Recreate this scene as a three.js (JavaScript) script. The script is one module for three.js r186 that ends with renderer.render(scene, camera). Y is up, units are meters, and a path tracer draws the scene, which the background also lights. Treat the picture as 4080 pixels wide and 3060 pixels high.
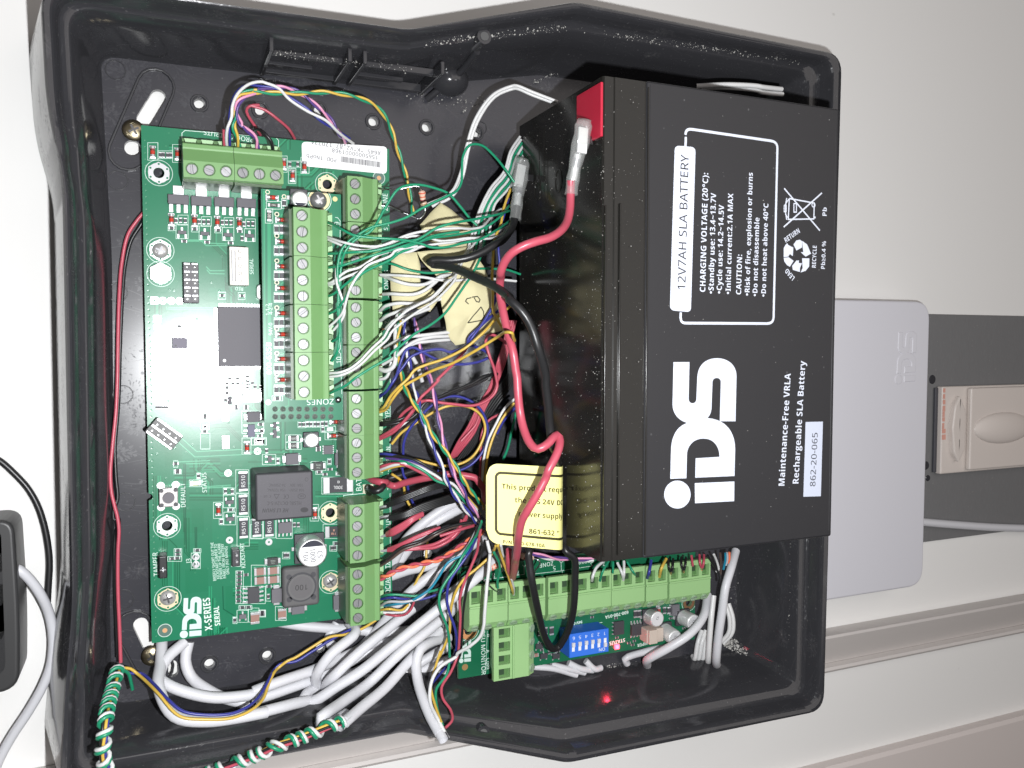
import * as THREE from 'three';
import { RoundedBoxGeometry } from 'three/addons/geometries/RoundedBoxGeometry.js';
import { mergeGeometries, mergeVertices, toCreasedNormals } from 'three/addons/utils/BufferGeometryUtils.js';
import { RectAreaLightUniformsLib } from 'three/addons/lights/RectAreaLightUniformsLib.js';

// ---------------------------------------------------------------- camera, light, exposure
const scene = new THREE.Scene();
scene.background = new THREE.Color(0.012, 0.011, 0.011);
const FOCAL = 3289.087, PCX = 2040, PCY = 1530, CAMZ = 308;      // the lens in pixels of the 4080 x 3060 picture; the camera stands 308 mm off the wall
const camera = new THREE.PerspectiveCamera(2 * Math.atan(PCY / FOCAL) * 180 / Math.PI, 4 / 3, 0.01, 20);
const YAW = THREE.MathUtils.degToRad(23.270493), PITCH = THREE.MathUtils.degToRad(-2.691044);
const V3 = (x, y, z) => new THREE.Vector3(x, y, z);
const cyaw = Math.cos(YAW), syaw = Math.sin(YAW), cpit = Math.cos(PITCH), spit = Math.sin(PITCH);
const camRight = V3(cyaw, 0, syaw), camDown = V3(syaw * spit, -cpit, -cyaw * spit), camFwd = V3(syaw * cpit, spit, -cyaw * cpit);
camera.position.set(0, 0, CAMZ / 1000);
camera.quaternion.setFromRotationMatrix(new THREE.Matrix4().makeBasis(camRight, camDown.clone().negate(), camFwd.clone().negate()));
camera.updateMatrixWorld(true);
const renderer = new THREE.WebGLRenderer({ antialias: true });
renderer.toneMapping = THREE.LinearToneMapping;
renderer.toneMappingExposure = 1;
renderer.shadowMap.enabled = true;
RectAreaLightUniformsLib.init();
// the phone's flash, beside and below the lens
const flash = new THREE.PointLight(new THREE.Color(0.97, 0.985, 1.0), 0.395);
flash.name = 'phone_flash'; flash.position.set(0.0254, -0.0160, 0.308); flash.castShadow = true; flash.shadow.radius = 0.13;
scene.add(flash);
// the room's own dim warm lamp light
const roomLight = new THREE.RectAreaLight(new THREE.Color(1.0, 0.93, 0.89), 1.2, 1.3, 1.3);
roomLight.name = 'room_light'; roomLight.position.set(0.6, 0.25, 1.15); roomLight.lookAt(0.16, 0, 0);
scene.add(roomLight);

// ---------------------------------------------------------------- helpers
const K = 0.001;
let seed = 7;
const rnd = () => { seed = (seed * 1664525 + 1013904223) >>> 0; return seed / 4294967296; };
const rr = (a, b) => a + (b - a) * rnd();
const V = (x, y, z) => new THREE.Vector3(x, y, z);
// the point (mm) at height z over the wall that the picture shows at pixel (px, py)
function at(px, py, z) {
  const d = V(0, 0, 0).addScaledVector(camRight, (px - PCX) / FOCAL).addScaledVector(camDown, (py - PCY) / FOCAL).add(camFwd);
  return d.multiplyScalar((z - CAMZ) / d.z).setZ(z);
}
// where close-up views of the picture lie in it: x, y, scale
const VIEW = { a: [0, 0, 2.011], b: [1000, 0, 2.011], c: [2000, 0, 2.011], d: [2980, 0, 2.011], e: [500, 500, 3.95], f: [1000, 680, 3.95], g: [1500, 680, 3.95], h: [2000, 680, 3.95],
  i: [500, 900, 3.95], j: [1000, 1100, 3.95], k: [1500, 1100, 3.95], l: [2000, 1100, 3.95], m: [500, 1300, 3.95], n: [1000, 1500, 3.95], o: [1500, 1500, 3.95], p: [2000, 1500, 3.95],
  q: [500, 1700, 3.95], r: [1000, 1900, 3.95], s: [1500, 1900, 3.95], t: [1900, 1800, 3.95], u: [500, 2100, 3.95], v: [1000, 2200, 3.95], w: [1500, 2200, 3.95], x: [2000, 2200, 3.95],
  A: [0, 1750, 3.687], B: [0, 2200, 1.929], C: [1000, 2400, 2.5136], D: [1700, 2300, 2.765], E: [2300, 2100, 3.16], F: [2500, 500, 2.458], G: [2500, 1300, 2.212], H: [3200, 1100, 2.5136], I: [2300, 2500, 2.011], Z: [0, 0, 1] };
const vp = (v, x, y) => [VIEW[v][0] + x / VIEW[v][2], VIEW[v][1] + y / VIEW[v][2]];

const col = (r, g, b) => new THREE.Color().setRGB(r, g, b);
function std(color, roughness = 0.5, more = {}) { return new THREE.MeshPhysicalMaterial({ color: Array.isArray(color) ? col(...color) : color, roughness, ...more }); }
function canvasTex(w, h, draw, srgb = true) {
  const c = document.createElement('canvas'); c.width = w; c.height = h;
  const g = c.getContext('2d'); draw(g, w, h);
  const t = new THREE.CanvasTexture(c); if (srgb) t.colorSpace = THREE.SRGBColorSpace;
  t.anisotropy = 8; return t;
}
const names = {};
function numbered(n) { const k = names[n] = (names[n] ?? -1) + 1; return k ? n + '_' + String(k).padStart(3, '0') : n; }
function tag(o, label, category, group, kind) {
  if (label) o.userData.label = label;
  if (category) o.userData.category = category;
  if (group) o.userData.group = group;
  if (kind) o.userData.kind = kind;
  return o;
}
// a thing: a Group at its base (mm)
function thing(name, label, category, p, group) {
  const o = new THREE.Group(); o.name = numbered(name); o.position.copy(p).multiplyScalar(K); scene.add(o);
  return tag(o, label, category, group);
}
function mesh(name, geo, mat, parent) {
  const m = new THREE.Mesh(geo, mat); m.name = parent ? name : numbered(name); m.castShadow = m.receiveShadow = true;
  (parent ?? scene).add(m); return m;
}
// put a part of parent (unturned) at the world point p (mm)
function part(name, geo, mat, parent, p) {
  const m = mesh(name, geo, mat, parent), o = V(0, 0, 0);
  for (let a = parent; a && a !== scene; a = a.parent) o.add(a.position);
  m.position.copy(p).multiplyScalar(K).sub(o); return m;
}
// geometries, given in mm
const box = (w, h, d, r = 0) => r > 0 ? new RoundedBoxGeometry(w * K, h * K, d * K, 2, r * K) : new THREE.BoxGeometry(w * K, h * K, d * K);
const boxAt = (x0, x1, y0, y1, z0, z1, r = 0) => box(x1 - x0, y1 - y0, z1 - z0, r).translate((x0 + x1) / 2 * K, (y0 + y1) / 2 * K, (z0 + z1) / 2 * K);
const cyl = (r0, r1, h, n = 24) => new THREE.CylinderGeometry(r1 * K, r0 * K, h * K, n).rotateX(Math.PI / 2);   // stands on its middle, axis z
const merge = (list) => mergeGeometries(list.map((q) => { const n = q.index ? q.toNonIndexed() : q.clone(); for (const k of Object.keys(n.attributes)) if (!['position', 'normal', 'uv'].includes(k)) n.deleteAttribute(k); return n; }));
function shapeOf(pts) { return new THREE.Shape(pts.map(([x, y]) => new THREE.Vector2(x, y))); }
function roundPts(pts, radius, n = 5) {                                                    // polygon corners rounded off
  const out = [], N = pts.length;
  pts.forEach((p, i) => {
    const r = Array.isArray(radius) ? radius[i] : radius, a = pts[(i + N - 1) % N], b = pts[(i + 1) % N];
    const la = Math.hypot(a[0] - p[0], a[1] - p[1]), lb = Math.hypot(b[0] - p[0], b[1] - p[1]), t = Math.min(r, la * 0.49, lb * 0.49);
    const s = [p[0] + (a[0] - p[0]) / la * t, p[1] + (a[1] - p[1]) / la * t], e = [p[0] + (b[0] - p[0]) / lb * t, p[1] + (b[1] - p[1]) / lb * t];
    for (let k = 0; k <= n; k++) { const u = k / n, v = 1 - u; out.push([v * v * s[0] + 2 * u * v * p[0] + u * u * e[0], v * v * s[1] + 2 * u * v * p[1] + u * u * e[1]]); }
  });
  return out;
}
function holePath(cx, cy, r, n = 20) { const h = new THREE.Path(); for (let i = 0; i <= n; i++) { const a = -i / n * Math.PI * 2; i ? h.lineTo(cx + Math.cos(a) * r, cy + Math.sin(a) * r) : h.moveTo(cx + r, cy); } return h; }
function polyHole(pts) { const h = new THREE.Path(); pts.forEach(([x, y], i) => i ? h.lineTo(x, y) : h.moveTo(x, y)); h.closePath(); return h; }
function extrude(shape, depth, bevel = 0, seg = 1) {
  const q = new THREE.ExtrudeGeometry(shape, { depth, curveSegments: 8, bevelEnabled: bevel > 0, bevelThickness: bevel, bevelSize: bevel, bevelOffset: -bevel, bevelSegments: seg });
  return q.scale(K, K, K);
}
// a planar uv in metres / size on an extruded sheet
function planarUV(geo, x0, y0, w, h) {
  const p = geo.attributes.position, uv = geo.attributes.uv;
  for (let i = 0; i < p.count; i++) uv.setXY(i, (p.getX(i) / K - x0) / w, (p.getY(i) / K - y0) / h);
  return geo;
}
class Pts extends THREE.Curve {
  constructor(pts) { super(); this.c = new THREE.CatmullRomCurve3(pts, false, 'centripetal'); }
  getPoint(t, o) { return this.c.getPoint(t, o); }
}
// "f:10,20,30 40,50 g:..." -> points (mm); z is carried on evenly between the points that give it
function route(text) {
  let view = 'Z'; const q = [];
  for (let tok of text.trim().split(/\s+/)) {
    if (tok[1] === ':') { view = tok[0]; tok = tok.slice(2); }
    const [x, y, z] = tok.split(',').map(Number), [px, py] = vp(view, x, y);
    q.push({ px, py, z: Number.isFinite(z) ? z : null });
  }
  const len = [0]; for (let i = 1; i < q.length; i++) len.push(len[i - 1] + Math.hypot(q[i].px - q[i - 1].px, q[i].py - q[i - 1].py));
  for (let i = 0; i < q.length; i++) if (q[i].z === null) {
    let a = i; while (a >= 0 && q[a].z === null) a--;
    let b = i; while (b < q.length && q[b].z === null) b++;
    q[i].zz = a < 0 ? q[b].z : b >= q.length ? q[a].z : q[a].z + (q[b].z - q[a].z) * (len[i] - len[a]) / (len[b] - len[a]);
  } else q[i].zz = q[i].z;
  return q.map((s) => at(s.px, s.py, s.zz));
}
function tube(pts, r, base, sides = 8, cap = true) {
  const rel = pts.map((p) => p.clone().sub(base).multiplyScalar(K)), c = new THREE.CatmullRomCurve3(rel, false, 'centripetal');
  const n = Math.max(8, Math.min(220, Math.round(c.getLength() / K / Math.max(1.1, r * 1.1))));
  const g = new THREE.TubeGeometry(c, n, r * K, sides, false);
  if (!cap) return g;
  const list = [g], f = c.computeFrenetFrames(1);
  for (const [u, s] of [[0, -1], [1, 1]]) {
    const d = new THREE.CircleGeometry(r * K, sides), p = c.getPoint(u), t = c.getTangent(u).multiplyScalar(s);
    d.applyQuaternion(new THREE.Quaternion().setFromUnitVectors(V(0, 0, 1), t)).translate(p.x, p.y, p.z); list.push(d);
  }
  return merge(list);
}
// ---------------------------------------------------------------- textures and materials
function speckle(g, w, h, n, size, shade, alpha) {
  for (let i = 0; i < n; i++) { const s = size * (0.5 + rnd() ** 3 * 3); g.fillStyle = `rgba(${shade},${alpha * rr(0.3, 1)})`; g.beginPath(); g.ellipse(rnd() * w, rnd() * h, s, s * rr(0.4, 1), rnd() * 3, 0, 7); g.fill(); }
}
function streaks(g, w, h, n, len, ang, spread, shade, alpha) {
  for (let i = 0; i < n; i++) { const a = ang + rr(-spread, spread), l = len * rr(0.2, 1), x = rnd() * w, y = rnd() * h; g.strokeStyle = `rgba(${shade},${alpha * rr(0.2, 1)})`; g.lineWidth = rr(0.4, 1.6);
    g.beginPath(); g.moveTo(x, y); g.quadraticCurveTo(x + Math.cos(a) * l / 2 + rr(-3, 3), y + Math.sin(a) * l / 2 + rr(-3, 3), x + Math.cos(a) * l, y + Math.sin(a) * l); g.stroke(); }
}
function dustPatches(g, w, h, n, R, shade, alpha) {
  for (let i = 0; i < n; i++) { const x = rnd() * w, y = rnd() * h, q = R * rr(0.4, 1), k = 60 + rnd() * 120;
    for (let j = 0; j < k; j++) { const a = rnd() * 6.3, d = q * rnd() ** 0.6, s = rr(0.8, 4); g.fillStyle = `rgba(${shade},${alpha * rr(0.15, 1)})`; g.beginPath(); g.ellipse(x + Math.cos(a) * d * 1.6, y + Math.sin(a) * d, s * rr(1, 2.5), s * 0.7, a, 0, 7); g.fill(); } }
}
const REP = THREE.RepeatWrapping;
function tiled(t, x, y) { t.wrapS = t.wrapT = REP; t.repeat.set(x, y); return t; }
const dusty = (base, amount, light = '150,148,146') => canvasTex(1024, 1024, (g, w, h) => {
  g.fillStyle = base; g.fillRect(0, 0, w, h);
  streaks(g, w, h, 240 * amount, 70, 0.15, 0.5, light, 0.16); streaks(g, w, h, 60 * amount, 45, 1.3, 0.6, light, 0.18);
  speckle(g, w, h, 700 * amount, 1.1, light, 0.35); dustPatches(g, w, h, 7 * amount, 40, light, 0.09);
});
const roughTex = (lo, hi) => canvasTex(1024, 1024, (g, w, h) => {
  const c = (v) => { const s = Math.round(v * 255); return `${s},${s},${s}`; };
  g.fillStyle = `rgb(${c(lo)})`; g.fillRect(0, 0, w, h);
  streaks(g, w, h, 500, 120, 0.1, 0.35, c(hi), 0.5); speckle(g, w, h, 900, 1.6, c(hi), 0.7); dustPatches(g, w, h, 40, 60, c(hi), 0.5);
}, false);
const plasticRough = tiled(roughTex(0.24, 0.55), 9, 9), rimRough = tiled(roughTex(0.14, 0.42), 9, 9);
const BLACKMAP = tiled(dusty('rgb(55,55,60)', 1.6), 9, 9), WALLMAP = tiled(dusty('rgb(50,50,53)', 2.2), 9, 9), BATMAP = tiled(dusty('rgb(39,39,42)', 0.55), 12, 12), LIDMAP = tiled(dusty('rgb(33,32,30)', 1.5), 14, 14);
const M = {
  floor: std([1, 1, 1], 1, { map: BLACKMAP, roughnessMap: plasticRough }), side: std([1, 1, 1], 1, { map: WALLMAP, roughnessMap: rimRough }),
  rib: std([0.03, 0.03, 0.034], 0.4), battery: std([1, 1, 1], 0.42, { map: BATMAP }), batteryLid: std([1, 1, 1], 0.17, { map: LIDMAP, specularIntensity: 0.7 }),
  wall: std([0.78, 0.775, 0.765], 0.85), trunk: std([0.56, 0.525, 0.505], 0.6), plate: std([0.62, 0.615, 0.66], 0.5), metalPlate: std([0.13, 0.13, 0.135], 0.7), socket: std([0.62, 0.56, 0.52], 0.4),
  green: std([0.165, 0.325, 0.125], 0.4), greenDark: std([0.085, 0.185, 0.06], 0.45), greenLight: std([0.3, 0.5, 0.26], 0.45), hole: std([0.02, 0.05, 0.02], 0.6), clearSide: std([0.075, 0.115, 0.065], 0.35),
  steel: std([0.5, 0.5, 0.52], 0.3, { metalness: 1 }), screw: std([0.27, 0.27, 0.28], 0.42, { metalness: 0.55 }), darkSteel: std([0.2, 0.2, 0.21], 0.3, { metalness: 1 }), brass: std([0.42, 0.36, 0.24], 0.32, { metalness: 1 }), tin: std([0.6, 0.6, 0.62], 0.32, { metalness: 0.6 }), gold: std([0.72, 0.62, 0.42], 0.4, { metalness: 0.3 }), silver: std([0.8, 0.8, 0.8], 0.35, { metalness: 0.4 }),
  chip: std([0.045, 0.045, 0.052], 0.5), chipGrey: std([0.13, 0.125, 0.14], 0.65), ceramic: std([0.3, 0.17, 0.14], 0.45), glassRed: std([0.5, 0.05, 0.03], 0.12), copper: std([0.72, 0.4, 0.26], 0.35, { metalness: 0.9 }),
  white: std([0.6, 0.6, 0.63], 0.42), cream: std([0.75, 0.72, 0.66], 0.45), ivory: std([0.5, 0.42, 0.36], 0.5), blackRubber: std([0.014, 0.014, 0.014], 0.4), blue: std([0.02, 0.13, 0.6], 0.4), red: std([0.5, 0.02, 0.06], 0.4),
  tape: std([0.6, 0.61, 0.38], 0.8), clear: std([0.86, 0.87, 0.86], 0.16, { transmission: 0.86, thickness: 0, ior: 1.45 }), devBlack: std([0.035, 0.035, 0.036], 0.45), resistorBody: std([0.7, 0.48, 0.38], 0.35), capTop: std([0.85, 0.85, 0.86], 0.42, { metalness: 0.5 }), board: null,
};
const WIRE = { green: [0.016, 0.25, 0.13], white: [0.63, 0.63, 0.63], red: [0.45, 0.075, 0.11], yellow: [0.6, 0.4, 0.07], blue: [0.035, 0.04, 0.25], black: [0.016, 0.016, 0.017], pink: [0.66, 0.28, 0.44], purple: [0.085, 0.045, 0.2], grey: [0.45, 0.45, 0.47], teal: [0.02, 0.22, 0.34], orange: [0.8, 0.2, 0.1], brown: [0.09, 0.06, 0.05], steel: [0.6, 0.6, 0.6] };
const WMAT = Object.fromEntries(Object.entries(WIRE).map(([k, c]) => [k, std(c, 0.36, k === 'steel' ? { metalness: 1, roughness: 0.25 } : {})]));

// ---------------------------------------------------------------- wall and what runs over it
{
  const bump = tiled(canvasTex(512, 512, (g, w, h) => { g.fillStyle = '#808080'; g.fillRect(0, 0, w, h); speckle(g, w, h, 5000, 2.4, '150,150,150', 0.3); speckle(g, w, h, 5000, 2.4, '105,105,105', 0.3); }, false), 14, 14);
  const map = tiled(canvasTex(1024, 1024, (g, w, h) => { g.fillStyle = 'rgb(228,227,225)'; g.fillRect(0, 0, w, h); speckle(g, w, h, 26, 1.0, '150,145,140', 0.35);  }), 2.5, 2.5);
  M.wall = std([1, 1, 1], 0.85, { map, bumpMap: bump, bumpScale: 0.00012 });
  const w = mesh('wall', new THREE.BoxGeometry(1.7, 1.4, 0.02).translate(0.25, 0, -0.01), M.wall);
  tag(w, 'white painted plaster wall behind the open black box', 'wall', null, 'structure');
}
function strip(name, label, pts, x0, x1, mat) {                            // a moulding along x: pts are (y, z)
  const s = shapeOf(pts.map(([y, z]) => [-z, -y])), q = new THREE.ExtrudeGeometry(s, { depth: x1 - x0, bevelEnabled: false }).scale(K, K, K).rotateY(Math.PI / 2);
  const t = thing(name, label, 'trunking', V(x0, 0, 0)); mesh('strip', q, mat, t); return t;
}
{
  const t = strip('cable_trunking', 'beige trunking with a pale raised rib running behind the box', [[156.2, 0.05], [156.3, 2.8], [157, 5.8], [158.3, 6.4], [159.6, 5.4], [161, 0.05]], -150, 560, M.trunk);
  for (const [x0, x1] of [[-150, 98], [263, 560]]) { const q = new THREE.ExtrudeGeometry(shapeOf([[139.8, 0.05], [139.8, 9], [141, 9.4], [156.15, 2.6], [156.15, 0.05]].map(([y, z]) => [-z, -y])), { depth: x1 - x0, bevelEnabled: false }).scale(K, K, K).rotateY(Math.PI / 2); part('channel', q, M.trunk, t, V(x0, 0, 0)); }
}
strip('wide_moulding', 'pale beige wide moulding under the trunking at the lower right', [[207, 0.05], [207, 5], [209, 6], [300, 1], [300, 0.05]], -150, 560, std([0.64, 0.58, 0.555], 0.7));
{ // metal plate, adapter, cover plate and cable at the right
  const t = thing('metal_plate', 'dull grey metal plate on the wall behind the white cover', 'metal plate', V(400, -43, 0));
  const map = tiled(canvasTex(512, 512, (g, w, h) => { g.fillStyle = 'rgb(112,112,113)'; g.fillRect(0, 0, w, h); streaks(g, w, h, 500, 60, 1.57, 0.2, '150,149,148', 0.3); streaks(g, w, h, 300, 60, 1.57, 0.2, '80,80,81', 0.3); speckle(g, w, h, 30, 2, '160,155,150', 0.4); }), 4, 4);
  part('plate', boxAt(-70, 110, -59.5, 59, 0.1, 1.8, 0.3), std([1, 1, 1], 0.62, { map, metalness: 0.15 }), t, V(400, -43, 0));
  for (const [x, y, r] of [[3715, 1512, 2.6], [3690, 1855, 2.4], [3697, 1905, 1.8]]) { const p = at(x, y, 1.85); part('dent', cyl(r, r * 0.8, 0.4, 14), std([0.03, 0.03, 0.035], 0.25), t, p); }
  const a = thing('adapter_block', 'cream plastic adapter with embossed pointed panel and red marks', 'adapter', V(395, -45, 0));
  const b0 = [379.5, -67.5], aMap = canvasTex(512, 512, (g, w, h) => { g.fillStyle = 'rgb(206,197,190)'; g.fillRect(0, 0, w, h); });
  part('body', boxAt(371.6, 470, -66.8, -21.3, 1.9, 5.5, 0.8), M.socket, a, V(0, 0, 0));
  part('step', boxAt(389.5, 470, -65.4, -22.3, 5.52, 8.2, 0.9), M.socket, a, V(0, 0, 0));
  const hex = roundPts([[376.3, -43], [378, -31], [381.5, -26], [386, -34], [386.2, -54], [381.5, -61], [378, -56]], 1.2);
  part('pointed_panel', extrude(shapeOf(hex), 2.0, 0.9, 3).translate(0, 0, 5.3 * K), M.socket, a, V(0, 0, 0));
  part('bulge', new THREE.SphereGeometry(0.014, 24, 12).scale(1.6, 0.6, 0.25).translate(0.414, -0.044, 0.008), M.socket, a, V(0, 0, 0));
  const redMark = std([0.6, 0.3, 0.24], 0.7); seed = 21;
  for (let i = 0; i < 9; i++) { const y = -22.2 - i * 3.0, ww = rr(1.3, 2.9), hh = rr(2.0, 3.05); part('red_mark', boxAt(371.9, 371.9 + ww, y - hh, y, 5.51, 5.56), redMark, a, V(0, 0, 0)); }
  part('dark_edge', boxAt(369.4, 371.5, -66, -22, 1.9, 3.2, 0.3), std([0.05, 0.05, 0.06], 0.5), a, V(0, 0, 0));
  const c = thing('white_cable', 'thick pale cable crossing the bottom of the grey metal plate', 'cable', at(3660, 2075, 4));
  part('sheath', tube(route('Z:3600,2070,4 3660,2078,4 3800,2090 3950,2100 4120,2106,4'), 2.1, at(3660, 2075, 4), 12), M.white, c, at(3660, 2075, 4));
}
// the logo's outline in the view G, read with its letters' foot to the right
const LOGO = 'M377,1345 L383,1110 C383,960 440,880 525,852 C450,830 397,770 397,690 L405,315 L547,315 L540,640 C540,690 607,690 607,640 L615,450 C620,340 690,280 795,280 C900,285 962,350 962,440 L953,838 L813,838 L822,490 C822,445 752,445 750,490 L742,700 C742,750 730,785 705,808 C870,820 948,930 950,1080 L944,1320 L597,1335 L600,1163 L810,1150 C810,1060 760,990 670,990 C570,990 525,1070 525,1130 L520,1340 Z';
function logoShapes() {                                                    // outlines as lists of points in view G
  const nums = LOGO.match(/[A-Z]|[-\d.]+/g); let i = 0, p = [0, 0]; const out = [];
  const n2 = () => [+nums[i++], +nums[i++]];
  while (i < nums.length) {
    const c = nums[i++];
    if (c === 'M' || c === 'L') { p = n2(); out.push(p); }
    else if (c === 'C') { const a = n2(), b = n2(), e = n2(); for (let k = 1; k <= 10; k++) { const t = k / 10, u = 1 - t; out.push([0, 1].map((d) => u ** 3 * p[d] + 3 * u * u * t * a[d] + 3 * u * t * t * b[d] + t ** 3 * e[d])); } p = e; }
  }
  const dot = []; for (let k = 0; k < 32; k++) dot.push([440 + Math.cos(k / 16 * Math.PI) * 117, 1483 + Math.sin(k / 16 * Math.PI) * 124]);
  return [out, dot, [[593, 1382], [943, 1367], [941, 1542], [595, 1560]]];
}
const LOGOS = logoShapes(), logoUnit = ([x, y]) => [(x - 325) / 637, (1610 - y) / 1330];   // 0..1 across the letters' height and along the word
{
  // white cover plate with the embossed emblem
  const z = 14, t = thing('cover_plate', 'white rounded plastic cover with embossed emblem beside the black box', 'cover plate', V(300, -50, 0));
  const T = at(3400, 1197, z), R = at(3688, 1700, z), Bt = at(3500, 2357, z);
  const out = roundPts([[264, T.y], [R.x, T.y + 0.4], [R.x - 0.5, Bt.y], [264, Bt.y]], [2, 9.5, 9.5, 2], 8);
  part('cover', extrude(shapeOf(out), z, 1.1, 4), M.plate, t, V(0, 0, 0));
  const e0 = at(3538, 1300, z), e1 = at(3666, 1553, z);
  const frame = shapeOf([[e0.x, e0.y], [e1.x, e0.y], [e1.x, e1.y], [e0.x, e1.y]]); frame.holes.push(polyHole([[e0.x + 0.35, e0.y - 0.35], [e0.x + 0.35, e1.y + 0.35], [e1.x - 0.35, e1.y + 0.35], [e1.x - 0.35, e0.y - 0.35]]));
  part('panel_border', extrude(frame, 0.3, 0).translate(0, 0, z * K), M.plate, t, V(0, 0, 0));
  const q = [at(3556, 1533, z), at(3642, 1533, z), at(3642, 1317, z), at(3556, 1317, z)];
  for (const s of LOGOS) part('emblem', extrude(shapeOf(s.map((p) => { const [a, b] = logoUnit(p); return [q[0].x + (q[1].x - q[0].x) * a, q[0].y + (q[3].y - q[0].y) * b]; })), 0.9, 0.55, 3).translate(0, 0, (z - 0.1) * K), M.plate, t, V(0, 0, 0));
}
{ // device and cables at the left
  const t = thing('black_device', 'black rounded plastic device cut off by the left edge', 'device', V(-60, -84, 0));
  const a = at(72, 2300, 16), tp = at(20, 2068, 16), bt = at(20, 2755, 16);
  part('housing', extrude(shapeOf(roundPts([[-130, tp.y], [a.x - 0.6, tp.y], [a.x + 0.3, -84], [a.x - 0.4, bt.y], [-130, bt.y]], [2, 4.5, 20, 6, 2], 6)), 16, 1.2, 4), M.devBlack, t, V(0, 0, 0));
  part('bezel', extrude(shapeOf(roundPts([[-130, tp.y - 2.5], [a.x - 3.6, tp.y - 2.5], [a.x - 3.4, bt.y + 5], [-130, bt.y + 5]], [2, 3, 5, 2], 6)), 0.8, 0.4, 2).translate(0, 0, 16 * K), std([0.02, 0.02, 0.022], 0.35), t, V(0, 0, 0));
  for (const [n, l, m, r, p] of [['black_cable', 'thin black cable curving down the wall left of the box', WMAT.black, 1.05, 'Z:-25,1822,2 5,1840,2 55,1885 110,1945 150,2015 175,2090 192,2180 197,2250 193,2330 188,2420,2'],
    ['white_cable', 'white sheathed cable looping from the black device to the lower left', M.white, 1.55, 'Z:52,2262,12 80,2273,12 120,2310,11 165,2375,9 197,2450,6 211,2530,5 211,2590 200,2660 165,2745 110,2840 50,2930 5,3010 -30,3090,5']]) {
    const pts = route(p), c = thing(n, l, 'cable', pts[0]); part('sheath', tube(pts, r, pts[0], 12), m, c, pts[0]);
  }
  for (const [c, p] of [['red', 'B:45,132,15 90,128,14 140,132,12'], ['white', 'B:45,140,14 90,140,14 140,140,12'], ['green', 'B:45,172,14 85,165,14 135,150,12'], ['blue', 'B:55,195,13 85,180,13 130,160,12']]) { const pts = route(p), w = thing('insulated_wire', `short ${c} wire leaving the white cable into the black device`, 'wire', pts[0]); part('insulation', tube(pts, 0.55, pts[0]), WMAT[c], w, pts[0]); }
}

// ---------------------------------------------------------------- the open black box
// base and rim corners (mm, y up), in the same order: left bay, then the flared battery bay
const BASE = [[-15, 94], [79, 95], [143, 108], [243, 108], [243, -139.5], [142, -137], [79, -121], [-16, -121], [-16, -85], [-14, -60], [-13, 30], [-14, 60]];
const RIM = [[-28, 101], [77, 102.8], [138, 121.5], [262.5, 120], [259, -156], [136, -154], [74, -130.5], [-28.5, -130], [-26.5, -97], [-24.2, -76], [-23.6, 48], [-27, 66]];
const SKIRT = RIM.map((p, i) => [{ 0: -36, 7: -37, 8: -33.8, 9: -30.8, 10: -30.2, 11: -34.8 }[i] ?? p[0], p[1]]);
const CORNER = [9, 3, 3, 8, 8, 3, 3, 6, 14, 14, 14, 14];
const enclosure = thing('alarm_enclosure', 'open black plastic enclosure holding the boards and battery, screwed to the wall', 'enclosure', V(110, -15, 0));
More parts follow.
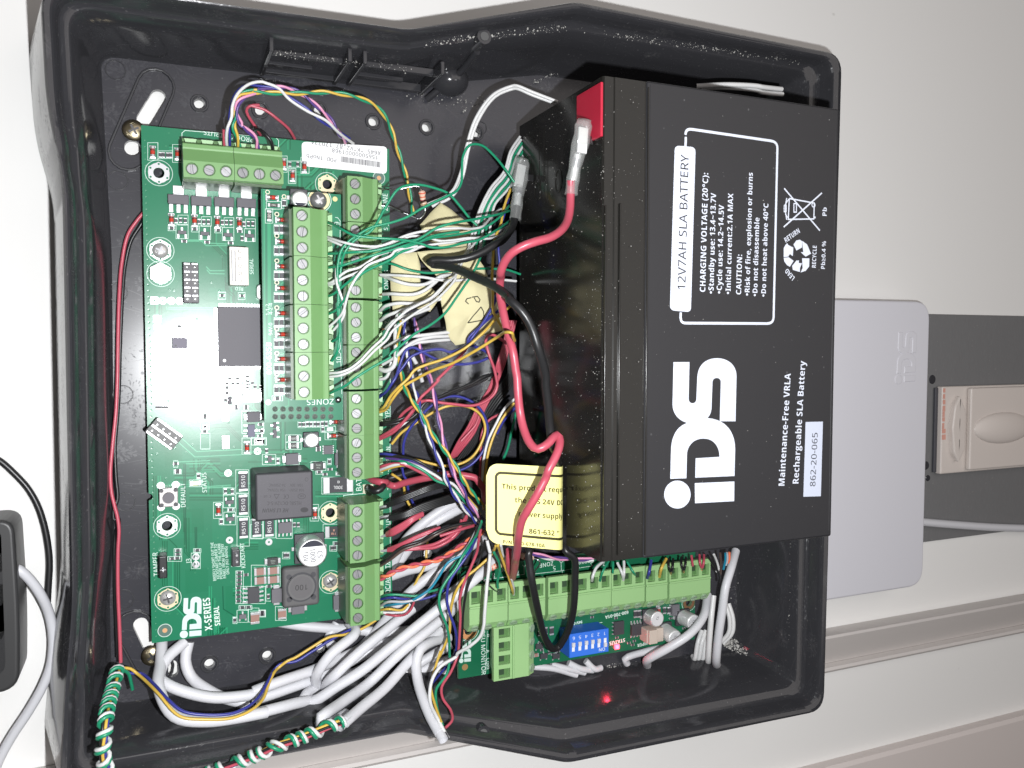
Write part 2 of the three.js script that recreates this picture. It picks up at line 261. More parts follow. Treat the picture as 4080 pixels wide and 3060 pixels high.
{
  const N = 6, base = roundPts(BASE, CORNER.map((r) => Math.min(r, 5)), N), rim = roundPts(RIM, CORNER, N), skirt = roundPts(SKIRT, CORNER, N), n = base.length;
  const rings = [[0, 3.9], [0.02, 4.05], [0.05, 4.8], [0.08, 6.2], [0.3, 25], [0.5, 34], [0.53, 34.5], [0.57, 34.62], [0.61, 34.82], [0.65, 35.12], [0.69, 35.6], [0.72, 36.4], [0.745, 41.4], [0.765, 42.3], [0.79, 42.95], [0.83, 43.42], [0.88, 43.75], [0.93, 43.8], [0.97, 43.4], [1, 42.2], [1, 0.2]];
  const pos = [], uv = [], idx = [], perim = [0];
  for (let i = 1; i <= n; i++) perim.push(perim[i - 1] + Math.hypot(rim[i % n][0] - rim[i - 1][0], rim[i % n][1] - rim[i - 1][1]));
  rings.forEach(([f, z], k) => { for (let i = 0; i <= n; i++) { const a = k === rings.length - 1 ? skirt[i % n] : base[i % n], b = k === rings.length - 1 ? skirt[i % n] : rim[i % n]; pos.push((a[0] + (b[0] - a[0]) * f) * K, (a[1] + (b[1] - a[1]) * f) * K, z * K); uv.push(perim[i] * K, (z + f * 14) * K); } });
  for (let k = 0; k + 1 < rings.length; k++) for (let i = 0; i < n; i++) { const a = k * (n + 1) + i, b = a + 1, c = a + n + 1, d = c + 1; idx.push(a, b, c, b, d, c); }
  let q = new THREE.BufferGeometry(); q.setAttribute('position', new THREE.Float32BufferAttribute(pos, 3)); q.setAttribute('uv', new THREE.Float32BufferAttribute(uv, 2)); q.setIndex(idx);
  q = toCreasedNormals(q, 0.62);
  part('side_wall', q, M.side, enclosure, V(0, 0, 0));
  // floor with its screw slots and knock-out holes
  const s = shapeOf(base), holes = [];
  const round = (x, y, r = 1.75) => { const p = at(x, y, 4); s.holes.push(holePath(p.x, p.y, r)); holes.push([p, r]); };
  for (const [x, y] of [[795, 413], [1037, 440], [1271, 440], [1487, 485], [1699, 508], [1897, 530], [835, 2645], [1065, 2612], [1277, 2582], [1762, 2418], [1703, 2206]]) round(x, y);
  const slot = (a, b, r) => { const p = at(...a, 4), q2 = at(...b, 4), d = Math.atan2(q2.y - p.y, q2.x - p.x), pts = []; for (let i = 0; i <= 8; i++) { const t = d + Math.PI / 2 + i / 8 * Math.PI; pts.push([p.x + Math.cos(t) * r, p.y + Math.sin(t) * r]); } for (let i = 0; i <= 8; i++) { const t = d - Math.PI / 2 + i / 8 * Math.PI; pts.push([q2.x + Math.cos(t) * r, q2.y + Math.sin(t) * r]); } return pts; };
  const S1 = slot([630, 385], [575, 475], 2.4), S2 = slot([562, 2490], [600, 2572], 2.5), S3 = slot([528, 588], [528, 590], 2.5), S4 = slot([690, 2650], [690, 2680], 1.6);
  for (const q2 of [S1, S2, S3, S4]) s.holes.push(polyHole(q2.slice().reverse()));
  const f = extrude(s, 2.6).translate(0, 0, 1.4 * K); planarUV(f, 0, 0, 1000, 1000);
  part('floor', f, M.floor, enclosure, V(0, 0, 0));
  const ring = (outer, inner, h) => { const r = shapeOf(outer); r.holes.push(polyHole(inner.slice().reverse())); return extrude(r, h, 0.25, 2); };
  part('slot_surround', ring(slot([622, 345], [508, 610], 6.0), slot([622, 345], [508, 610], 5.2), 0.9).translate(0, 0, 4 * K), M.rib, enclosure, V(0, 0, 0));
  part('slot_surround', ring(slot([535, 2500], [620, 2660], 6.0), slot([535, 2500], [620, 2660], 5.3), 0.9).translate(0, 0, 4 * K), M.rib, enclosure, V(0, 0, 0));
  for (const [p, r] of holes) { const o = new THREE.Shape(); o.absarc(p.x, p.y, r + 1.3, 0, Math.PI * 2); o.holes.push(holePath(p.x, p.y, r + 0.5)); part('hole_boss', extrude(o, 0.5, 0.15, 1).translate(0, 0, 4 * K), M.rib, enclosure, V(0, 0, 0)); }
  for (const [x, y, r] of [[460, 278, 3.2], [470, 718, 3.2], [500, 2000, 3.2], [468, 1165, 3.2], [490, 1572, 3.2], [490, 2390, 3.5], [1915, 510, 2.6], [2120, 2765, 8.5], [2960, 2470, 8]]) { const p = at(x, y, 4), o = new THREE.Shape(); o.absarc(p.x, p.y, r, 0, Math.PI * 2); o.holes.push(holePath(p.x, p.y, r - 0.35)); part('knockout_mark', extrude(o, 0.22, 0.08, 1).translate(0, 0, 3.98 * K), M.rib, enclosure, V(0, 0, 0)); }
  // clips on the upper wall, creases, screw posts
  for (const [x0, y0, x1, y1] of [[1062, 190, 1345, 300], [1428, 220, 1690, 345]]) {
    const a = at(x0, y0, 25), b = at(x1, y1, 8), y = 96.5;
    const clip = [boxAt(a.x, a.x + 1.4, 93.6, 98, 5, 32, 0.3), boxAt(b.x - 1.4, b.x, 93.6, 98, 5, 32, 0.3), boxAt(a.x + 1.4, b.x - 1.4, 94, 97, 6, 8.5, 0.3), boxAt(a.x + 1.4, b.x - 1.4, 95.4, 97.8, 22, 24, 0.3), boxAt(a.x + 1.4, b.x - 10, 94.9, 96.4, 12.5, 15, 0.3)];
    part('wall_clip', merge(clip), M.side, enclosure, V(0, 0, 0));
  }
  const post = (p, q2, r, nm = 'screw_post') => part(nm, tube([p, q2], r, V(0, 0, 0), 14), M.side, enclosure, V(0, 0, 0));
  const P1 = at(1930, 145, 38); post(V(P1.x - 1, P1.y, 4), V(P1.x, P1.y, 38), 2.6); part('post_hole', cyl(1.5, 1.5, 0.3, 16), std([0.09, 0.09, 0.09], 0.9), enclosure, V(P1.x, P1.y, 38.1));
  const P2 = at(1925, 2920, 38); post(V(P2.x - 1, P2.y, 4), V(P2.x, P2.y, 38), 2.6); part('post_hole', cyl(1.5, 1.5, 0.3, 16), std([0.09, 0.09, 0.09], 0.9), enclosure, V(P2.x, P2.y, 38.1));
  part('diagonal_rib', tube(route('Z:1900,205,30 1820,300,14 1700,395,5'), 1.3, V(0, 0, 0), 8), M.side, enclosure, V(0, 0, 0));
  part('diagonal_rib', tube(route('Z:1830,2695,5 1880,2780,12 1915,2870,28'), 1.0, V(0, 0, 0), 8), M.side, enclosure, V(0, 0, 0));
  part('corner_boss', new THREE.SphereGeometry(0.0075, 24, 12, 0, Math.PI * 2, 0, 1.5).rotateX(Math.PI / 2).scale(1, 0.8, 1.0).translate(0, 0, 0.004), M.side, enclosure, at(1775, 335, 4));
  // dust crumbs lie along the seams
  seed = 77; const crumbs = [];
  const scatter = (pathText, n, wid, s0, s1) => { const c = new THREE.CatmullRomCurve3(typeof pathText === 'string' ? route(pathText) : pathText); for (let i = 0; i < n; i++) { const p = c.getPoint(rnd()), w = wid * (rnd() + rnd() - 1), s = s0 + (s1 - s0) * rnd() ** 3; crumbs.push(new THREE.TetrahedronGeometry(s * K, rnd() < 0.3 ? 1 : 0).rotateX(rnd() * 6).rotateY(rnd() * 6).translate((p.x + w * 0.7) * K, (p.y + w) * K, (p.z + s * 0.3) * K)); } };
  scatter([V(236, -135, 4.3), V(241.5, -138, 6), V(246, -142, 16), V(249, -144.5, 25), V(250.5, -146, 31)], 700, 2.2, 0.15, 0.8); scatter([V(249.5, 70, 30), V(250, -20, 31), V(250.5, -130, 31)], 260, 1.6, 0.1, 0.4); scatter('Z:2380,2670,4.2 2450,2655 2560,2650 2750,2660,4.2', 160, 1.6, 0.1, 0.45);
  scatter('Z:1860,2720,4.3 1900,2800,10 1930,2860,14', 90, 1.0, 0.1, 0.5); scatter('Z:2120,330,5 2250,280,6 2400,230,12', 120, 1.6, 0.1, 0.4); scatter('Z:1100,215,34 1300,235,34 1640,280,34', 120, 1.6, 0.1, 0.32);
  scatter('Z:2900,2300,4.3 2980,2400,4.3 3010,2520,5', 130, 7, 0.1, 0.6); scatter('Z:2560,2780,22 2800,2760,22 3060,2730,24', 60, 5, 0.1, 0.4); scatter('Z:1700,170,36 1900,150,36 2250,110,36', 200, 2, 0.1, 0.45); scatter('Z:2450,140,37 2800,190,37 3200,250,37', 220, 1.6, 0.1, 0.4); scatter('Z:1600,330,6 1750,390,5 1950,420,5', 160, 5, 0.1, 0.5); scatter('Z:3250,300,20 3290,380,22 3300,420,24', 120, 2.2, 0.1, 0.4); scatter('Z:2050,95,35 2250,110,35 2900,190,35', 90, 1.5, 0.1, 0.3);
  const shards = []; for (let i = 0; i < 60; i++) { const t = rnd(), p = at(2400 + 570 * t, 2668 - 60 * t + 14 * Math.sin(t * 17), 4.5), r = rr(0.5, 2.1); shards.push(new THREE.TetrahedronGeometry(r * K).scale(1, 1, 0.6).rotateX(rnd() * 6).rotateZ(rnd() * 6).translate((p.x + rr(-1, 1)) * K, (p.y + rr(-1.2, 1.2)) * K, (4.2 + r * 0.3) * K)); }
  part('broken_edge', merge(shards), M.rib, enclosure, V(0, 0, 0));
  tag(part('dust', merge(crumbs), std([0.42, 0.41, 0.39], 0.95), enclosure, V(0, 0, 0)), null, null, null, 'stuff');
}
// the two fixing screws of the box
for (const [x, y, l] of [[533, 520, 'brass coloured cross-head screw by the upper left mounting slot'], [607, 2612, 'brass coloured cross-head screw by the lower left mounting slot']]) {
  const p = at(x, y, 6.3), t = thing('fixing_screw', l, 'screw', V(p.x, p.y, 4));
  part('head', new THREE.SphereGeometry(0.0037, 24, 10, 0, Math.PI * 2, 0, 1.2).rotateX(Math.PI / 2).scale(1, 1, 0.5).translate(0, 0, -0.0004), M.brass, t, p);
  part('cross_recess', merge([box(3.4, 0.7, 0.5), box(0.7, 3.4, 0.52)]).rotateZ(0.5), M.darkSteel, t, V(p.x, p.y, p.z + 1.32));
  part('shank', cyl(1.6, 1.6, 6, 12), M.brass, t, V(p.x, p.y, 3.2));
}
// ---------------------------------------------------------------- circuit boards
const ZM = 11.4, ZE = 23.5, ZP = 13;                                       // top faces of the main, the raised and the monitor board
const vec2 = (p) => [p.x, p.y];
// a printed sheet: draw() gets helpers that take picture pixels; the print is laid out in millimetres on the board
function printTex(x0, y0, w, h, z, ppm, draw, srgb = true) {
  const W = Math.min(2048, Math.round(w * ppm)), H = Math.min(2048, Math.round(h * ppm));
  return canvasTex(W, H, (g) => {
    const sx = W / w, sy = H / h;
    const P = (x, y) => { const p = at(x, y, z); return [(p.x - x0) * sx, H - (p.y - y0) * sy]; };
    const api = {
      g, P, sx, W, H,
      line(pts, mm, c) { g.strokeStyle = c; g.lineWidth = mm * sx; g.lineJoin = 'round'; g.beginPath(); pts.forEach((q, i) => { const [a, b] = P(...q); i ? g.lineTo(a, b) : g.moveTo(a, b); }); g.stroke(); },
      rect(xa, ya, xb, yb, mm, c) { api.line([[xa, ya], [xb, ya], [xb, yb], [xa, yb], [xa, ya], [xb, ya]], mm, c); },
      fill(pts, c) { g.fillStyle = c; g.beginPath(); pts.forEach((q, i) => { const [a, b] = P(...q); i ? g.lineTo(a, b) : g.moveTo(a, b); }); g.closePath(); g.fill(); },
      disc(x, y, mm, c) { const [a, b] = P(x, y); g.fillStyle = c; g.beginPath(); g.arc(a, b, mm * sx, 0, 7); g.fill(); },
      ring(x, y, mm, lw, c) { const [a, b] = P(x, y); g.strokeStyle = c; g.lineWidth = lw * sx; g.beginPath(); g.arc(a, b, mm * sx, 0, 7); g.stroke(); },
      // turn: degrees clockwise on the picture; size: height of capitals in mm
      text(s, x, y, mm, turn, c, font = 'sans-serif', weight = 'bold', squeeze = 1, align = 'center') { const [a, b] = P(x, y); g.save(); g.translate(a, b); g.rotate(turn * Math.PI / 180); g.scale(squeeze, 1); g.fillStyle = c; g.font = `${weight} ${mm * sx / 0.715}px ${font}`; g.textAlign = align; g.textBaseline = 'alphabetic'; g.fillText(s, 0, mm * sx / 2); g.restore(); },
      logo(q, c) { for (const s of LOGOS) api.fill(s.map((p) => { const [a, b] = logoUnit(p), m = (i) => (q[0][i] * (1 - a) + q[1][i] * a) * (1 - b) + (q[3][i] * (1 - a) + q[2][i] * a) * b; return [m(0), m(1)]; }), c); },
    };
    draw(api);
  }, srgb);
}
const SILK = 'rgb(222,232,226)';
const MB = { x: -3.31, y: -99.37, w: 82.25, h: 170.6 };
// every mounting hole of the main board: x, y, finish, what stands in it
const MOUNTS = [[633, 689, 'tin', ''], [1304, 735, 'gold', ''], [639, 997, 'tin', 'screw'], [640, 1091, 'tin', 'nut'], [666, 2095, 'tin', ''], [669, 2386, 'gold', 'screw'], [1316, 2043, 'gold', ''], [1318, 2319, 'gold', 'screw']];
const BOXES_MAIN = [];                                                      // white outlines printed round the components, filled in while they are placed
const mainParts = [];
const outline = (v, x0, y0, x1, y1) => { const a = vp(v, x0, y0), b = vp(v, x1, y1); BOXES_MAIN.push([a[0], a[1], b[0], b[1]]); };
for (const [v, ...r] of [['e', 350, 270, 510, 545], ['e', 740, 300, 890, 580], ['e', 512, 400, 742, 520], ['e', 825, 1410, 985, 1565], ['e', 1195, 1435, 1350, 1585], ['e', 1552, 1450, 1705, 1605], ['e', 1892, 1470, 2045, 1625], ['i', 795, -20, 985, 200], ['i', 1158, 0, 1340, 215], ['i', 1525, 25, 1705, 230], ['i', 1870, 45, 2045, 245], ['i', 670, -10, 795, 75], ['i', 1035, 0, 1160, 95], ['i', 1405, 15, 1525, 110], ['i', 1460, 1040, 1580, 1150], ['i', 1775, 1045, 1885, 1155],
  ['m', 1178, 1375, 1318, 1635], ['q', 1180, 110, 1330, 355], ['m', 1835, 1340, 2180, 1690], ['q', 1835, 180, 1975, 435], ['q', 1985, 185, 2212, 290], ['q', 755, 540, 825, 640], ['q', 760, 680, 880, 745], ['q', 1005, 840, 1200, 945], ['q', 1118, 730, 1185, 825], ['q', 1735, 680, 1940, 1045], ['q', 1740, 1055, 1940, 1410], ['q', 1755, 1420, 1950, 1880], ['u', 1965, -40, 2165, 185], ['q', 1385, 1190, 1530, 1445], ['q', 1540, 965, 1710, 1070], ['q', 1540, 1075, 1728, 1275], ['q', 1548, 1345, 1730, 1545], ['q', 1475, 1445, 1540, 1545], ['q', 1605, 1280, 1715, 1340],
  ['u', 1035, 410, 1178, 655], ['u', 1070, 340, 1188, 400], ['u', 665, 465, 885, 540], ['u', 765, 340, 885, 465], ['u', 1668, 360, 1810, 620], ['u', 1735, 690, 1855, 1205], ['u', 1805, 935, 2200, 1205], ['u', 1785, 1235, 1990, 1300], ['u', 1755, 1310, 1930, 1500], ['u', 1935, 1275, 2100, 1495], ['u', 1690, 1415, 1755, 1520], ['u', 2105, 1310, 2200, 1405],
  ['n', 740, 700, 860, 808], ['n', 862, 705, 972, 800], ['n', 978, 705, 1090, 800], ['n', 1100, 700, 1215, 880], ['n', 1160, 785, 1330, 880], ['n', 1165, 860, 1415, 995], ['n', 548, 920, 790, 1030], ['n', 548, 1035, 790, 1148], ['n', 180, 1228, 390, 1390], ['n', 390, 1280, 455, 1380], ['n', 520, 1215, 760, 1390], ['n', 945, 1340, 1180, 1480], ['n', 1205, 1290, 1265, 1390], ['n', 1335, 1500, 1430, 1555], ['n', 1020, 1490, 1130, 1540], ['n', 10, 960, 245, 1080], ['r', 1115, 5, 1605, 270], ['r', 930, 435, 1065, 695], ['r', 1135, 745, 1450, 970], ['r', 1240, 1080, 1350, 1170], ['r', 1290, 1020, 1390, 1080], ['r', 495, 1185, 610, 1290], ['r', 400, 650, 650, 970], ['r', 195, 660, 385, 960], ['r', 0, 670, 185, 965], ['v', 5, 205, 460, 540], ['v', 235, 520, 320, 770], ['v', 385, 855, 555, 1075], ['v', 130, 910, 230, 1020],
  ['b', 245, 1250, 290, 1380], ['b', 300, 1350, 360, 1470], ['b', 400, 1260, 465, 1390], ['b', 290, 1290, 400, 1340]]) outline(v, ...r);
function mainPrint(p) {
  const { g, W, H, line, text, disc, ring, rect } = p; seed = 5;
  g.fillStyle = 'rgb(34,116,84)'; g.fillRect(0, 0, W, H);
  for (let i = 0; i < 90; i++) { g.fillStyle = `rgba(${i % 2 ? '10,100,66' : '34,132,94'},0.22)`; g.fillRect(rnd() * W, rnd() * H, rr(20, 150), rr(20, 180)); }
  const track = (pts, c = 'rgb(8,88,58)') => line(pts, 0.3, c);
  for (let i = 0; i < 70; i++) {                                            // tracks run in small bundles with 45 degree bends
    const x = rr(560, 1500), y = rr(520, 2450), n = 1 + Math.floor(rnd() * 4), l = rr(40, 190), m = rr(20, 60), flip = rnd() < 0.5, up = rnd() < 0.5 ? 1 : -1;
    for (let k = 0; k < n; k++) { const o = k * 9; track(flip ? [[x + o, y], [x + o, y + l], [x + o + m, y + l + m * up], [x + o + m, y + l + m * up + 50]] : [[x, y + o], [x + l, y + o], [x + l + m, y + o + m * up], [x + l + m + 50, y + o + m * up]], rnd() < 0.7 ? 'rgb(8,92,60)' : 'rgb(44,146,104)'); }
  }
  for (const [a, ...pts] of [['q', [920, 590], [920, 1660]], ['q', [945, 590], [945, 1660]], ['u', [940, 0], [955, 345]], ['u', [1095, 0], [1100, 330]], ['u', [1120, 0], [1120, 330]], ['u', [1530, 930], [1540, 1290], [1720, 1400]], ['m', [480, 970], [780, 700]], ['m', [530, 970], [810, 720]], ['m', [590, 960], [830, 740]], ['m', [480, 970], [480, 1240]], ['m', [530, 970], [530, 1240]], ['m', [590, 960], [590, 1240]], ['i', [1600, 330], [1610, 1000], [1720, 1100], [1720, 1190]], ['i', [1570, 800], [1575, 1010], [1680, 1110], [1680, 1190]], ['i', [1640, 940], [1760, 1060], [1760, 1190]]]) track(pts.map(([x, y]) => vp(a, x, y)), 'rgb(10,84,58)');
  for (const [a, ...pts] of [['i', [980, 240], [1200, 240], [1270, 310], [1590, 310]], ['i', [980, 222], [1210, 222], [1280, 270], [1600, 285]], ['i', [1270, 640], [1330, 705], [1560, 705]], ['i', [1280, 690], [1330, 750], [1560, 755]], ['i', [640, 1285], [1420, 1290]], ['i', [640, 1310], [1420, 1320]], ['q', [800, 215], [1090, 475], [1830, 440]], ['q', [860, 160], [1120, 390], [1830, 360]], ['q', [830, 555], [1330, 535]], ['q', [950, 585], [1330, 570]], ['q', [1240, 945], [1660, 920]], ['q', [1240, 965], [1660, 950]]]) line(pts.map(([x, y]) => vp(a, x, y)), 0.32, 'rgb(84,168,130)');
  for (let y = 560; y < 2540; y += 25) disc(572 + (y - 498) * 0.0228 + 4, y, 0.17, 'rgb(120,170,140)'), disc(573 + (y - 498) * 0.0228 + 4, y + 1, 0.09, 'rgb(4,50,34)');
  for (let i = 0; i < 260; i++) { const x = rr(590, 1480), y = rr(520, 2470); disc(x, y, 0.24, 'rgb(70,150,110)'); disc(x, y, 0.12, 'rgb(6,52,36)'); }
  for (const b of BOXES_MAIN) rect(...b, 0.16, SILK);
  for (const [x, y] of MOUNTS) ring(x, y, 4.15, 0.18, SILK);
  for (const [x, y] of [[657, 2512], [1510, 709]]) { disc(x, y, 2.1, 'rgb(90,116,108)'); ring(x, y, 2.15, 0.2, SILK); disc(x, y, 0.8, 'rgb(205,160,120)'); }
  // writing
  const z = (v, x, y) => vp(v, x, y);
  text('PROG OUTPUTS', 912, 543, 1.55, 184, SILK, 'sans-serif', 'normal', 1.05);
  line([[725, 552], [725, 530], [737, 520], [1100, 548], [1110, 560], [1110, 585]], 0.22, SILK); line([[728, 728], [730, 732], [1060, 755], [1043, 752]], 0.22, SILK);
  text('SERIAL', ...z('i', 1985, 640), 1.25, -91, SILK, 'sans-serif', 'normal'); text('RED', ...z('i', 1790, 990), 1.1, 183, SILK, 'sans-serif', 'normal');
  text('DEFAULT', ...z('q', 905, 1080), 1.45, -90, SILK, 'sans-serif', 'normal', 1.02); text('STATUS', ...z('q', 1240, 880), 1.4, -91, SILK, 'sans-serif', 'normal', 1.05);
  text('TAMPER', ...z('u', 475, 585), 1.55, -92, SILK, 'sans-serif', 'normal'); text('J3', ...z('u', 990, 530), 1.4, -92, SILK, 'sans-serif', 'normal');
  text('KICKSTART', ...z('u', 1845, 450), 1.35, -92, SILK, 'sans-serif', 'normal', 0.98);
  ['BRIEFLY SHORT OUT THE', 'KICKSTART JUMPER TO', 'POWER UP THE ALARM', 'PANEL FROM BATTERY', 'ONLY (NO MAINS)'].forEach((s, i) => text(s, ...z('u', 1385 + i * 53, 545 - (i === 4 ? 20 : i * 3)), 0.92, -93, SILK, 'sans-serif', 'normal', 0.94));
  text('X-SERIES', ...z('u', 1290, 1370), 2.3, -93, SILK, 'sans-serif', 'bold', 0.86); text('SERIAL', ...z('u', 1440, 1400), 1.75, -93, SILK, 'sans-serif', 'bold', 0.86);
  p.logo([[716, 2544], [806, 2540], [803, 2377], [722, 2379]], 'rgb(206,222,222)');
  // names along the row of terminals
  for (const [s, x, y, t, m] of [['ZONE', 1535, 805, -90, 1.8], ['S', 1538, 912, -90, 1.5], ['S', 1540, 1082, -90, 1.5], ['ZONE', 1540, 1135, -90, 1.7], ['Z', 1542, 1285, -90, 1.5], ['Z', 1544, 1455, -90, 1.5], ['KEYPAD', 1544, 1648, -90, 1.7], ['IN', 1547, 1790, -90, 1.5], ['SIREN', 1547, 1840, -90, 1.6], ['+', 1547, 1892, 0, 1.8], ['-', 1547, 1948, 90, 1.8], ['BAT', 1430, 1932, -90, 2.0], ['AUX', 1547, 2085, -90, 1.6], ['TX', 1545, 2252, -90, 1.6], ['DC/AC', 1545, 2330, -90, 1.7], ['12V', 1545, 2405, -90, 1.6]]) text(s, x, y, m, t, SILK, 'sans-serif', 'normal');
  for (const [a, b] of [[740, 900], [925, 1090], [1100, 1185], [1200, 1370], [1385, 1545], [1560, 1720], [1745, 1880], [1965, 2200], [2215, 2460]]) line([[1554, a], [1555, b - 14], [1548, b - 5], [1548, b]], 0.2, SILK);
  line([[1362, 735], [1362, 870]], 0.22, SILK); line([[1370, 1675], [1371, 1880], [1378, 1886]], 0.22, SILK); line([[1370, 2205], [1369, 1974], [1500, 1960]], 0.22, SILK); line([[1370, 2444], [1369, 2212], [1378, 2210]], 0.22, SILK);
  p.fill([[1445, 1930], [1487, 1929], [1488, 1966], [1446, 1968]], 'rgb(205,200,178)');
}
const mainMap = printTex(MB.x, MB.y, MB.w, MB.h, ZM, 12, mainPrint);
const mainBump = printTex(MB.x, MB.y, MB.w, MB.h, ZM, 7, (p) => { seed = 5; const { g, W, H } = p; g.fillStyle = '#808080'; g.fillRect(0, 0, W, H); for (let i = 0; i < 700; i++) { g.fillStyle = `rgba(${i % 2 ? '150,150,150' : '100,100,100'},0.12)`; g.beginPath(); g.ellipse(rnd() * W, rnd() * H, rr(8, 40), rr(8, 40), 0, 0, 7); g.fill(); }
  for (let i = 0; i < 260; i++) { const x = rr(590, 1480), y = rr(520, 2470); p.disc(x, y, 0.3, '#c0c0c0'); p.disc(x, y, 0.13, '#202020'); } for (let y = 560; y < 2540; y += 25) p.disc(576 + (y - 498) * 0.0228, y, 0.2, '#303030'); for (const b of BOXES_MAIN) p.rect(...b, 0.16, '#a0a0a0'); }, false);
const boardEdge = std([0.12, 0.2, 0.12], 0.6);
function boardMesh(parent, x0, y0, w, h, z, thick, map, bump, holes, notch) {
  const s = shapeOf(notch ?? [[x0, y0], [x0 + w, y0], [x0 + w, y0 + h], [x0, y0 + h]]);
  for (const [x, y, r] of holes) s.holes.push(holePath(x, y, r));
  const q = planarUV(extrude(s, thick).translate(0, 0, (z - thick) * K), x0, y0, w, h);
  const m = std([1, 1, 1], 0.255, { map, specularIntensity: 1, ...(bump ? { bumpMap: bump, bumpScale: 0.00007 } : {}) });
  return part('board', q, [m, boardEdge], parent, V(0, 0, 0));
}
const mainBoard = thing('circuit_board', 'large green main circuit board with a white printed emblem, mounted at the left', 'circuit board', V(37.8, -14, 9.8));
{ const n = at(600, 1980, ZM), cut = [[MB.x, MB.y], [MB.x + MB.w, MB.y], [MB.x + MB.w, MB.y + MB.h], [MB.x, MB.y + MB.h], [MB.x, n.y + 1.2], [MB.x + 0.9, n.y + 0.8], [MB.x + 1.3, n.y], [MB.x + 0.9, n.y - 0.8], [MB.x, n.y - 1.2]];
  boardMesh(mainBoard, MB.x, MB.y, MB.w, MB.h, ZM, 1.6, mainMap, mainBump, MOUNTS.map(([x, y]) => { const p = at(x, y, ZM); return [p.x, p.y, 1.65]; }), cut); }

// ---- component builders: px rectangles are where the picture shows the component's top
const rectAt = (v, x0, y0, x1, y1, z) => { const a = at(...vp(v, x0, y0), z), b = at(...vp(v, x1, y1), z); return { x: (a.x + b.x) / 2, y: (a.y + b.y) / 2, w: Math.abs(b.x - a.x), h: Math.abs(b.y - a.y) }; };
const sub = (name, geo, mat, parent, x = 0, y = 0, z = 0) => { const m = mesh(name, geo, mat, parent); m.position.set(x * K, y * K, z * K); return m; };
function chip(parent, name, v, x0, y0, x1, y1, zb, h, mat, r = 0.15) { const q = rectAt(v, x0, y0, x1, y1, zb + h); return [part(name, box(q.w, q.h, h, Math.min(r, h / 2.2)), mat, parent, V(q.x, q.y, zb + h / 2)), q]; }
function legs(m, q, h, side, n, wid, len, off = 0.85, name = 'leg') {        // gull-wing leads, each a sub-part
  const along = side === 'top' || side === 'bottom' ? q.w : q.h, sgn = side === 'top' || side === 'right' ? 1 : -1;
  for (let i = 0; i < n; i++) { const t = n > 1 ? (i / (n - 1) - 0.5) * along * off : 0;
    const a = box(wid, len, 0.25, 0.06).translate(0, sgn * len / 2 * K, (-h / 2 + 0.16) * K), b = box(wid * 0.9, len * 0.45, 0.22).translate(0, sgn * len * 0.22 * K, -0.1 * K);
    const gq = merge([a, b]); if (side === 'left' || side === 'right') gq.rotateZ(-Math.PI / 2);
    side === 'top' || side === 'bottom' ? sub(name, gq, M.tin, m, t, sgn * q.h / 2) : sub(name, gq, M.tin, m, sgn * q.w / 2, t); }
}
const diodeGeo = cyl(0.72, 0.72, 1.7, 14).rotateX(Math.PI / 2), diodeCap = merge([cyl(0.8, 0.8, 0.75, 14).rotateX(Math.PI / 2).translate(0, 0.0013, 0), cyl(0.8, 0.8, 0.75, 14).rotateX(Math.PI / 2).translate(0, -0.0013, 0)]);
const diodePad = merge([box(2, 0.7, 0.3, 0.1).translate(0, 0.0018, -0.0007), box(2, 0.7, 0.3, 0.1).translate(0, -0.0018, -0.0007)]), bandGeo = cyl(0.74, 0.74, 0.3, 14).rotateX(Math.PI / 2).translate(0, 0.0005, 0);
function diode(parent, x, y, z, horizontal) { const p = at(x, y, z + 1.2), m = part('glass_diode', diodeGeo, M.glassRed, parent, V(p.x, p.y, z + 0.85)); if (horizontal) m.rotation.z = Math.PI / 2; mesh('end_cap', diodeCap, M.tin, m); mesh('solder_pad', diodePad, M.tin, m); mesh('dark_band', bandGeo, M.chip, m); return m; }
const smdCache = {};
function smd(parent, x, y, z, w, h, kind = 'resistor', code) {               // w, h in mm on the picture's axes
  const p = at(x, y, z + 0.5), key = [w, h, kind].join(), lng = Math.max(w, h), sh = Math.min(w, h), th = kind === 'capacitor' ? Math.min(1.4, sh * 0.6) : 0.5;
  smdCache[key] ??= [box(lng * 0.62, sh, th, 0.05), merge([box(lng * 0.2, sh * 1.02, th * 1.04, 0.06).translate(lng * 0.41 * K, 0, 0), box(lng * 0.2, sh * 1.02, th * 1.04, 0.06).translate(-lng * 0.41 * K, 0, 0)])];
  const m = part(kind, smdCache[key][0], kind === 'capacitor' ? M.ceramic : code ?? M.chip, parent, V(p.x, p.y, z + th / 2 + 0.05)); if (h > w) m.rotation.z = Math.PI / 2;
  mesh('end_cap', smdCache[key][1], M.tin, m); return m;
}
// code printed on a big resistor: its own little texture on the top of the body
function codeMat(text, turn, aspect, bg = 'rgb(42,42,48)', fg = 'rgb(225,225,225)') { const t = canvasTex(Math.round(128 * Math.max(1, aspect)), Math.round(128 * Math.max(1, 1 / aspect)), (g, w, h) => { g.fillStyle = bg; g.fillRect(0, 0, w, h); g.translate(w / 2, h / 2); g.rotate(turn * Math.PI / 180); g.fillStyle = fg; const lines = text.split('\n'), s = (Math.abs(turn) === 90 ? w : h) / lines.length * 0.62; g.font = `${s}px sans-serif`; g.textAlign = 'center'; g.textBaseline = 'middle'; lines.forEach((l, i) => g.fillText(l, 0, (i - (lines.length - 1) / 2) * s * 1.2)); }); return std([1, 1, 1], 0.5, { map: t }); }
const C510 = codeMat('R510', -90, 0.62, 'rgb(46,47,56)', 'rgb(228,228,228)'), C600 = codeMat('0R9', 180, 1.2, 'rgb(50,52,52)', 'rgb(190,196,190)');
function topPlate(m, w, h, z, mat, name = 'print') { return sub(name, box(w, h, 0.06), mat, m, 0, 0, z + 0.03); }

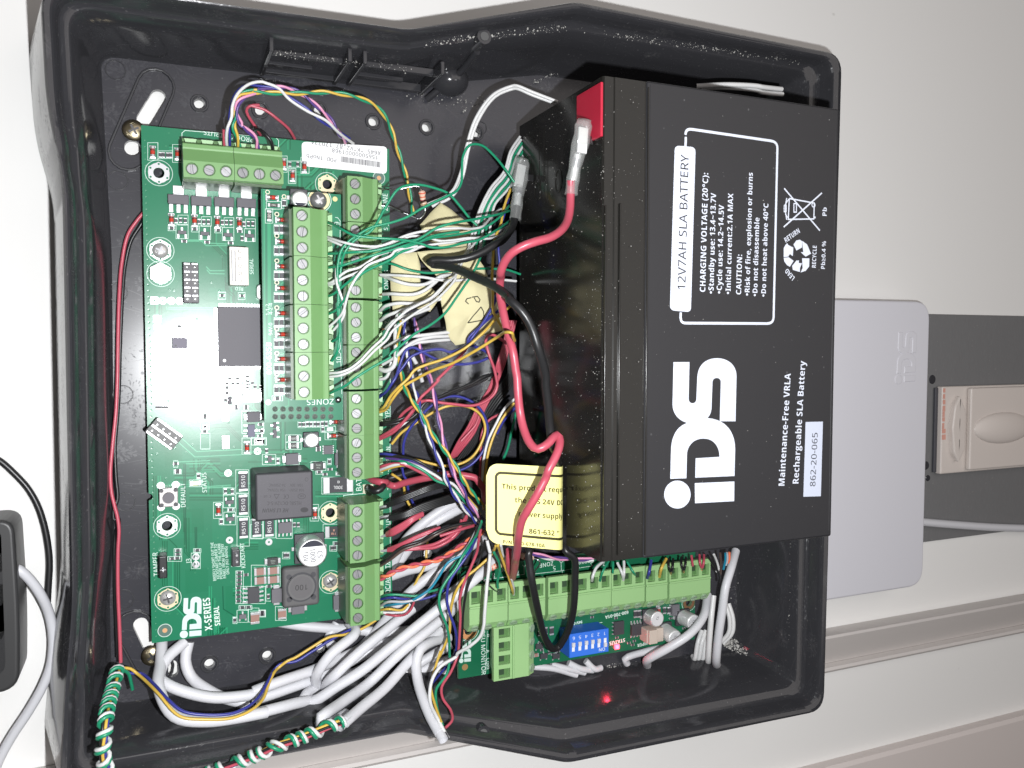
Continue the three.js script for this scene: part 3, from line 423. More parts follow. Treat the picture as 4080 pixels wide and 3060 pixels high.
// mounting pads, their screws and nut
{
  const pad = new THREE.Shape(); for (let i = 0; i <= 72; i++) { const a = i / 72 * Math.PI * 2, r = 3.25 + 0.32 * Math.max(0, Math.cos(6 * (a + Math.PI / 2))) ** 2; i ? pad.lineTo(Math.cos(a) * r, Math.sin(a) * r) : pad.moveTo(r, 0); }
  pad.holes.push(holePath(0, 0, 1.7)); for (let i = 0; i < 6; i++) { const a = i / 6 * Math.PI * 2 + Math.PI / 2; pad.holes.push(holePath(Math.cos(a) * 2.9, Math.sin(a) * 2.9, 0.34, 10)); }
  const padGeo = extrude(pad, 0.08), head = new THREE.SphereGeometry(0.0026, 24, 12, 0, Math.PI * 2, 0, 1.35).rotateX(Math.PI / 2).scale(1, 1, 0.62), cross = merge([box(3, 0.55, 0.7), box(0.55, 3, 0.72)]), hexNut = new THREE.CylinderGeometry(0.0036, 0.0036, 0.0024, 6).rotateX(Math.PI / 2), stud = cyl(1.5, 1.4, 3.6, 18), studTop = cyl(0.7, 1.0, 0.3, 14);
  for (const [x, y, finish, what] of MOUNTS) {
    const p = at(x, y, ZM), m = part('mounting_pad', padGeo, M[finish], mainBoard, V(p.x, p.y, ZM + 0.004));
    if (what === 'screw') { const t = thing('board_screw', y < 1100 ? 'shiny cross-head screw above the hexagon nut on the main board' : x < 800 ? 'shiny cross-head screw beside the printed emblem on the main board' : 'shiny cross-head screw right of the square inductor', 'screw', V(p.x, p.y, ZM)); const q = at(x, y, ZM + 1.5); part('head', head, M.chrome ??= std([0.62, 0.61, 0.6], 0.26, { metalness: 0.55 }), t, V(q.x, q.y, ZM)); part('cross_recess', cross, M.darkSteel, t, V(q.x, q.y, ZM + 1.32)).rotation.z = x * 0.7; }
    if (what === 'nut') { const t = thing('hexagon_nut', 'bright hexagon nut on a threaded stud by the left board edge', 'nut', V(p.x, p.y, ZM)); part('nut', hexNut, std([0.4, 0.4, 0.41], 0.3, { metalness: 0.8 }), t, V(p.x, p.y, ZM + 1.3)); part('stud', stud, M.steel, t, V(p.x, p.y, ZM + 1.9)); part('stud_tip', studTop, M.darkSteel, t, V(p.x, p.y, ZM + 3.85)); }
  }
}
// ---- screw terminals. Local axes: x along the row, y from the screws to the wires, z off the board
const POLE = 5.08;
const screwHead = (() => { const half = new THREE.Shape(); half.moveTo(-1.5, 0.28); for (let i = 0; i <= 14; i++) { const a = Math.PI - Math.asin(0.18) - i / 14 * (Math.PI - 2 * Math.asin(0.18)); half.lineTo(Math.cos(a) * 1.55, Math.sin(a) * 1.55); } const q = extrude(half, 0.6, 0.1, 1); return merge([q, q.clone().rotateZ(Math.PI), cyl(1.45, 1.45, 0.3, 20).translate(0, 0, 0.00002)]); })();
const ringDark = cyl(1.92, 1.92, 0.1, 24);
function tubProfile(n, h, shelf) {
  const L = n * POLE - 0.12, prof = shapeOf([[0.3, 0], [0.3, h - 2.2], [1.2, h - 1], [5.5, h - 1], [5.5, h - 0.05], [9.6, h - 2.6], [10.1, h - 2.4], [11.2, h - 2.5], [11.7, h - 3.2], [11.7, shelf - 3.4], [12.2, shelf - 3.4], [12.2, 0]]);
  const body = new THREE.ExtrudeGeometry(prof, { depth: L, bevelEnabled: false }).scale(K, K, K).rotateY(Math.PI / 2).rotateX(Math.PI / 2);   // profile (y, z) swept along x
  const plate = shapeOf([[0, 0.35], [L, 0.35], [L, 5.5], [0, 5.5]]); for (let i = 0; i < n; i++) plate.holes.push(holePath((i + 0.5) * POLE - 0.06, 3.0, 1.9, 24));
  const top = extrude(plate, 1, 0).translate(0, 0, (h - 1.02) * K);
  const walls = [boxAt(0, L, 13.4, 13.8, 0, shelf - 0.6)];
  for (let i = 0; i <= n; i++) walls.push(boxAt(Math.max(0, i * POLE - 0.75), Math.min(L, i * POLE + 0.65), 11.5, 13.7, 0, shelf - 0.9));
  return { body: merge([body, top]), shelf: merge(walls), L };
}
const wedge = new THREE.ExtrudeGeometry(shapeOf([[-1.3, 0], [1.3, 0], [1.85, 2.1], [-1.85, 2.1]]), { depth: 0.5, bevelEnabled: false }).scale(K, K, K);
const tubs = {};
function terminals(parent, n, h, shelf, p, turn, opts = {}) {
  const T = tubs[[n, h, shelf]] ??= tubProfile(n, h, shelf);
  const b = part('terminal_block', T.body, M.green, parent, p); b.rotation.z = turn;
  const sh = mesh('wire_side', T.shelf, M.greenDark, b);
  mesh('clear_side', boxAt(0.2, T.L - 0.2, -0.55, 0.28, 0.3, h - 3.2), M.clearSide, b);
  for (let i = 0; i < n; i++) {
    const x = (i + 0.5) * POLE - 0.06, r = sub('screw_recess', ringDark, M.greenDark, b, x, 3.0, h - 1.04); void r;
    const s = sub('terminal_screw', screwHead, M.screw, b, x, 3.0, h - 0.95); s.rotation.z = rr(-1.6, 1.6); s.rotation.x = rr(-0.05, 0.05);
    sub('wire_entry', wedge, M.greenLight, b, x, 11.75, shelf - 0.78).rotation.x = 0.1;
    sub('entry_hole', box(2.0, 0.5, 0.3), M.hole, b, x, 11.9, shelf - 0.42);
  }
  return b;
}
seed = 11;
// main column: rows run down the picture; their screws stand at these heights of it
for (const rows of [[732, 794, 855], [915, 975, 1034], [1097, 1157], [1225, 1286, 1344], [1404, 1465, 1524], [1589, 1647, 1705], [1765, 1824, 1881], [2039, 2096, 2154, 2213], [2290, 2348, 2405, 2462]]) {
  const x = 1415 + (rows[0] - 732) * 0.0064, a = at(x, rows[0], ZM + 17.1);
  terminals(mainBoard, rows.length, 17.1, 10.5, V(a.x - 3.0, a.y + POLE / 2 - 0.06, ZM), -Math.PI / 2);
}
{ const a = at(764.5, 672, ZM + 17.1); for (const k of [0, 3]) terminals(mainBoard, 3, 17.1, 10.5, V(a.x - POLE / 2 + k * POLE + 0.06, a.y - 3.0, ZM), 0); }

// ---- components of the main board
const onMain = (name, v, x0, y0, x1, y1, h, mat, r) => chip(mainBoard, name, v, x0, y0, x1, y1, ZM, h, mat, r);
for (const [x0, y0, x1, y1, tx0, ty0, tx1, ty1] of [[665, 1075, 1000, 1245, 745, 940, 920, 1070], [1030, 1100, 1355, 1270, 1100, 955, 1283, 1095], [1395, 1115, 1712, 1285, 1462, 980, 1635, 1112], [1752, 1135, 2060, 1300, 1815, 1005, 1990, 1130]]) {
  const [m, q] = onMain('power_transistor', 'e', x0, y0, x1, y1, 2.2, M.chipGrey, 0.25), t = rectAt('e', tx0, ty0, tx1, ty1, ZM + 0.8);
  sub('metal_tab', box(t.w, t.h, 0.8, 0.15), M.silver, m, t.x - q.x, t.y - q.y, -0.68); sub('tab_step', box(t.w * 0.98, t.h * 0.3, 0.5, 0.1), M.tin, m, t.x - q.x, q.h / 2 + 0.25, 0.0); legs(m, q, 2.2, 'bottom', 3, 1.25, 2.5, 0.7);
}
{ const [m, q] = onMain('power_transistor', 'e', 2090, 1155, 2150, 1310, 2.2, M.chipGrey); legs(m, q, 2.2, 'bottom', 1, 1.1, 2.4); }
for (const [v, x, y, hz] of [['e', 428, 410], ['e', 820, 440], ['e', 722, 1475], ['e', 1088, 1490], ['e', 1447, 1515], ['e', 1795, 1535], ['b', 265, 1310], ['b', 430, 1335], ['b', 335, 1405], ['q', 1915, 330], ['q', 1465, 1315], ['r', 1012, 580], ['n', 1340, 715, 1], ['n', 1300, 935, 1]]) diode(mainBoard, ...vp(v, x, y), ZM, hz);
// three-legged transistors under the power transistors
for (const [x, y, up] of [[890, 100, 1], [1250, 120, 1], [1615, 140, 1], [1955, 155, 1]]) { const [m, q] = onMain('small_transistor', 'i', x - 70, y - 32, x + 70, y + 32, 0.95, M.chipGrey, 0.1); legs(m, q, 0.95, 'bottom', 2, 0.7, 1.3); legs(m, q, 0.95, 'top', 1, 0.7, 1.2); void up; }
for (const [v, x0, y0, x1, y1, s1, n1, s2, n2] of [['q', 1572, 1165, 1705, 1215, 'top', 2, 'bottom', 1], ['q', 1585, 1430, 1715, 1480, 'top', 2, 'bottom', 1], ['n', 350, 725, 405, 815, 'left', 1, 'right', 2], ['n', 348, 840, 410, 965, 'left', 1, 'right', 2], ['n', 265, 1255, 330, 1350, 'left', 2, 'right', 1], ['u', 1790, 1385, 1905, 1440, 'bottom', 2, 'top', 1], ['m', 1610, 1110, 1675, 1230, 'left', 2, 'right', 1]]) { const [m, q] = onMain('small_transistor', v, x0, y0, x1, y1, 0.95, M.chipGrey, 0.1); legs(m, q, 0.95, s1, n1, 0.6, 0.9); legs(m, q, 0.95, s2, n2, 0.6, 0.9); }
// chips
{ const [m, q] = onMain('microcontroller', 'm', 1450, -310, 2360, 625, 1.5, std([0.16, 0.155, 0.17], 0.8, { bumpMap: tiled(canvasTex(256, 256, (g, w, h) => { g.fillStyle = '#808080'; g.fillRect(0, 0, w, h); for (let i = 0; i < 2600; i++) { g.fillStyle = rnd() < 0.5 ? 'rgba(175,175,175,.5)' : 'rgba(80,80,80,.5)'; g.beginPath(); g.arc(rnd() * w, rnd() * h, rr(1, 3), 0, 7); g.fill(); } }, false), 1, 1), bumpScale: 0.00008 }), 0.25);
  for (const s of ['top', 'left', 'bottom']) legs(m, q, 1.5, s, 36, 0.24, 1.3, 0.94); sub('corner_dot', cyl(0.55, 0.55, 0.06, 16), M.white, m, -q.w / 2 + 1.9, -q.h / 2 + 2.0, 0.76); }
{ const [m, q] = onMain('memory_chip', 'm', 735, 182, 972, 348, 1.4, std([0.19, 0.18, 0.22], 0.7)); legs(m, q, 1.4, 'top', 4, 0.5, 1.0); legs(m, q, 1.4, 'bottom', 4, 0.5, 1.0); sub('corner_dot', cyl(0.35, 0.35, 0.05, 12), M.chip, m, -q.w / 2 + 1, -q.h / 2 + 0.9, 0.71); }
{ const [m, q] = onMain('regulator_chip', 'u', 1925, 965, 2110, 1190, 1.5, M.chip); legs(m, q, 1.5, 'left', 4, 0.6, 1.7); legs(m, q, 1.5, 'right', 4, 0.6, 1.5); }
{ const [m, q] = onMain('driver_chip', 'r', 430, 725, 650, 880, 1.5, M.chipGrey); legs(m, q, 1.5, 'top', 4, 0.5, 0.8); legs(m, q, 1.5, 'bottom', 4, 0.5, 1.3); }
{ const [m, q] = onMain('square_chip', 'n', 1150, 1090, 1290, 1220, 0.9, M.chipGrey); legs(m, q, 0.9, 'left', 5, 0.3, 0.5); legs(m, q, 0.9, 'right', 5, 0.3, 0.5); }
{ const [m, q] = onMain('supply_chip', 'q', 1920, -30, 2040, 160, 1.4, std([0.14, 0.14, 0.2], 0.6)); legs(m, q, 1.4, 'left', 3, 0.6, 1.2); legs(m, q, 1.4, 'right', 1, 0.9, 1.0); }
// block diodes: body and bent metal ends
for (const [v, x0, y0, x1, y1, vert] of [['n', 548, 1218, 752, 1385, 0], ['n', 1325, 1210, 1476, 1395, 1], ['m', 1915, 1350, 2125, 1505, 0], ['v', 325, 590, 490, 790, 1], ['v', 640, 830, 845, 965, 0], ['v', 1298, 695, 1450, 895, 1]]) {
  const [m, q] = onMain('block_diode', v, x0, y0, x1, y1, 2.1, M.chipGrey, 0.2);
  for (const s of [-1, 1]) vert ? sub('metal_end', box(q.w * 0.6, 1.2, 1.1, 0.15), M.tin, m, 0, s * (q.h / 2 + 0.45), -0.5) : sub('metal_end', box(1.2, q.h * 0.62, 1.1, 0.15), M.tin, m, s * (q.w / 2 + 0.45), 0, -0.5);
}
for (const [v, x0, y0, x1, y1, txt] of [['n', 985, 1355, 1140, 1475, 'T54\nSMAJ'], ['r', 262, 1290, 430, 1390, 'T36\nSMAJ']]) { const [m, q] = onMain('block_diode', v, x0, y0, x1, y1, 2, M.chip, 0.15); topPlate(m, q.w * 0.9, q.h * 0.8, 1, codeMat(txt, 184, q.w / q.h, 'rgb(46,50,48)', 'rgb(170,180,172)')); for (const s of [-1, 1]) sub('metal_end', box(1.1, q.h * 0.7, 1.1, 0.15), M.tin, m, s * (q.w / 2 + 0.4), 0, -0.4); }
{ const [m, q] = onMain('resettable_fuse', 'r', 1242, 15, 1508, 236, 0.9, M.chip, 0.1); topPlate(m, q.w * 0.94, q.h * 0.9, 0.45, codeMat('300L\nα', 184, q.w / q.h)); for (const s of [-1, 1]) sub('metal_end', box(2.3, q.h * 1.05, 0.8, 0.15), M.tin, m, s * (q.w / 2 + 1.2), 0, 0); }
{ const [m, q] = onMain('resettable_fuse', 'r', 1240, 790, 1366, 940, 0.8, M.chip, 0.1); topPlate(m, q.w * 0.94, q.h * 0.9, 0.4, codeMat('110\nR', 184, q.w / q.h, 'rgb(46,46,50)', 'rgb(235,170,140)')); for (const s of [-1, 1]) sub('metal_end', box(1.6, q.h * 1.1, 0.8, 0.15), M.tin, m, s * (q.w / 2 + 0.85), 0, 0); }
for (const [v, x0, y0, x1, y1] of [['q', 1780, 745, 1925, 975], ['q', 1782, 1115, 1925, 1345], ['q', 1790, 1485, 1930, 1715], ['r', 20, 690, 165, 905], ['r', 220, 680, 362, 898]]) {
  const [m, q] = onMain('power_resistor', v, x0, y0, x1, y1, 0.7, M.chip, 0.06); topPlate(m, q.w * 0.96, q.h * 0.94, 0.35, M.code510 ??= codeMat('R510', -90, 0.62, 'rgb(46,47,56)', 'rgb(228,228,228)')); for (const s of [-1, 1]) sub('metal_end', box(q.w, 0.8, 0.72, 0.08), M.tin, m, 0, s * (q.h / 2 + 0.4), 0);
}
for (const y of [975, 1090]) { const [m, q] = onMain('power_resistor', 'n', 625, y - 42, 720, y + 42, 0.6, M.chip, 0.06); topPlate(m, q.w * 0.96, q.h * 0.9, 0.3, M.code600 ??= codeMat('0R9', 180, 1.2, 'rgb(50,52,52)', 'rgb(190,196,190)')); for (const s of [-1, 1]) sub('metal_end', box(0.75, q.h, 0.64, 0.08), M.tin, m, s * (q.w / 2 + 0.38), 0, 0); }
// relay: tall dark box with print on its lid
{ const [m, q] = onMain('relay', 'n', 62, 1532, 984, 2220, 15.4, std([0.05, 0.05, 0.056], 0.5), 0.9);
  const t = canvasTex(1024, 760, (g, w, h) => { g.fillStyle = 'rgb(72,70,76)'; g.fillRect(0, 0, w, h); seed = 3; speckle(g, w, h, 1600, 2.2, '96,94,100', 0.5); speckle(g, w, h, 900, 2, '50,48,54', 0.5); g.save(); g.translate(w / 2, h / 2); g.rotate(Math.PI * 1.02); g.fillStyle = 'rgb(34,33,38)'; g.textAlign = 'center';
    g.font = 'bold 92px sans-serif'; g.save(); g.transform(1, 0, -0.18, 1, 0, 0); g.fillText('HE LI SHUN', 120, -218); g.restore(); g.beginPath(); g.ellipse(-395, -245, 78, 44, 0, 0, 7); g.fill();
    g.font = '86px sans-serif'; g.fillText('HLS8L-DC12V-S-C', 0, -96); g.font = '70px sans-serif'; g.fillText('c  us', 330, 12); g.font = '96px sans-serif'; g.fillText('C€', -30, 24); g.font = 'bold 40px sans-serif'; g.fillText('CQC', -330, 10); g.lineWidth = 8; g.strokeStyle = 'rgb(34,33,38)'; g.beginPath(); g.ellipse(-330, -5, 74, 44, 0, 0, 7); g.stroke(); g.beginPath(); g.moveTo(105, 28); g.lineTo(205, 28); g.lineTo(155, -48); g.closePath(); g.stroke();
    g.font = '66px sans-serif'; g.fillText('10A 250V~   15A 120VAC', -20, 128); g.fillText('10A  30V⎓   7A 250VAC', -20, 214); g.lineWidth = 6; g.beginPath(); g.arc(-410, 292, 30, 0, 7); g.stroke(); g.restore(); });
  sub('lid_print', box(q.w - 1.5, q.h - 1.5, 0.1), std([1, 1, 1], 0.55, { map: t }), m, 0, 0, 7.72); }
// electrolytic capacitors: square foot, can, printed top
function canCap(parent, fx, fy, tx, ty, z, r, h, text, turn, half) {
  const a = at(fx, fy, z), b = at(tx, ty, z + h), m = part('electrolytic_capacitor', box(r * 2.12, r * 2.12, 1.6, 0.35), M.chip, parent, V(a.x, a.y, z + 0.8));
  const prof = [[0, 1.3], [r * 0.97, 1.3], [r, 1.8], [r, h * 0.18 + 1.2], [r * 0.96, h * 0.22 + 1.2], [r, h * 0.26 + 1.2], [r, h - 0.5], [r - 0.35, h - 0.08], [r - 0.6, h], [0, h]].map(([x, y]) => new THREE.Vector2(x * K, y * K));
  const g = new THREE.LatheGeometry(prof, 40).rotateX(Math.PI / 2); const sh = [(b.x - a.x) / h, (b.y - a.y) / h]; g.applyMatrix4(new THREE.Matrix4().set(1, 0, sh[0], 0, 0, 1, sh[1], 0, 0, 0, 1, 0, 0, 0, 0, 1));
  const c = sub('can', g, M.silver, m, 0, 0, -0.8);
  const map = canvasTex(256, 256, (k, w, hh) => { k.fillStyle = 'rgb(226,226,228)'; k.fillRect(0, 0, w, hh); k.fillStyle = 'rgb(44,46,58)'; if (half === 'left') k.fillRect(0, 0, w * 0.24, hh); if (half === 'right') k.fillRect(w * 0.74, 0, w, hh); k.fillStyle = 'rgb(40,42,50)'; k.font = '66px sans-serif'; k.translate(w * (half === 'left' ? 0.58 : 0.42), hh / 2); k.rotate(turn * Math.PI / 180); k.textAlign = 'center'; k.textBaseline = 'middle'; const L = text.split('\n'); L.forEach((s, i) => k.fillText(s, 0, (i - (L.length - 1) / 2) * 70)); });
  const disc = new THREE.CylinderGeometry((r - 0.55) * K, (r - 0.55) * K, 0.08 * K, 36); disc.rotateX(Math.PI / 2);
  sub('printed_top', disc, std([1, 1, 1], 0.42, { map, metalness: 0.35 }), m, b.x - a.x, b.y - a.y, h - 0.8 + 0.02); for (const s of [-1, 1]) sub('terminal_tab', box(1.1, 1.3, 0.5, 0.1), M.tin, m, s * (r * 1.06 + 0.3), 0, -0.5); void c; return m;
}
canCap(mainBoard, 1231, 2181, 1246, 2204, ZM, 5.0, 10.2, 'CS\n1000\n16V', -3, 'left');
canCap(mainBoard, 1237, 1750, 1243, 1755, ZM, 2.6, 4.4, '', 0, '');
// inductor: square body with a round top, four pits
{ const [m, q] = onMain('inductor', 'v', 495, 262, 1085, 830, 4.6, std([0.1, 0.098, 0.1], 0.65), 1.3);
  const dent = cyl(5.25, 5.25, 0.3, 40); sub('round_groove', dent, M.chip, m, 0, 0, 2.2); sub('round_core', cyl(4.7, 4.6, 0.7, 40), std([0.12, 0.118, 0.12], 0.65), m, 0, 0, 2.35);
  for (const [sx, sy] of [[-1, -1], [1, -1], [1, 1], [-1, 1]]) sub('corner_pit', cyl(0.95, 0.95, 0.3, 16), M.chip, m, sx * 4.15, sy * 4.0, 2.2);
  const t = canvasTex(256, 256, (g, w, h) => { g.fillStyle = 'rgb(92,90,92)'; g.fillRect(0, 0, w, h); g.translate(w / 2, h / 2); g.rotate(Math.PI / 2 + 0.05); g.fillStyle = 'rgb(36,36,38)'; g.font = '84px monospace'; g.textAlign = 'center'; g.textBaseline = 'middle'; g.fillText('100', 0, 0); });
  sub('code_print', cyl(3.9, 3.9, 0.05, 40), std([1, 1, 1], 0.65, { map: t }), m, 0, 0, 2.73); }
// ceramic capacitors and small parts in rows
for (const [v, x, y, w, h] of [['v', 140, 300, 3.9, 2.4], ['v', 350, 285, 3.9, 2.4], ['v', 145, 440, 3.9, 2.4], ['v', 350, 425, 3.9, 2.4], ['v', 60, 1030, 2.9, 3.9], ['v', 485, 965, 2.8, 3.6]]) smd(mainBoard, ...vp(v, x, y), ZM, w, h, 'capacitor');
seed = 31;
const small = (list, w, h) => { for (const [v, x, y] of list) smd(mainBoard, ...vp(v, x, y), ZM, w, h); };
small([['e', 548, 460], ['e', 598, 460], ['e', 662, 465], ['e', 712, 465], ['e', 868, 1490], ['e', 940, 1495], ['e', 1235, 1515], ['e', 1305, 1515], ['e', 1590, 1525], ['e', 1660, 1525], ['e', 1935, 1545], ['e', 2005, 1545], ['e', 797, 1495], ['e', 1160, 1510], ['e', 1525, 1525], ['e', 1865, 1550], ['i', 1835, 195], ['q', 1150, 775], ['q', 1575, 1015], ['q', 1680, 1020], ['q', 1507, 1495], ['n', 772, 755], ['n', 830, 755], ['n', 890, 750], ['n', 945, 750], ['n', 1008, 750], ['n', 1060, 750], ['n', 1125, 745], ['n', 1185, 745], ['n', 1132, 830], ['n', 425, 1330], ['n', 1237, 1340], ['n', 1410, 1060], ['r', 685, 755], ['r', 745, 755], ['r', 535, 1235], ['r', 580, 1235], ['r', 1275, 1120], ['r', 1320, 1115], ['u', 1720, 1465], ['n', 248, 1170], ['q', 2150, 70], ['b', 312, 1315], ['b', 375, 1315], ['v', 275, 700]], 0.95, 1.7);
small([['i', 725, 35], ['i', 1090, 50], ['i', 1460, 65], ['i', 1800, 85], ['i', 925, 240], ['i', 1285, 255], ['i', 1655, 268], ['i', 1520, 1095], ['i', 1835, 1100], ['i', 2110, 1100], ['q', 792, 585], ['q', 820, 690], ['q', 820, 720], ['q', 1655, 1310], ['u', 825, 372], ['u', 825, 430], ['u', 735, 500], ['u', 815, 492], ['u', 1130, 368], ['u', 1790, 720], ['u', 1790, 780], ['u', 1790, 840], ['u', 1790, 900], ['u', 1780, 960], ['u', 1780, 1030], ['u', 1780, 1100], ['u', 1780, 1165], ['u', 1895, 755], ['u', 1840, 1270], ['u', 1935, 1265], ['u', 2150, 1340], ['u', 2150, 1375], ['v', 285, 540], ['v', 180, 950], ['v', 180, 985], ['n', 1060, 1115], ['n', 1060, 1160], ['n', 1075, 1505], ['n', 1380, 1530], ['n', 1245, 1460], ['n', 1165, 1540], ['r', 1340, 1050], ['m', 1600, 965], ['m', 1600, 1050], ['m', 1575, 1165], ['n', 152, 755], ['n', 165, 850], ['n', 140, 935], ['q', 1245, 75]], 1.75, 0.9);
for (const [x, y] of [[495, 1275], [543, 1275], [597, 1275], [648, 1275], [1640, 820], [1765, 820], [1600, 900], [1690, 900], [1770, 900], [1920, 790], [1925, 865], [1930, 915], [2000, 890], [1925, 955], [2040, 955], [2130, 955], [1255, 1580], [850, 0]]) smd(mainBoard, ...vp('m', x, y), ZM, 0.9, 1.3);
for (const [x, y] of [[1255, 1420], [1255, 1580], [1745, 1275], [1900, 1275]]) smd(mainBoard, ...vp('m', x, y), ZM, 1.5, 1.5);
for (const [v, x, y, w, h] of [['q', 2110, 240, 3.2, 1.8], ['n', 130, 1025, 3.4, 1.9], ['n', 1245, 830, 2.2, 1.2]]) smd(mainBoard, ...vp(v, x, y), ZM, w, h, 'resistor', M.silver);
for (const [x0, y0, x1, y1] of [[1510, 1285, 1635, 1500], [1515, 1720, 1640, 1930]]) onMain('tinned_pad', 'm', x0, y0, x1, y1, 0.5, M.tin, 0.15);
{ const q = rectAt('m', 1800, 1005, 2400, 1195, ZM + 2.6), m = part('crystal_base', extrude(shapeOf(roundPts([[-q.w / 2, -q.h / 2], [q.w / 2, -q.h / 2], [q.w / 2, q.h / 2], [-q.w / 2, q.h / 2]], q.h * 0.48, 8)), 0.6, 0.15, 1), M.tin, mainBoard, V(q.x, q.y, ZM)); const w = q.w * 0.9, h = q.h * 0.76; sub('crystal_can', extrude(shapeOf(roundPts([[-w / 2, -h / 2], [w / 2, -h / 2], [w / 2, h / 2], [-w / 2, h / 2]], h * 0.48, 8)), 2.2, 0.4, 3), M.silver, m, 0, 0, 0.5); }
{ const p0 = at(...vp('m', 2150, -540), ZM + 3); const m = part('crystal_can', extrude(shapeOf(roundPts([[-1.8, -2.6], [1.8, -2.6], [1.8, 2.6], [-1.8, 2.6]], 1.7, 6)), 2.6, 0.4, 3), M.silver, mainBoard, V(p0.x, p0.y, ZM)); void m; }
// header sockets
function header(v, x0, y0, x1, y1, cols, rows, z = ZM, h = 4.2) { const [m, q] = onMain('header_socket', v, x0, y0, x1, y1, h, std([0.07, 0.065, 0.075], 0.5), 0.2); for (let i = 0; i < cols; i++) for (let j = 0; j < rows; j++) { const x = ((i + 0.5) / cols - 0.5) * q.w, y = ((j + 0.5) / rows - 0.5) * q.h; sub('pin_hole', box(q.w / cols * 0.62, q.h / rows * 0.5, 0.1), M.blackRubber, m, x, y, h / 2 + 0.03); sub('pin_contact', box(q.w / cols * 0.75, q.h / rows * 0.2, 0.14, 0.04), M.tin, m, x, y + q.h / rows * 0.4, h / 2 + 0.04); sub('contact_tip', cyl(0.2, 0.2, 0.1, 8), M.tin, m, x, y - 0.1, h / 2 + 0.1); } return m; }
header('i', 905, 580, 1160, 1215, 2, 5);
{ const p = at(655, 1729, ZM + 4), a = at(612, 1695, ZM + 4), b = at(690, 1758, ZM + 4), m = part('header_socket', box(10.3, 5.6, 4, 0.2), std([0.11, 0.11, 0.11], 0.5), mainBoard, V(p.x, p.y, ZM + 2)); m.rotation.z = -0.70; void a; void b;
  for (let i = 0; i < 4; i++) for (const s of [-1, 1]) { sub('pin_hole', box(1.3, 1.2, 0.1), M.blackRubber, m, (i - 1.5) * 2.4, s * 1.25, 2.03); sub('contact_tip', box(0.4, 0.4, 0.12), M.tin, m, (i - 1.5) * 2.4, s * 1.25 - 0.2, 2.1); } for (const y of [-2.6, 0, 2.6]) sub('metal_strip', box(9.6, 0.7, 0.14, 0.05), M.silver, m, 0, y, 2.04); }
{ const [m, q] = onMain('serial_connector', 'i', 1632, 322, 1945, 938, 6, M.cream, 0.3); sub('key_slot', box(q.w * 0.14, q.h * 0.8, 0.2, 0.08), M.white, m, -q.w * 0.29, -q.h * 0.0, 3.0); for (const s of [-1, 1]) sub('slot_shadow', box(0.18, q.h * 0.82, 0.1), M.chipGrey, m, -q.w * 0.29 + s * q.w * 0.09, 0, 3.0); for (let i = 0; i < 5; i++) { sub('pin_hole', box(1.0, 0.95, 0.1, 0.02), std([0.3, 0.28, 0.26], 0.6), m, q.w * 0.04, (2 - i) * q.h * 0.195, 3.0); sub('pin', box(0.5, 0.5, 0.5, 0.05), M.tin, m, q.w * 0.04, (2 - i) * q.h * 0.195, 3.0); } }
// open pads
{ const ringPad = new THREE.Shape(); ringPad.absarc(0, 0, 1.2, 0, Math.PI * 2); ringPad.holes.push(holePath(0, 0, 0.35)); const rg = extrude(ringPad, 0.08), sq = shapeOf(roundPts([[-1.2, -1.2], [1.2, -1.2], [1.2, 1.2], [-1.2, 1.2]], 0.2)); sq.holes.push(holePath(0, 0, 0.35)); const sg = extrude(sq, 0.08);
  for (const [v, x, y, s] of [['i', 453, 1175, 1], ['i', 585, 1178], ['i', 718, 1180], ['i', 850, 1182], ['i', 500, 1465, 1], ['i', 500, 1590], ['m', 505, 135], ['m', 508, 260], ['m', 508, 385], ['m', 515, 515], ['q', 1615, 730], ['u', 1638, 205], ['q', 2078, 385], ['r', 282, 1025], ['u', 1108, 470], ['u', 1110, 590]]) { const p = at(...vp(v, x, y), ZM); part('solder_pad', s ? sg : rg, M.tin, mainBoard, V(p.x, p.y, ZM + 0.004)); } 
  for (const y of [470, 590]) { const p = at(...vp('u', 1108, y), ZM + 1); part('pin', cyl(0.75, 0.6, 3.2, 12), M.tin, mainBoard, V(p.x, p.y, ZM + 1.6)); } }
// push button, status lamp, jumpers
{ const [m, q] = onMain('push_button', 'q', 525, 978, 830, 1255, 3.4, std([0.42, 0.4, 0.39], 0.35, { metalness: 0.4 }), 0.3); sub('button', cyl(1.85, 1.8, 1.2, 28), M.chipGrey, m, 0, 0, 2.1); for (const [sx, sy] of [[-1, -1], [1, -1], [1, 1], [-1, 1]]) { sub('rivet', cyl(0.7, 0.6, 0.3, 14), M.chip, m, sx * q.w * 0.37, sy * q.h * 0.38, 1.75); sub('solder_pad', cyl(1.2, 1.2, 0.15, 18), M.tin, m, sx * q.w * 0.4, sy * (q.h * 0.5 + 0.5), -1.6); } }
{ const [m, q] = onMain('status_lamp', 'q', 1060, 858, 1150, 925, 0.8, std([0.75, 0.75, 0.5], 0.3), 0.1); for (const s of [-1, 1]) sub('metal_end', box(0.8, q.h, 0.7, 0.06), M.tin, m, s * (q.w / 2 + 0.4), 0, -0.05); }
{ const [m, q] = onMain('jumper', 'u', 518, 462, 662, 808, 6, std([0.02, 0.02, 0.022], 0.35), 0.5); for (const y of [-0.4, -1.2]) sub('pin', box(0.55, 0.6, 1.0, 0.1), M.steel, m, 0, y, 3.0); sub('bridge', box(q.w * 0.7, 0.3, 0.5), M.steel, m, 0, -0.8, 2.95); }
{ const [m] = onMain('jumper', 'u', 1672, 365, 1805, 618, 4.5, std([0.045, 0.045, 0.05], 0.35), 0.4); for (const y of [1.2, -1.0]) sub('pin', cyl(0.45, 0.4, 1.6, 10), M.steel, m, 0.2, y, 2.6); }

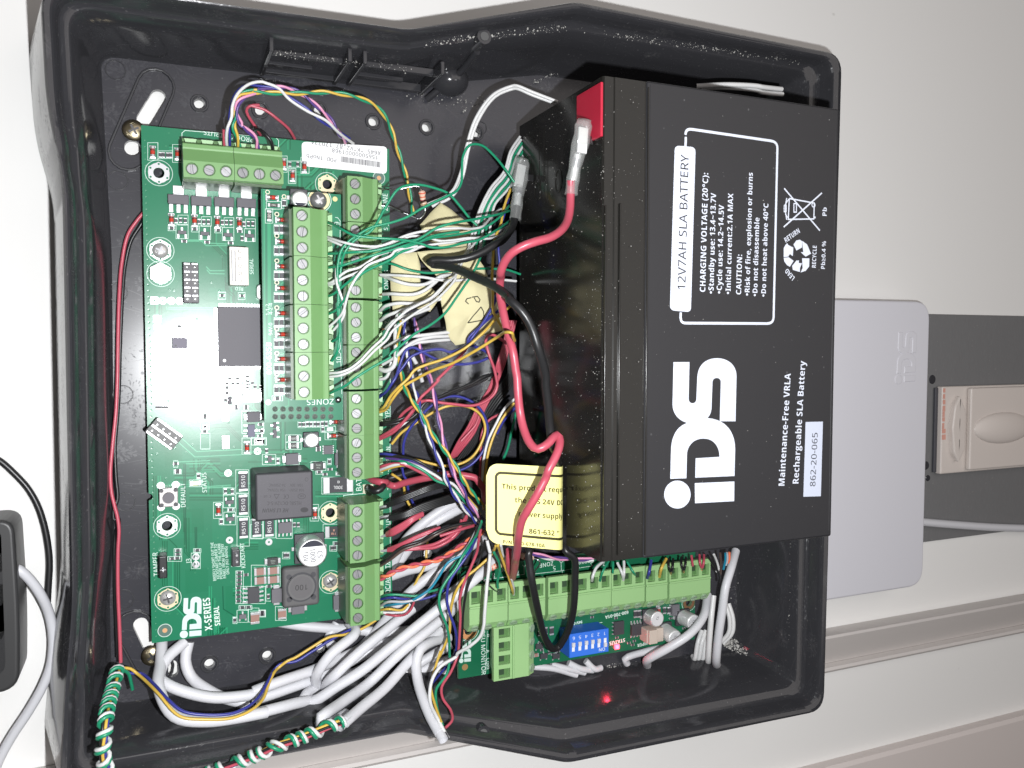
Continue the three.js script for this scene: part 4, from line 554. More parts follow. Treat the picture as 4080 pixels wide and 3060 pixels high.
{ // white bar code label stuck on the upper right corner of the main board
  const z = ZM, A = at(...vp('b', 405, 1135), z), Bq = at(...vp('b', 1090, 1175), z), C = at(...vp('b', 1088, 1395), z), D = at(...vp('b', 410, 1330), z);
  const t = thing('bar_code_label', 'white rounded bar code label upside down on the main board corner', 'label', V((A.x + C.x) / 2, (A.y + C.y) / 2, z));
  const out = roundPts([[A.x, A.y], [Bq.x, Bq.y], [C.x, C.y], [D.x, D.y]], [1.6, 1.6, 1.6, 2.4], 5), x0 = A.x, y0 = C.y, w = Bq.x - A.x, h = A.y - C.y;
  const map = printTex(x0, y0, w, h, z, 20, (p) => { const { g, W, H, text, P } = p; g.fillStyle = 'rgb(236,236,238)'; g.fillRect(0, 0, W, H); const zz = (x, y) => vp('b', x, y), ink = 'rgb(52,52,56)';
    text('X64S "K"V2.87 120724', ...zz(765, 1185), 1.35, 184, ink, 'monospace', 'normal', 1.1); text('15650000001968', ...zz(835, 1235), 1.35, 184, ink, 'monospace', 'normal', 1.06); text('POD 1NoPb', ...zz(565, 1268), 1.35, 184, ink, 'monospace', 'normal', 1.05);
    const [bx, by] = P(...zz(878, 1298)); g.save(); g.translate(bx, by); g.rotate(0.055); seed = 29; g.fillStyle = ink; for (let x = -W * 0.235; x < W * 0.235;) { const b = rr(1.2, 4.4); g.fillRect(x, -H * 0.115, b, H * 0.23); x += b + rr(1.5, 4.6); } g.restore(); });
  part('label_sheet', planarUV(extrude(shapeOf(out), 0.12).translate(0, 0, (z + 0.01) * K), x0, y0, w, h), [std([1, 1, 1], 0.45, { map }), M.white], t, V(0, 0, 0)); }
// ---------------------------------------------------------------- raised board with twelve terminals
const EB = { x: 32.5, y: -25.75, w: 26.3, h: 77.15 };
const expBoxes = [];
const EY = [875.5, 961.5, 1061, 1147.6, 1248, 1332, 1430, 1513];
const EBOX = [[893, 933], [979, 1019], [1078, 1118], [1165, 1205], [1265, 1305], [1349, 1389], [1448, 1487], [1533, 1573]];
const expMap = printTex(EB.x, EB.y, EB.w, EB.h, ZE, 20, (p) => {
  const { g, W, H, line, text, rect, ring, disc } = p; seed = 9;
  g.fillStyle = 'rgb(36,118,88)'; g.fillRect(0, 0, W, H);
  for (let i = 0; i < 30; i++) { g.fillStyle = `rgba(${i % 2 ? '10,98,66' : '40,140,100'},0.2)`; g.fillRect(rnd() * W, rnd() * H, rr(20, 120), rr(30, 200)); }
  line([[1072, 890], [1074, 1480], [1076, 1580]], 1.1, 'rgb(52,150,108)'); line([[1052, 760], [1057, 1670]], 0.5, 'rgb(52,150,108)');
  EY.forEach((y) => { line([[1120, y - 4], [1120, y - 18], [1130, y - 22], [1160, y - 22]], 0.35, 'rgb(60,156,112)'); ring(1103, y - 22, 0.62, 0.35, 'rgb(220,214,190)'); disc(1103, y - 22, 0.4, 'rgb(10,40,30)'); });
  EBOX.forEach(([a, b]) => { rect(1092, a, 1156, b, 0.16, SILK); line([[1113, a], [1113, b]], 0.14, SILK); line([[1132, a], [1132, b]], 0.14, SILK); });
  rect(1061, 803, 1120, 833, 0.16, SILK); rect(1057, 832, 1087, 889, 0.16, SILK); rect(1122, 791, 1143, 830, 0.16, SILK); rect(1084, 1577, 1126, 1597, 0.16, SILK); line([[1158, 990], [1160, 1595]], 0.16, SILK);
  text('ZONES', 1276, 1601, 1.9, 180, SILK, 'sans-serif', 'normal', 1.15); text('600-635B', 1072, 1428, 1.75, -90, SILK, 'sans-serif', 'bold', 1.05); text('94V-0', 1078, 1311, 1.2, -90, SILK, 'sans-serif', 'normal'); text('1-1-2', 1066, 1234, 1.2, -90, SILK, 'sans-serif', 'normal'); text('4-2-4', 1078, 1230, 1.2, -90, SILK, 'sans-serif', 'normal');
  text('9', 1342, 890, 1.6, -90, SILK, 'sans-serif', 'normal'); text('10', 1350, 1435, 1.6, -90, SILK, 'sans-serif', 'normal'); line([[1335, 866], [1345, 867], [1355, 880], [1356, 1390], [1350, 1400], [1357, 1410], [1362, 1570]], 0.18, SILK);
  disc(1335, 793, 0.85, 'rgb(225,205,150)'); disc(1069, 1603, 0.95, 'rgb(235,240,235)'); ring(1272, 796, 4.0, 0.2, SILK); disc(1272, 796, 3.6, 'rgb(225,210,165)'); ring(1066, 765, 0.6, 0.3, 'rgb(220,214,190)'); ring(1132, 783, 0.6, 0.3, 'rgb(220,214,190)');
  line([[1150, 1590], [1150, 1615], [1095, 1640]], 0.3, 'rgb(50,150,106)');
});
const expBoard = thing('zone_board', 'smaller raised green board with twelve screw terminals plugged over the main board', 'circuit board', V(45.6, 12.8, ZE - 1.6));
boardMesh(expBoard, EB.x, EB.y, EB.w, EB.h, ZE, 1.6, expMap, null, []);
seed = 17;
for (const k of [0, 3, 6, 9]) { const a = at(1203, 858, ZE + 17.1); terminals(expBoard, 3, 17.1, 10.5, V(a.x - 3.0, a.y + POLE / 2 - 0.06 - k * POLE, ZE), -Math.PI / 2); }
EY.forEach((y) => diode(expBoard, 1124, y, ZE, true)); diode(expBoard, 1086, 786, ZE, true);
EBOX.forEach(([a, b]) => { for (const x of [1102, 1122, 1143]) { smd(expBoard, x, (a + b) / 2, ZE, 1.35, 2.8); } });
{ const [m, q] = chip(expBoard, 'power_resistor', 'f', 300, 512, 420, 572, ZE, 0.6, M.chip, 0.05); topPlate(m, q.w * 0.9, q.h * 0.9, 0.3, codeMat('1800', 184, 2, 'rgb(60,58,56)', 'rgb(220,214,206)')); for (const s of [-1, 1]) sub('metal_end', box(0.7, q.h, 0.6, 0.06), M.tin, m, s * (q.w / 2 + 0.35), 0, 0); }
{ const [m, q] = chip(expBoard, 'power_resistor', 'f', 252, 655, 325, 765, ZE, 0.6, M.chip, 0.05); topPlate(m, q.w * 0.9, q.h * 0.9, 0.3, codeMat('1801', -88, 0.6, 'rgb(60,58,56)', 'rgb(220,214,206)')); for (const s of [-1, 1]) sub('metal_end', box(q.w, 0.7, 0.6, 0.06), M.tin, m, 0, s * (q.h / 2 + 0.35), 0); }
smd(expBoard, 1132, 809, ZE, 1.2, 2.2); smd(expBoard, 1105, 1587, ZE, 2.2, 1.2);
canCap(expBoard, 1188, 790, 1196, 795, ZE, 2.75, 5.2, '25V\n10\nCS', 184, 'right');
for (let j = 0; j < 2; j++) for (let i = 0; i < 8; i++) { const p = at(1096 + i * 31.8, j ? 1660 : 1630, ZE); part('soldered_pin', new THREE.LatheGeometry([[0.95, 0], [0.7, 0.3], [0.42, 0.7], [0.34, 1.3], [0, 1.4]].map(([x, y]) => new THREE.Vector2(x * K, y * K)), 12).rotateX(Math.PI / 2), M.solder ??= std([0.34, 0.34, 0.33], 0.3, { metalness: 0.5 }), expBoard, V(p.x, p.y, ZE)); }
{ const p = at(1346, 1593, ZE); part('soldered_pin', new THREE.SphereGeometry(0.0012, 14, 8), M.steel, expBoard, V(p.x, p.y, ZE + 0.3)); }
for (let i = 0; i < 2; i++) { part('support_header', box(22, 4.8, ZE - 1.6 - ZM - 0.1), M.chip, expBoard, V(44.5, -22.5 + i * 60, (ZE - 1.6 + ZM) / 2)); }
{ const q = at(1272, 796, ZE + 2), p = at(1272, 796, ZE), t = thing('board_screw', 'large dark cross-head screw fixing the raised board beside its small capacitor', 'screw', V(p.x, p.y, ZE)); part('head', new THREE.SphereGeometry(0.0029, 26, 12, 0, Math.PI * 2, 0, 1.4).rotateX(Math.PI / 2).scale(1, 1, 0.8), std([0.3, 0.3, 0.3], 0.32, { metalness: 0.6 }), t, V(q.x, q.y, ZE + 0.2)); part('cross_recess', merge([box(3.2, 0.6, 0.7), box(0.6, 3.2, 0.72)]), M.steel, t, V(q.x, q.y, ZE + 2.25)).rotation.z = 0.5; }

// ---------------------------------------------------------------- monitor board under the battery
const PB = { x: 104.4, y: -128.4, w: 109.4, h: 43.2 };
const psuMap = printTex(PB.x, PB.y, PB.w, PB.h, ZP, 13, (p) => {
  const { g, W, H, line, text, rect, ring, disc, fill } = p; seed = 15;
  g.fillStyle = 'rgb(26,98,68)'; g.fillRect(0, 0, W, H);
  for (let i = 0; i < 40; i++) { g.fillStyle = `rgba(${i % 2 ? '8,82,52' : '30,116,80'},0.25)`; g.fillRect(rnd() * W, rnd() * H, rr(20, 160), rr(20, 90)); }
  const z = vp; p.logo([[1829, 2643], [1878, 2640], [1877, 2540], [1828, 2541]], 'rgb(196,214,208)');
  text('PSU MONITOR', ...z('D', 625, 830), 1.75, 89, SILK, 'sans-serif', 'normal', 1.1); text('B', ...z('D', 685, 640), 1.5, 89, SILK, 'sans-serif', 'normal'); text('A', ...z('D', 675, 815), 1.5, 89, SILK, 'sans-serif', 'normal'); text('Com', ...z('D', 680, 950), 1.6, 89, SILK, 'sans-serif', 'normal'); line([z('D', 668, 590), z('D', 652, 1040)], 0.16, SILK);
  disc(...z('D', 422, 990), 1.25, 'rgb(150,120,80)'); ring(1867, 2512, 4.1, 0.2, SILK); disc(1867, 2512, 3.6, 'rgb(196,140,96)'); ring(2745, 2402, 3.6, 0.2, SILK); disc(2745, 2402, 3, 'rgb(120,90,66)');
  text('600-700-01A', ...z('x', 1810, 985), 1.35, 176, SILK, 'sans-serif', 'bold', 1.05); text('94V-0', ...z('x', 1195, 1110), 1.15, 176, SILK, 'sans-serif', 'bold'); text('STATUS', ...z('x', 1815, 1410), 1.5, 176, SILK, 'sans-serif', 'bold', 1.05); text('TAMPER', ...z('E', 850, 1470), 1.35, 176, SILK, 'sans-serif', 'bold');
  line([z('x', 1060, 1180), z('x', 1580, 1105)], 0.22, SILK); line([z('E', 840, 1440), z('E', 850, 1245), z('E', 960, 1230)], 0.22, SILK); line([z('E', 845, 1170), z('E', 850, 1080), z('E', 920, 1030)], 0.22, SILK);
  // along the terminals
  text('ZONE', ...z('x', 700, 195), 1.6, 176, SILK, 'sans-serif', 'normal', 1.1); text('5', ...z('x', 825, 255), 1.7, 176, SILK, 'sans-serif', 'normal'); text('ZONE', ...z('x', 1290, 150), 1.6, 176, SILK, 'sans-serif', 'normal', 1.1); text('3', ...z('x', 1415, 190), 1.7, 176, SILK, 'sans-serif', 'normal'); text('2', ...z('x', 1605, 185), 1.7, 176, SILK, 'sans-serif', 'normal'); text('8', ...z('w', 1840, 370), 1.9, 176, SILK, 'sans-serif', 'normal'); text('7', ...z('x', 260, 320), 1.6, 176, SILK, 'sans-serif', 'normal'); text('ZONE', ...z('w', 2030, 270), 1.6, 176, SILK, 'sans-serif', 'normal'); text('1', ...z('w', 1640, 400), 1.6, 176, SILK, 'sans-serif', 'normal');
  line([z('w', 1530, 450), z('w', 2200, 375)], 0.2, SILK); line([z('x', 0, 395), z('x', 350, 350), z('x', 350, 230), z('x', 320, 200)], 0.2, SILK); line([z('x', 350, 230), z('x', 380, 195)], 0.2, SILK); line([z('x', 525, 340), z('x', 935, 295), z('x', 930, 170), z('x', 905, 140)], 0.2, SILK); line([z('x', 930, 170), z('x', 965, 140)], 0.2, SILK); line([z('x', 950, 355), z('x', 950, 290), z('x', 1430, 215)], 0.2, SILK); line([z('w', 1310, 480), z('w', 1315, 310), z('w', 1360, 290)], 0.22, SILK);
  void fill; void rect;
});
const psuBoard = thing('monitor_board', 'green monitor board with one long terminal row and a blue switch, partly under the battery', 'circuit board', V(159, -106.5, ZP - 1.6));
{ const a = at(1867, 2512, ZP), b = at(2745, 2402, ZP); boardMesh(psuBoard, PB.x, PB.y, PB.w, PB.h, ZP, 1.6, psuMap, null, [[a.x, a.y, 1.7], [b.x, b.y, 1.6]]); }
// terminals whose wire openings face the viewer. Local axes: x along the row, y towards the openings' edge, z off the board
const entryTubs = {};
function entryTub(n) {
  const L = n * POLE - 0.1, D = 16, body = new THREE.ExtrudeGeometry(shapeOf([[-4.9, 0], [-0.6, D - 1.9], [-7.8, D - 1.9], [-7.8, D], [-14.2, D], [-17.3, D - 2.3], [-16.6, 0]]), { depth: L, bevelEnabled: false }).scale(K, K, K).rotateY(Math.PI / 2).rotateX(Math.PI / 2);
  const face = shapeOf([[0, 0], [L, 0], [L, -7.8], [0, -7.8]]); for (let i = 0; i < n; i++) { const x = (i + 0.5) * POLE - 0.05; face.holes.push(polyHole([[x - 1.75, -2.0], [x + 1.75, -2.0], [x + 1.75, -6.6], [x - 1.75, -6.6]])); }
  const f = extrude(face, 1.85).translate(0, 0, (D - 1.9) * K), ridge = box(L, 0.9, 1.1, 0.35).translate(L / 2 * K, -7.9 * K, (D + 0.1) * K);
  return { g: merge([body, f, ridge]), L, D };
}
function entryTerminals(n, p, turn) {
  const T = entryTubs[n] ??= entryTub(n), b = part('terminal_block', T.g, M.greenPale ??= std([0.27, 0.46, 0.2], 0.45), psuBoard, p); b.rotation.z = turn;
  for (let i = 0; i < n; i++) { const x = (i + 0.5) * POLE - 0.05; sub('entry_hole', box(2.3, 2.3, 0.5), M.hole, b, x, -3.7, T.D - 2.0); sub('wire_entry', box(3.4, 4.4, 0.3), M.greenDark, b, x, -4.3, T.D - 1.95); const s = sub('terminal_screw', screwHead, std([0.3, 0.42, 0.28], 0.3, { metalness: 0.3 }), b, x, -15.8, T.D - 1.25); s.rotation.x = 0.64; s.rotation.y = 0; }
  return b;
}
for (const [n, x] of [[3, 1888], [3, 2042], [2, 2199], [3, 2312], [3, 2449], [2, 2585], [4, 2677]]) { const y = 2370 - (x - 1888) * 0.124 + (x > 2550 ? 2 : 0), a = at(x, y, ZP + 14); entryTerminals(n, V(a.x - POLE / 2 + 0.05, a.y + 3.7, ZP), 0); }
{ const a = at(1996, 2676, ZP + 14); entryTerminals(4, V(a.x - 3.7, a.y - POLE / 2 + 0.05, ZP), Math.PI / 2); }
// blue switch block
{ const q = rectAt('x', 1062, 1230, 1680, 1630, ZP + 9), m = part('dip_switch', box(q.w, 9.6, 9, 0.25), M.blue, psuBoard, V(q.x, q.y, ZP + 4.5));
  const t = canvasTex(512, 320, (g, w, h) => { g.fillStyle = 'rgb(52,112,214)'; g.fillRect(0, 0, w, h); g.save(); g.translate(w / 2, h / 2); g.rotate(Math.PI); g.fillStyle = 'rgb(228,234,244)'; g.font = '62px sans-serif'; g.textAlign = 'center'; g.textBaseline = 'middle'; for (let i = 0; i < 6; i++) g.fillText(String(i + 1), -w / 2 + w * (i + 0.62) / 6.2, 105); g.fillText('ON', -w / 2 + 85, -118); g.restore(); });
  sub('switch_print', box(q.w - 0.6, 9.1, 0.06), std([1, 1, 1], 0.45, { map: t }), m, 0, 0, 4.53);
  for (let i = 0; i < 6; i++) { const x = (i - 2.5) * q.w / 6.2; sub('slider_slot', box(1.2, 3.4, 0.1), std([0.75, 0.76, 0.8], 0.5), m, x, 0.0 - 0.6, 4.58); sub('slider', box(1.35, 1.7, 0.9, 0.15), M.white, m, x - 0.1, (i === 5 ? -1.5 : 0.5) , 4.9); } }
// the lit red lamp
{ const p = at(2460, 2578, ZP + 1), m = part('status_lamp', box(2.2, 2.0, 1.1, 0.3), std([0.6, 0.08, 0.08], 0.4, { emissive: col(1, 0.035, 0.07), emissiveIntensity: 9 }), psuBoard, V(p.x, p.y, ZP + 0.6)); void m;
  const l = new THREE.PointLight(col(1, 0.05, 0.1), 0.0002); l.name = 'status_lamp_light'; l.position.set(p.x * K, p.y * K, (ZP + 1.5) * K); l.shadow.radius = 0.04; l.castShadow = true; scene.add(l); }
{ const [m, q] = chip(psuBoard, 'square_chip', 'x', 1770, 1105, 1925, 1290, ZP, 1.2, M.chip); legs(m, q, 1.2, 'left', 4, 0.4, 0.6); }
{ const [m, q] = chip(psuBoard, 'driver_chip', 'E', 690, 1240, 822, 1355, ZP, 1.5, M.chip); legs(m, q, 1.5, 'top', 4, 0.6, 1.4); legs(m, q, 1.5, 'bottom', 4, 0.6, 1.1); }
{ const [m, q] = chip(psuBoard, 'supply_chip', 'E', 1200, 985, 1290, 1110, ZP, 1.6, M.chipGrey); legs(m, q, 1.6, 'left', 2, 0.6, 0.8); }
for (const [v, x, y, w, h] of [['x', 2105, 975, 1.7, 3.2], ['x', 2165, 970, 1.7, 3.2], ['E', 1100, 1050, 1.6, 3], ['E', 1155, 1050, 1.6, 3], ['x', 690, 1240, 1.6, 3], ['x', 785, 1240, 1.8, 3.4], ['x', 1420, 1025, 1.5, 0.9], ['x', 1795, 1040, 1.5, 0.9], ['x', 1810, 1345, 1.5, 0.9], ['x', 2000, 1430, 1.5, 1.0], ['x', 2085, 1400, 1.4, 0.9], ['x', 2060, 1460, 1.5, 0.9], ['x', 590, 1280, 1.2, 2], ['x', 630, 1540, 1.5, 0.9], ['x', 590, 1440, 1.4, 0.9], ['x', 745, 1580, 1.0, 1.4], ['x', 800, 1610, 1.4, 0.9], ['x', 890, 1560, 1.4, 0.9], ['E', 1010, 1020, 1.2, 0.8], ['E', 1180, 1150, 1.4, 0.9], ['E', 1345, 1275, 1.4, 0.9], ['E', 1240, 1150, 1.4, 0.9]]) smd(psuBoard, ...vp(v, x, y), ZP, w, h);
for (const [x, y] of [[595, 1485], [665, 1640], [860, 1640]]) { const [m, q] = chip(psuBoard, 'small_transistor', 'x', x - 55, y - 30, x + 55, y + 30, ZP, 1, M.chip, 0.1); legs(m, q, 1, 'top', 1, 0.5, 0.8); legs(m, q, 1, 'bottom', 2, 0.5, 0.8); }
diode(psuBoard, 2627, 2434, ZP, false); smd(psuBoard, ...vp('x', 535, 1620), ZP, 2.2, 1.3, 'capacitor');
for (const [fx, fy, tx, ty] of [[895, 1120, 1010, 1160], [1310, 1125, 1470, 1200], [1080, 1290, 1235, 1400]]) { const a = vp('E', fx, fy), b = vp('E', tx, ty); canCap(psuBoard, ...a, ...b, ZP, 3.3, 9, 'CS', 200, ''); }
{ const [m, q] = chip(psuBoard, 'tamper_connector', 'E', 880, 1300, 1090, 1440, ZP, 6, M.ivory, 0.5); for (const y of [-1, 1]) sub('pin', box(2.6, 0.6, 0.6, 0.1), M.darkSteel, m, q.w / 2 + 0.4, y, 0.5); sub('connector_step', box(q.w * 0.5, q.h, 1.5, 0.3), M.ivory, m, -q.w * 0.2, 0, 3.4); }
// ---------------------------------------------------------------- battery
const BT = { x0: 127, x1: 221, y0: -68.4, y1: 82.6, z0: 19, z1: 84.1 };
const battery = thing('battery', 'large black sealed battery with white printed lettering and a red terminal base', 'battery', V(174, 7, BT.z0));
{
  const xs = 142.2;                                                        // where lid and case meet
  part('case', boxAt(xs, BT.x1, BT.y0, BT.y1, BT.z0, BT.z1, 0.8), M.battery, battery, V(0, 0, 0));
  // lid: a stepped profile (x, z) along the long side, shinier than the case
  const prof = (d) => [[0, d + 0.6], [0, 64.2 - d], [0.5, 64.7 - d], [3.6, 64.7 - d], [4.1, 64.9 - d], [14.9, 64.9 - d], [14.9, 65.0 - d], [15.15, 65.0 - d], [15.15, d], [0.6, d]];
  const lid = new THREE.ExtrudeGeometry(shapeOf(prof(0.35).map(([x, z]) => [x, z])), { depth: 150.4, bevelEnabled: false }).scale(K, K, K).rotateX(Math.PI / 2);   // (x, z) profile swept along y
  part('lid', lid.translate(BT.x0 * K, (BT.y1 - 0.3) * K, BT.z0 * K), M.batteryLid, battery, V(0, 0, 0));
  for (const [dx, y0, y1] of [[0.45, BT.y0 + 2, 43], [5.6, BT.y0 + 2, 44], [15.5, BT.y0 + 1, BT.y1 - 2]]) part('ridge', boxAt(BT.x0 + dx, BT.x0 + dx + 0.55, y0, y1, BT.z1 - 1, BT.z1 + 0.16, 0.2), M.batteryLid, battery, V(0, 0, 0));
  part('case_border', boxAt(BT.x1 - 1.6, BT.x1 - 1.1, BT.y0 + 2, BT.y1 - 2, BT.z1 - 0.5, BT.z1 + 0.14, 0.15), M.battery, battery, V(0, 0, 0));
  // terminals: bases on the long upper end, one near each long edge
  const rt = at(2397, 322, BT.z1), rb = at(2397, 540, BT.z1);
  part('red_terminal_base', boxAt(BT.x0 - 0.9, BT.x0 + 0.05, rb.y, rt.y, 67.5, 83.4, 0.25), std([0.5, 0.015, 0.045], 0.4, { map: tiled(canvasTex(256, 256, (g, w, h) => { g.fillStyle = '#fff'; g.fillRect(0, 0, w, h); speckle(g, w, h, 500, 2, '190,150,150', 0.5); }), 40, 40) }), battery, V(0, 0, 0));
  for (const [y, z] of [[64, 77.5], [60.5, 33]]) part('terminal_blade', boxAt(BT.x0 - 5, BT.x0 - 0.4, y - 1.2, y + 1.2, z - 0.4, z + 0.4, 0.1), M.darkSteel, battery, V(0, 0, 0));
  for (const [z, h] of [[30, 30], [37, 44], [41, 44], [44, 26]]) part('moulded_line', boxAt(BT.x0 - 0.12, BT.x0 + 0.05, 50, 50 + h * 0.6, z, z + 0.5, 0.05), M.batteryLid, battery, V(0, 0, 0));
  for (const z of [36, 53]) { const c = new THREE.TorusGeometry(2.4 * K, 0.22 * K, 6, 28).rotateY(Math.PI / 2).scale(1, 1.6, 1); part('moulded_ring', c, M.batteryLid, battery, V(BT.x0 - 0.05, 56, z)); }
  // print
  const L = { x: 143.4, y: BT.y0 + 1, w: 76, h: 149 };
  const W8 = 'rgb(216,221,234)';
  const map = printTex(L.x, L.y, L.w, L.h, BT.z1 + 0.08, 13.6, (p) => {
    const { g, W, H, line, text, fill, rect, disc, ring } = p, z = (v, x, y) => vp(v, x, y); seed = 41;
    g.fillStyle = 'rgb(39,39,42)'; g.fillRect(0, 0, W, H); streaks(g, W, H, 40, 90, 1.5, 0.4, '120,118,116', 0.12); speckle(g, W, H, 140, 1.6, '150,150,150', 0.45);
    for (const s of LOGOS) fill(s.map(([x, y]) => z('G', x, y)), W8);
    // frame with the title bar
    const rp = (pts, r) => roundPts(pts, r, 5);
    line([...rp([z('F', 570, 215), z('F', 568, 28), z('F', 1470, 160), z('F', 1430, 1940), z('F', 520, 1935), z('F', 525, 1830)], 26).slice(6, -6)], 0.9, W8);
    line([z('F', 568, 210), z('F', 572, 110)], 0.9, W8); line([z('F', 522, 1830), z('F', 520, 1890)], 0.9, W8);
    fill(rp([z('F', 463, 195), z('F', 668, 212), z('F', 622, 1830), z('F', 415, 1810)], 20), W8);
    text('12V7AH SLA BATTERY', ...z('F', 545, 955), 3.0, -89, 'rgb(38,38,42)', 'sans-serif', 'normal', 1.08);
    for (const [s, x, y, m] of [['CHARGING VOLTAGE (20°C):', 735, 1635, 2.15], ['•Standby use: 13.4~13.7V', 818, 1650, 2.05], ['•Cycle use: 14.2~14.5V', 898, 1650, 2.05], ['•Initial current:2.1A MAX', 985, 1655, 2.05], ['CAUTION:', 1088, 1660, 2.1], ['•Risk of fire, explosion or burns', 1172, 1670, 2.0], ['•Do not disassemble', 1248, 1676, 2.0], ['•Do not heat above 40°C', 1332, 1680, 2.0]]) text(s, ...z('F', x, y), m, -89, W8, 'sans-serif', 'bold', 0.97, 'left');
    // struck-out bin
    const b = (x, y) => z('F', x, y);
    line([b(1535, 615), b(1885, 1030)], 0.55, W8); line([b(1905, 660), b(1530, 995)], 0.55, W8); line([b(1585, 715), b(1830, 760), b(1825, 915), b(1575, 920), b(1585, 715)], 0.5, W8); line([b(1560, 710), b(1548, 780), b(1548, 850), b(1560, 925)], 0.45, W8); line([b(1580, 720), b(1545, 775)], 0.4, W8); line([b(1580, 915), b(1545, 865)], 0.4, W8); rect(...b(1630, 765), ...b(1655, 848), 0.45, W8); ring(...b(1822, 778), 0.7, 0.4, W8); disc(...b(1835, 900), 0.4, W8); line([b(1535, 780), b(1535, 845), b(1555, 845), b(1555, 780), b(1535, 780)], 0.4, W8);
    text('Pb', ...b(1930, 845), 1.9, -90, W8, 'sans-serif', 'bold', 1.05); text('Pb≥0.4 %', ...b(1920, 1270), 1.75, -88, W8, 'sans-serif', 'bold', 0.95);
    // three bent arrows chasing each other
    fill([b(1565, 1150), b(1575, 1170), b(1625, 1195), b(1620, 1280), b(1590, 1260), b(1575, 1285), b(1530, 1290), b(1530, 1200), b(1545, 1172)], W8); fill([b(1530, 1295), b(1580, 1290), b(1628, 1325), b(1590, 1385), b(1560, 1365), b(1535, 1330)], W8);
    fill([b(1625, 1165), b(1655, 1125), b(1690, 1118), b(1712, 1135), b(1710, 1195), b(1655, 1225)], W8); fill([b(1712, 1130), b(1760, 1165), b(1792, 1240), b(1800, 1255), b(1745, 1285), b(1695, 1240), b(1722, 1240), b(1716, 1195)], W8);
    fill([b(1612, 1375), b(1655, 1322), b(1680, 1322), b(1678, 1345), b(1710, 1350), b(1690, 1395), b(1690, 1435), b(1620, 1415)], W8); fill([b(1710, 1300), b(1782, 1300), b(1780, 1380), b(1745, 1425), b(1695, 1440), b(1715, 1395)], W8);
    text('RETURN', ...b(1612, 1075), 1.75, -32, W8, 'sans-serif', 'bold', 0.8); text('LEAD', ...b(1590, 1460), 1.75, -138, W8, 'sans-serif', 'bold', 0.8); text('RECYCLE', ...b(1830, 1285), 1.75, -88, W8, 'sans-serif', 'bold', 0.78);
    text('Maintenance-Free VRLA', ...z('G', 1385, 915), 2.6, -87, W8, 'sans-serif', 'bold', 0.94); text('Rechargeable SLA Battery', ...z('G', 1512, 850), 2.6, -87, W8, 'sans-serif', 'bold', 0.96);
    fill([z('G', 1570, 843), z('G', 1723, 840), z('G', 1705, 1498), z('G', 1550, 1503)], 'rgb(200,206,222)'); text('862-20-065', ...z('G', 1643, 1175), 2.45, -88, 'rgb(50,50,56)', 'sans-serif', 'normal', 1.12);
  });
  const pl = planarUV(extrude(shapeOf([[L.x, L.y], [L.x + L.w, L.y], [L.x + L.w, L.y + L.h], [L.x, L.y + L.h]]), 0.1).translate(0, 0, (BT.z1 - 0.02) * K), L.x, L.y, L.w, L.h);
  part('printed_label', pl, [std([1, 1, 1], 0.42, { map }), M.battery], battery, V(0, 0, 0));
  seed = 63; const dust = [];
  for (let i = 0; i < 900; i++) { const s = 0.07 + 0.26 * rnd() ** 4; dust.push(new THREE.TetrahedronGeometry(s * K).rotateX(rnd() * 6).rotateY(rnd() * 6).translate((BT.x0 - 0.02) * K, rr(BT.y0 + 3, BT.y1 - 3) * K, (BT.z0 + 65 * (1 - rnd() ** 1.4)) * K)); }
  for (let i = 0; i < 420; i++) { const s = 0.06 + 0.2 * rnd() ** 4, x = rnd() < 0.6 ? BT.x0 + 15 * rnd() : BT.x0 + 15 + 78 * rnd(); dust.push(new THREE.TetrahedronGeometry(s * K).rotateX(rnd() * 6).rotateY(rnd() * 6).translate(x * K, rr(BT.y0 + 2, BT.y1 - 2) * K, (BT.z1 + 0.1) * K)); }
  tag(part('dust', merge(dust), std([0.34, 0.33, 0.31], 0.9), battery, V(0, 0, 0)), null, null, null, 'stuff');
}
// feet that hold the battery off the floor
for (const y of [-55, 66]) part('battery_support', boxAt(131, 216, y - 2, y + 2, 4, 18.9, 0.3), M.rib, enclosure, V(0, 0, 0));

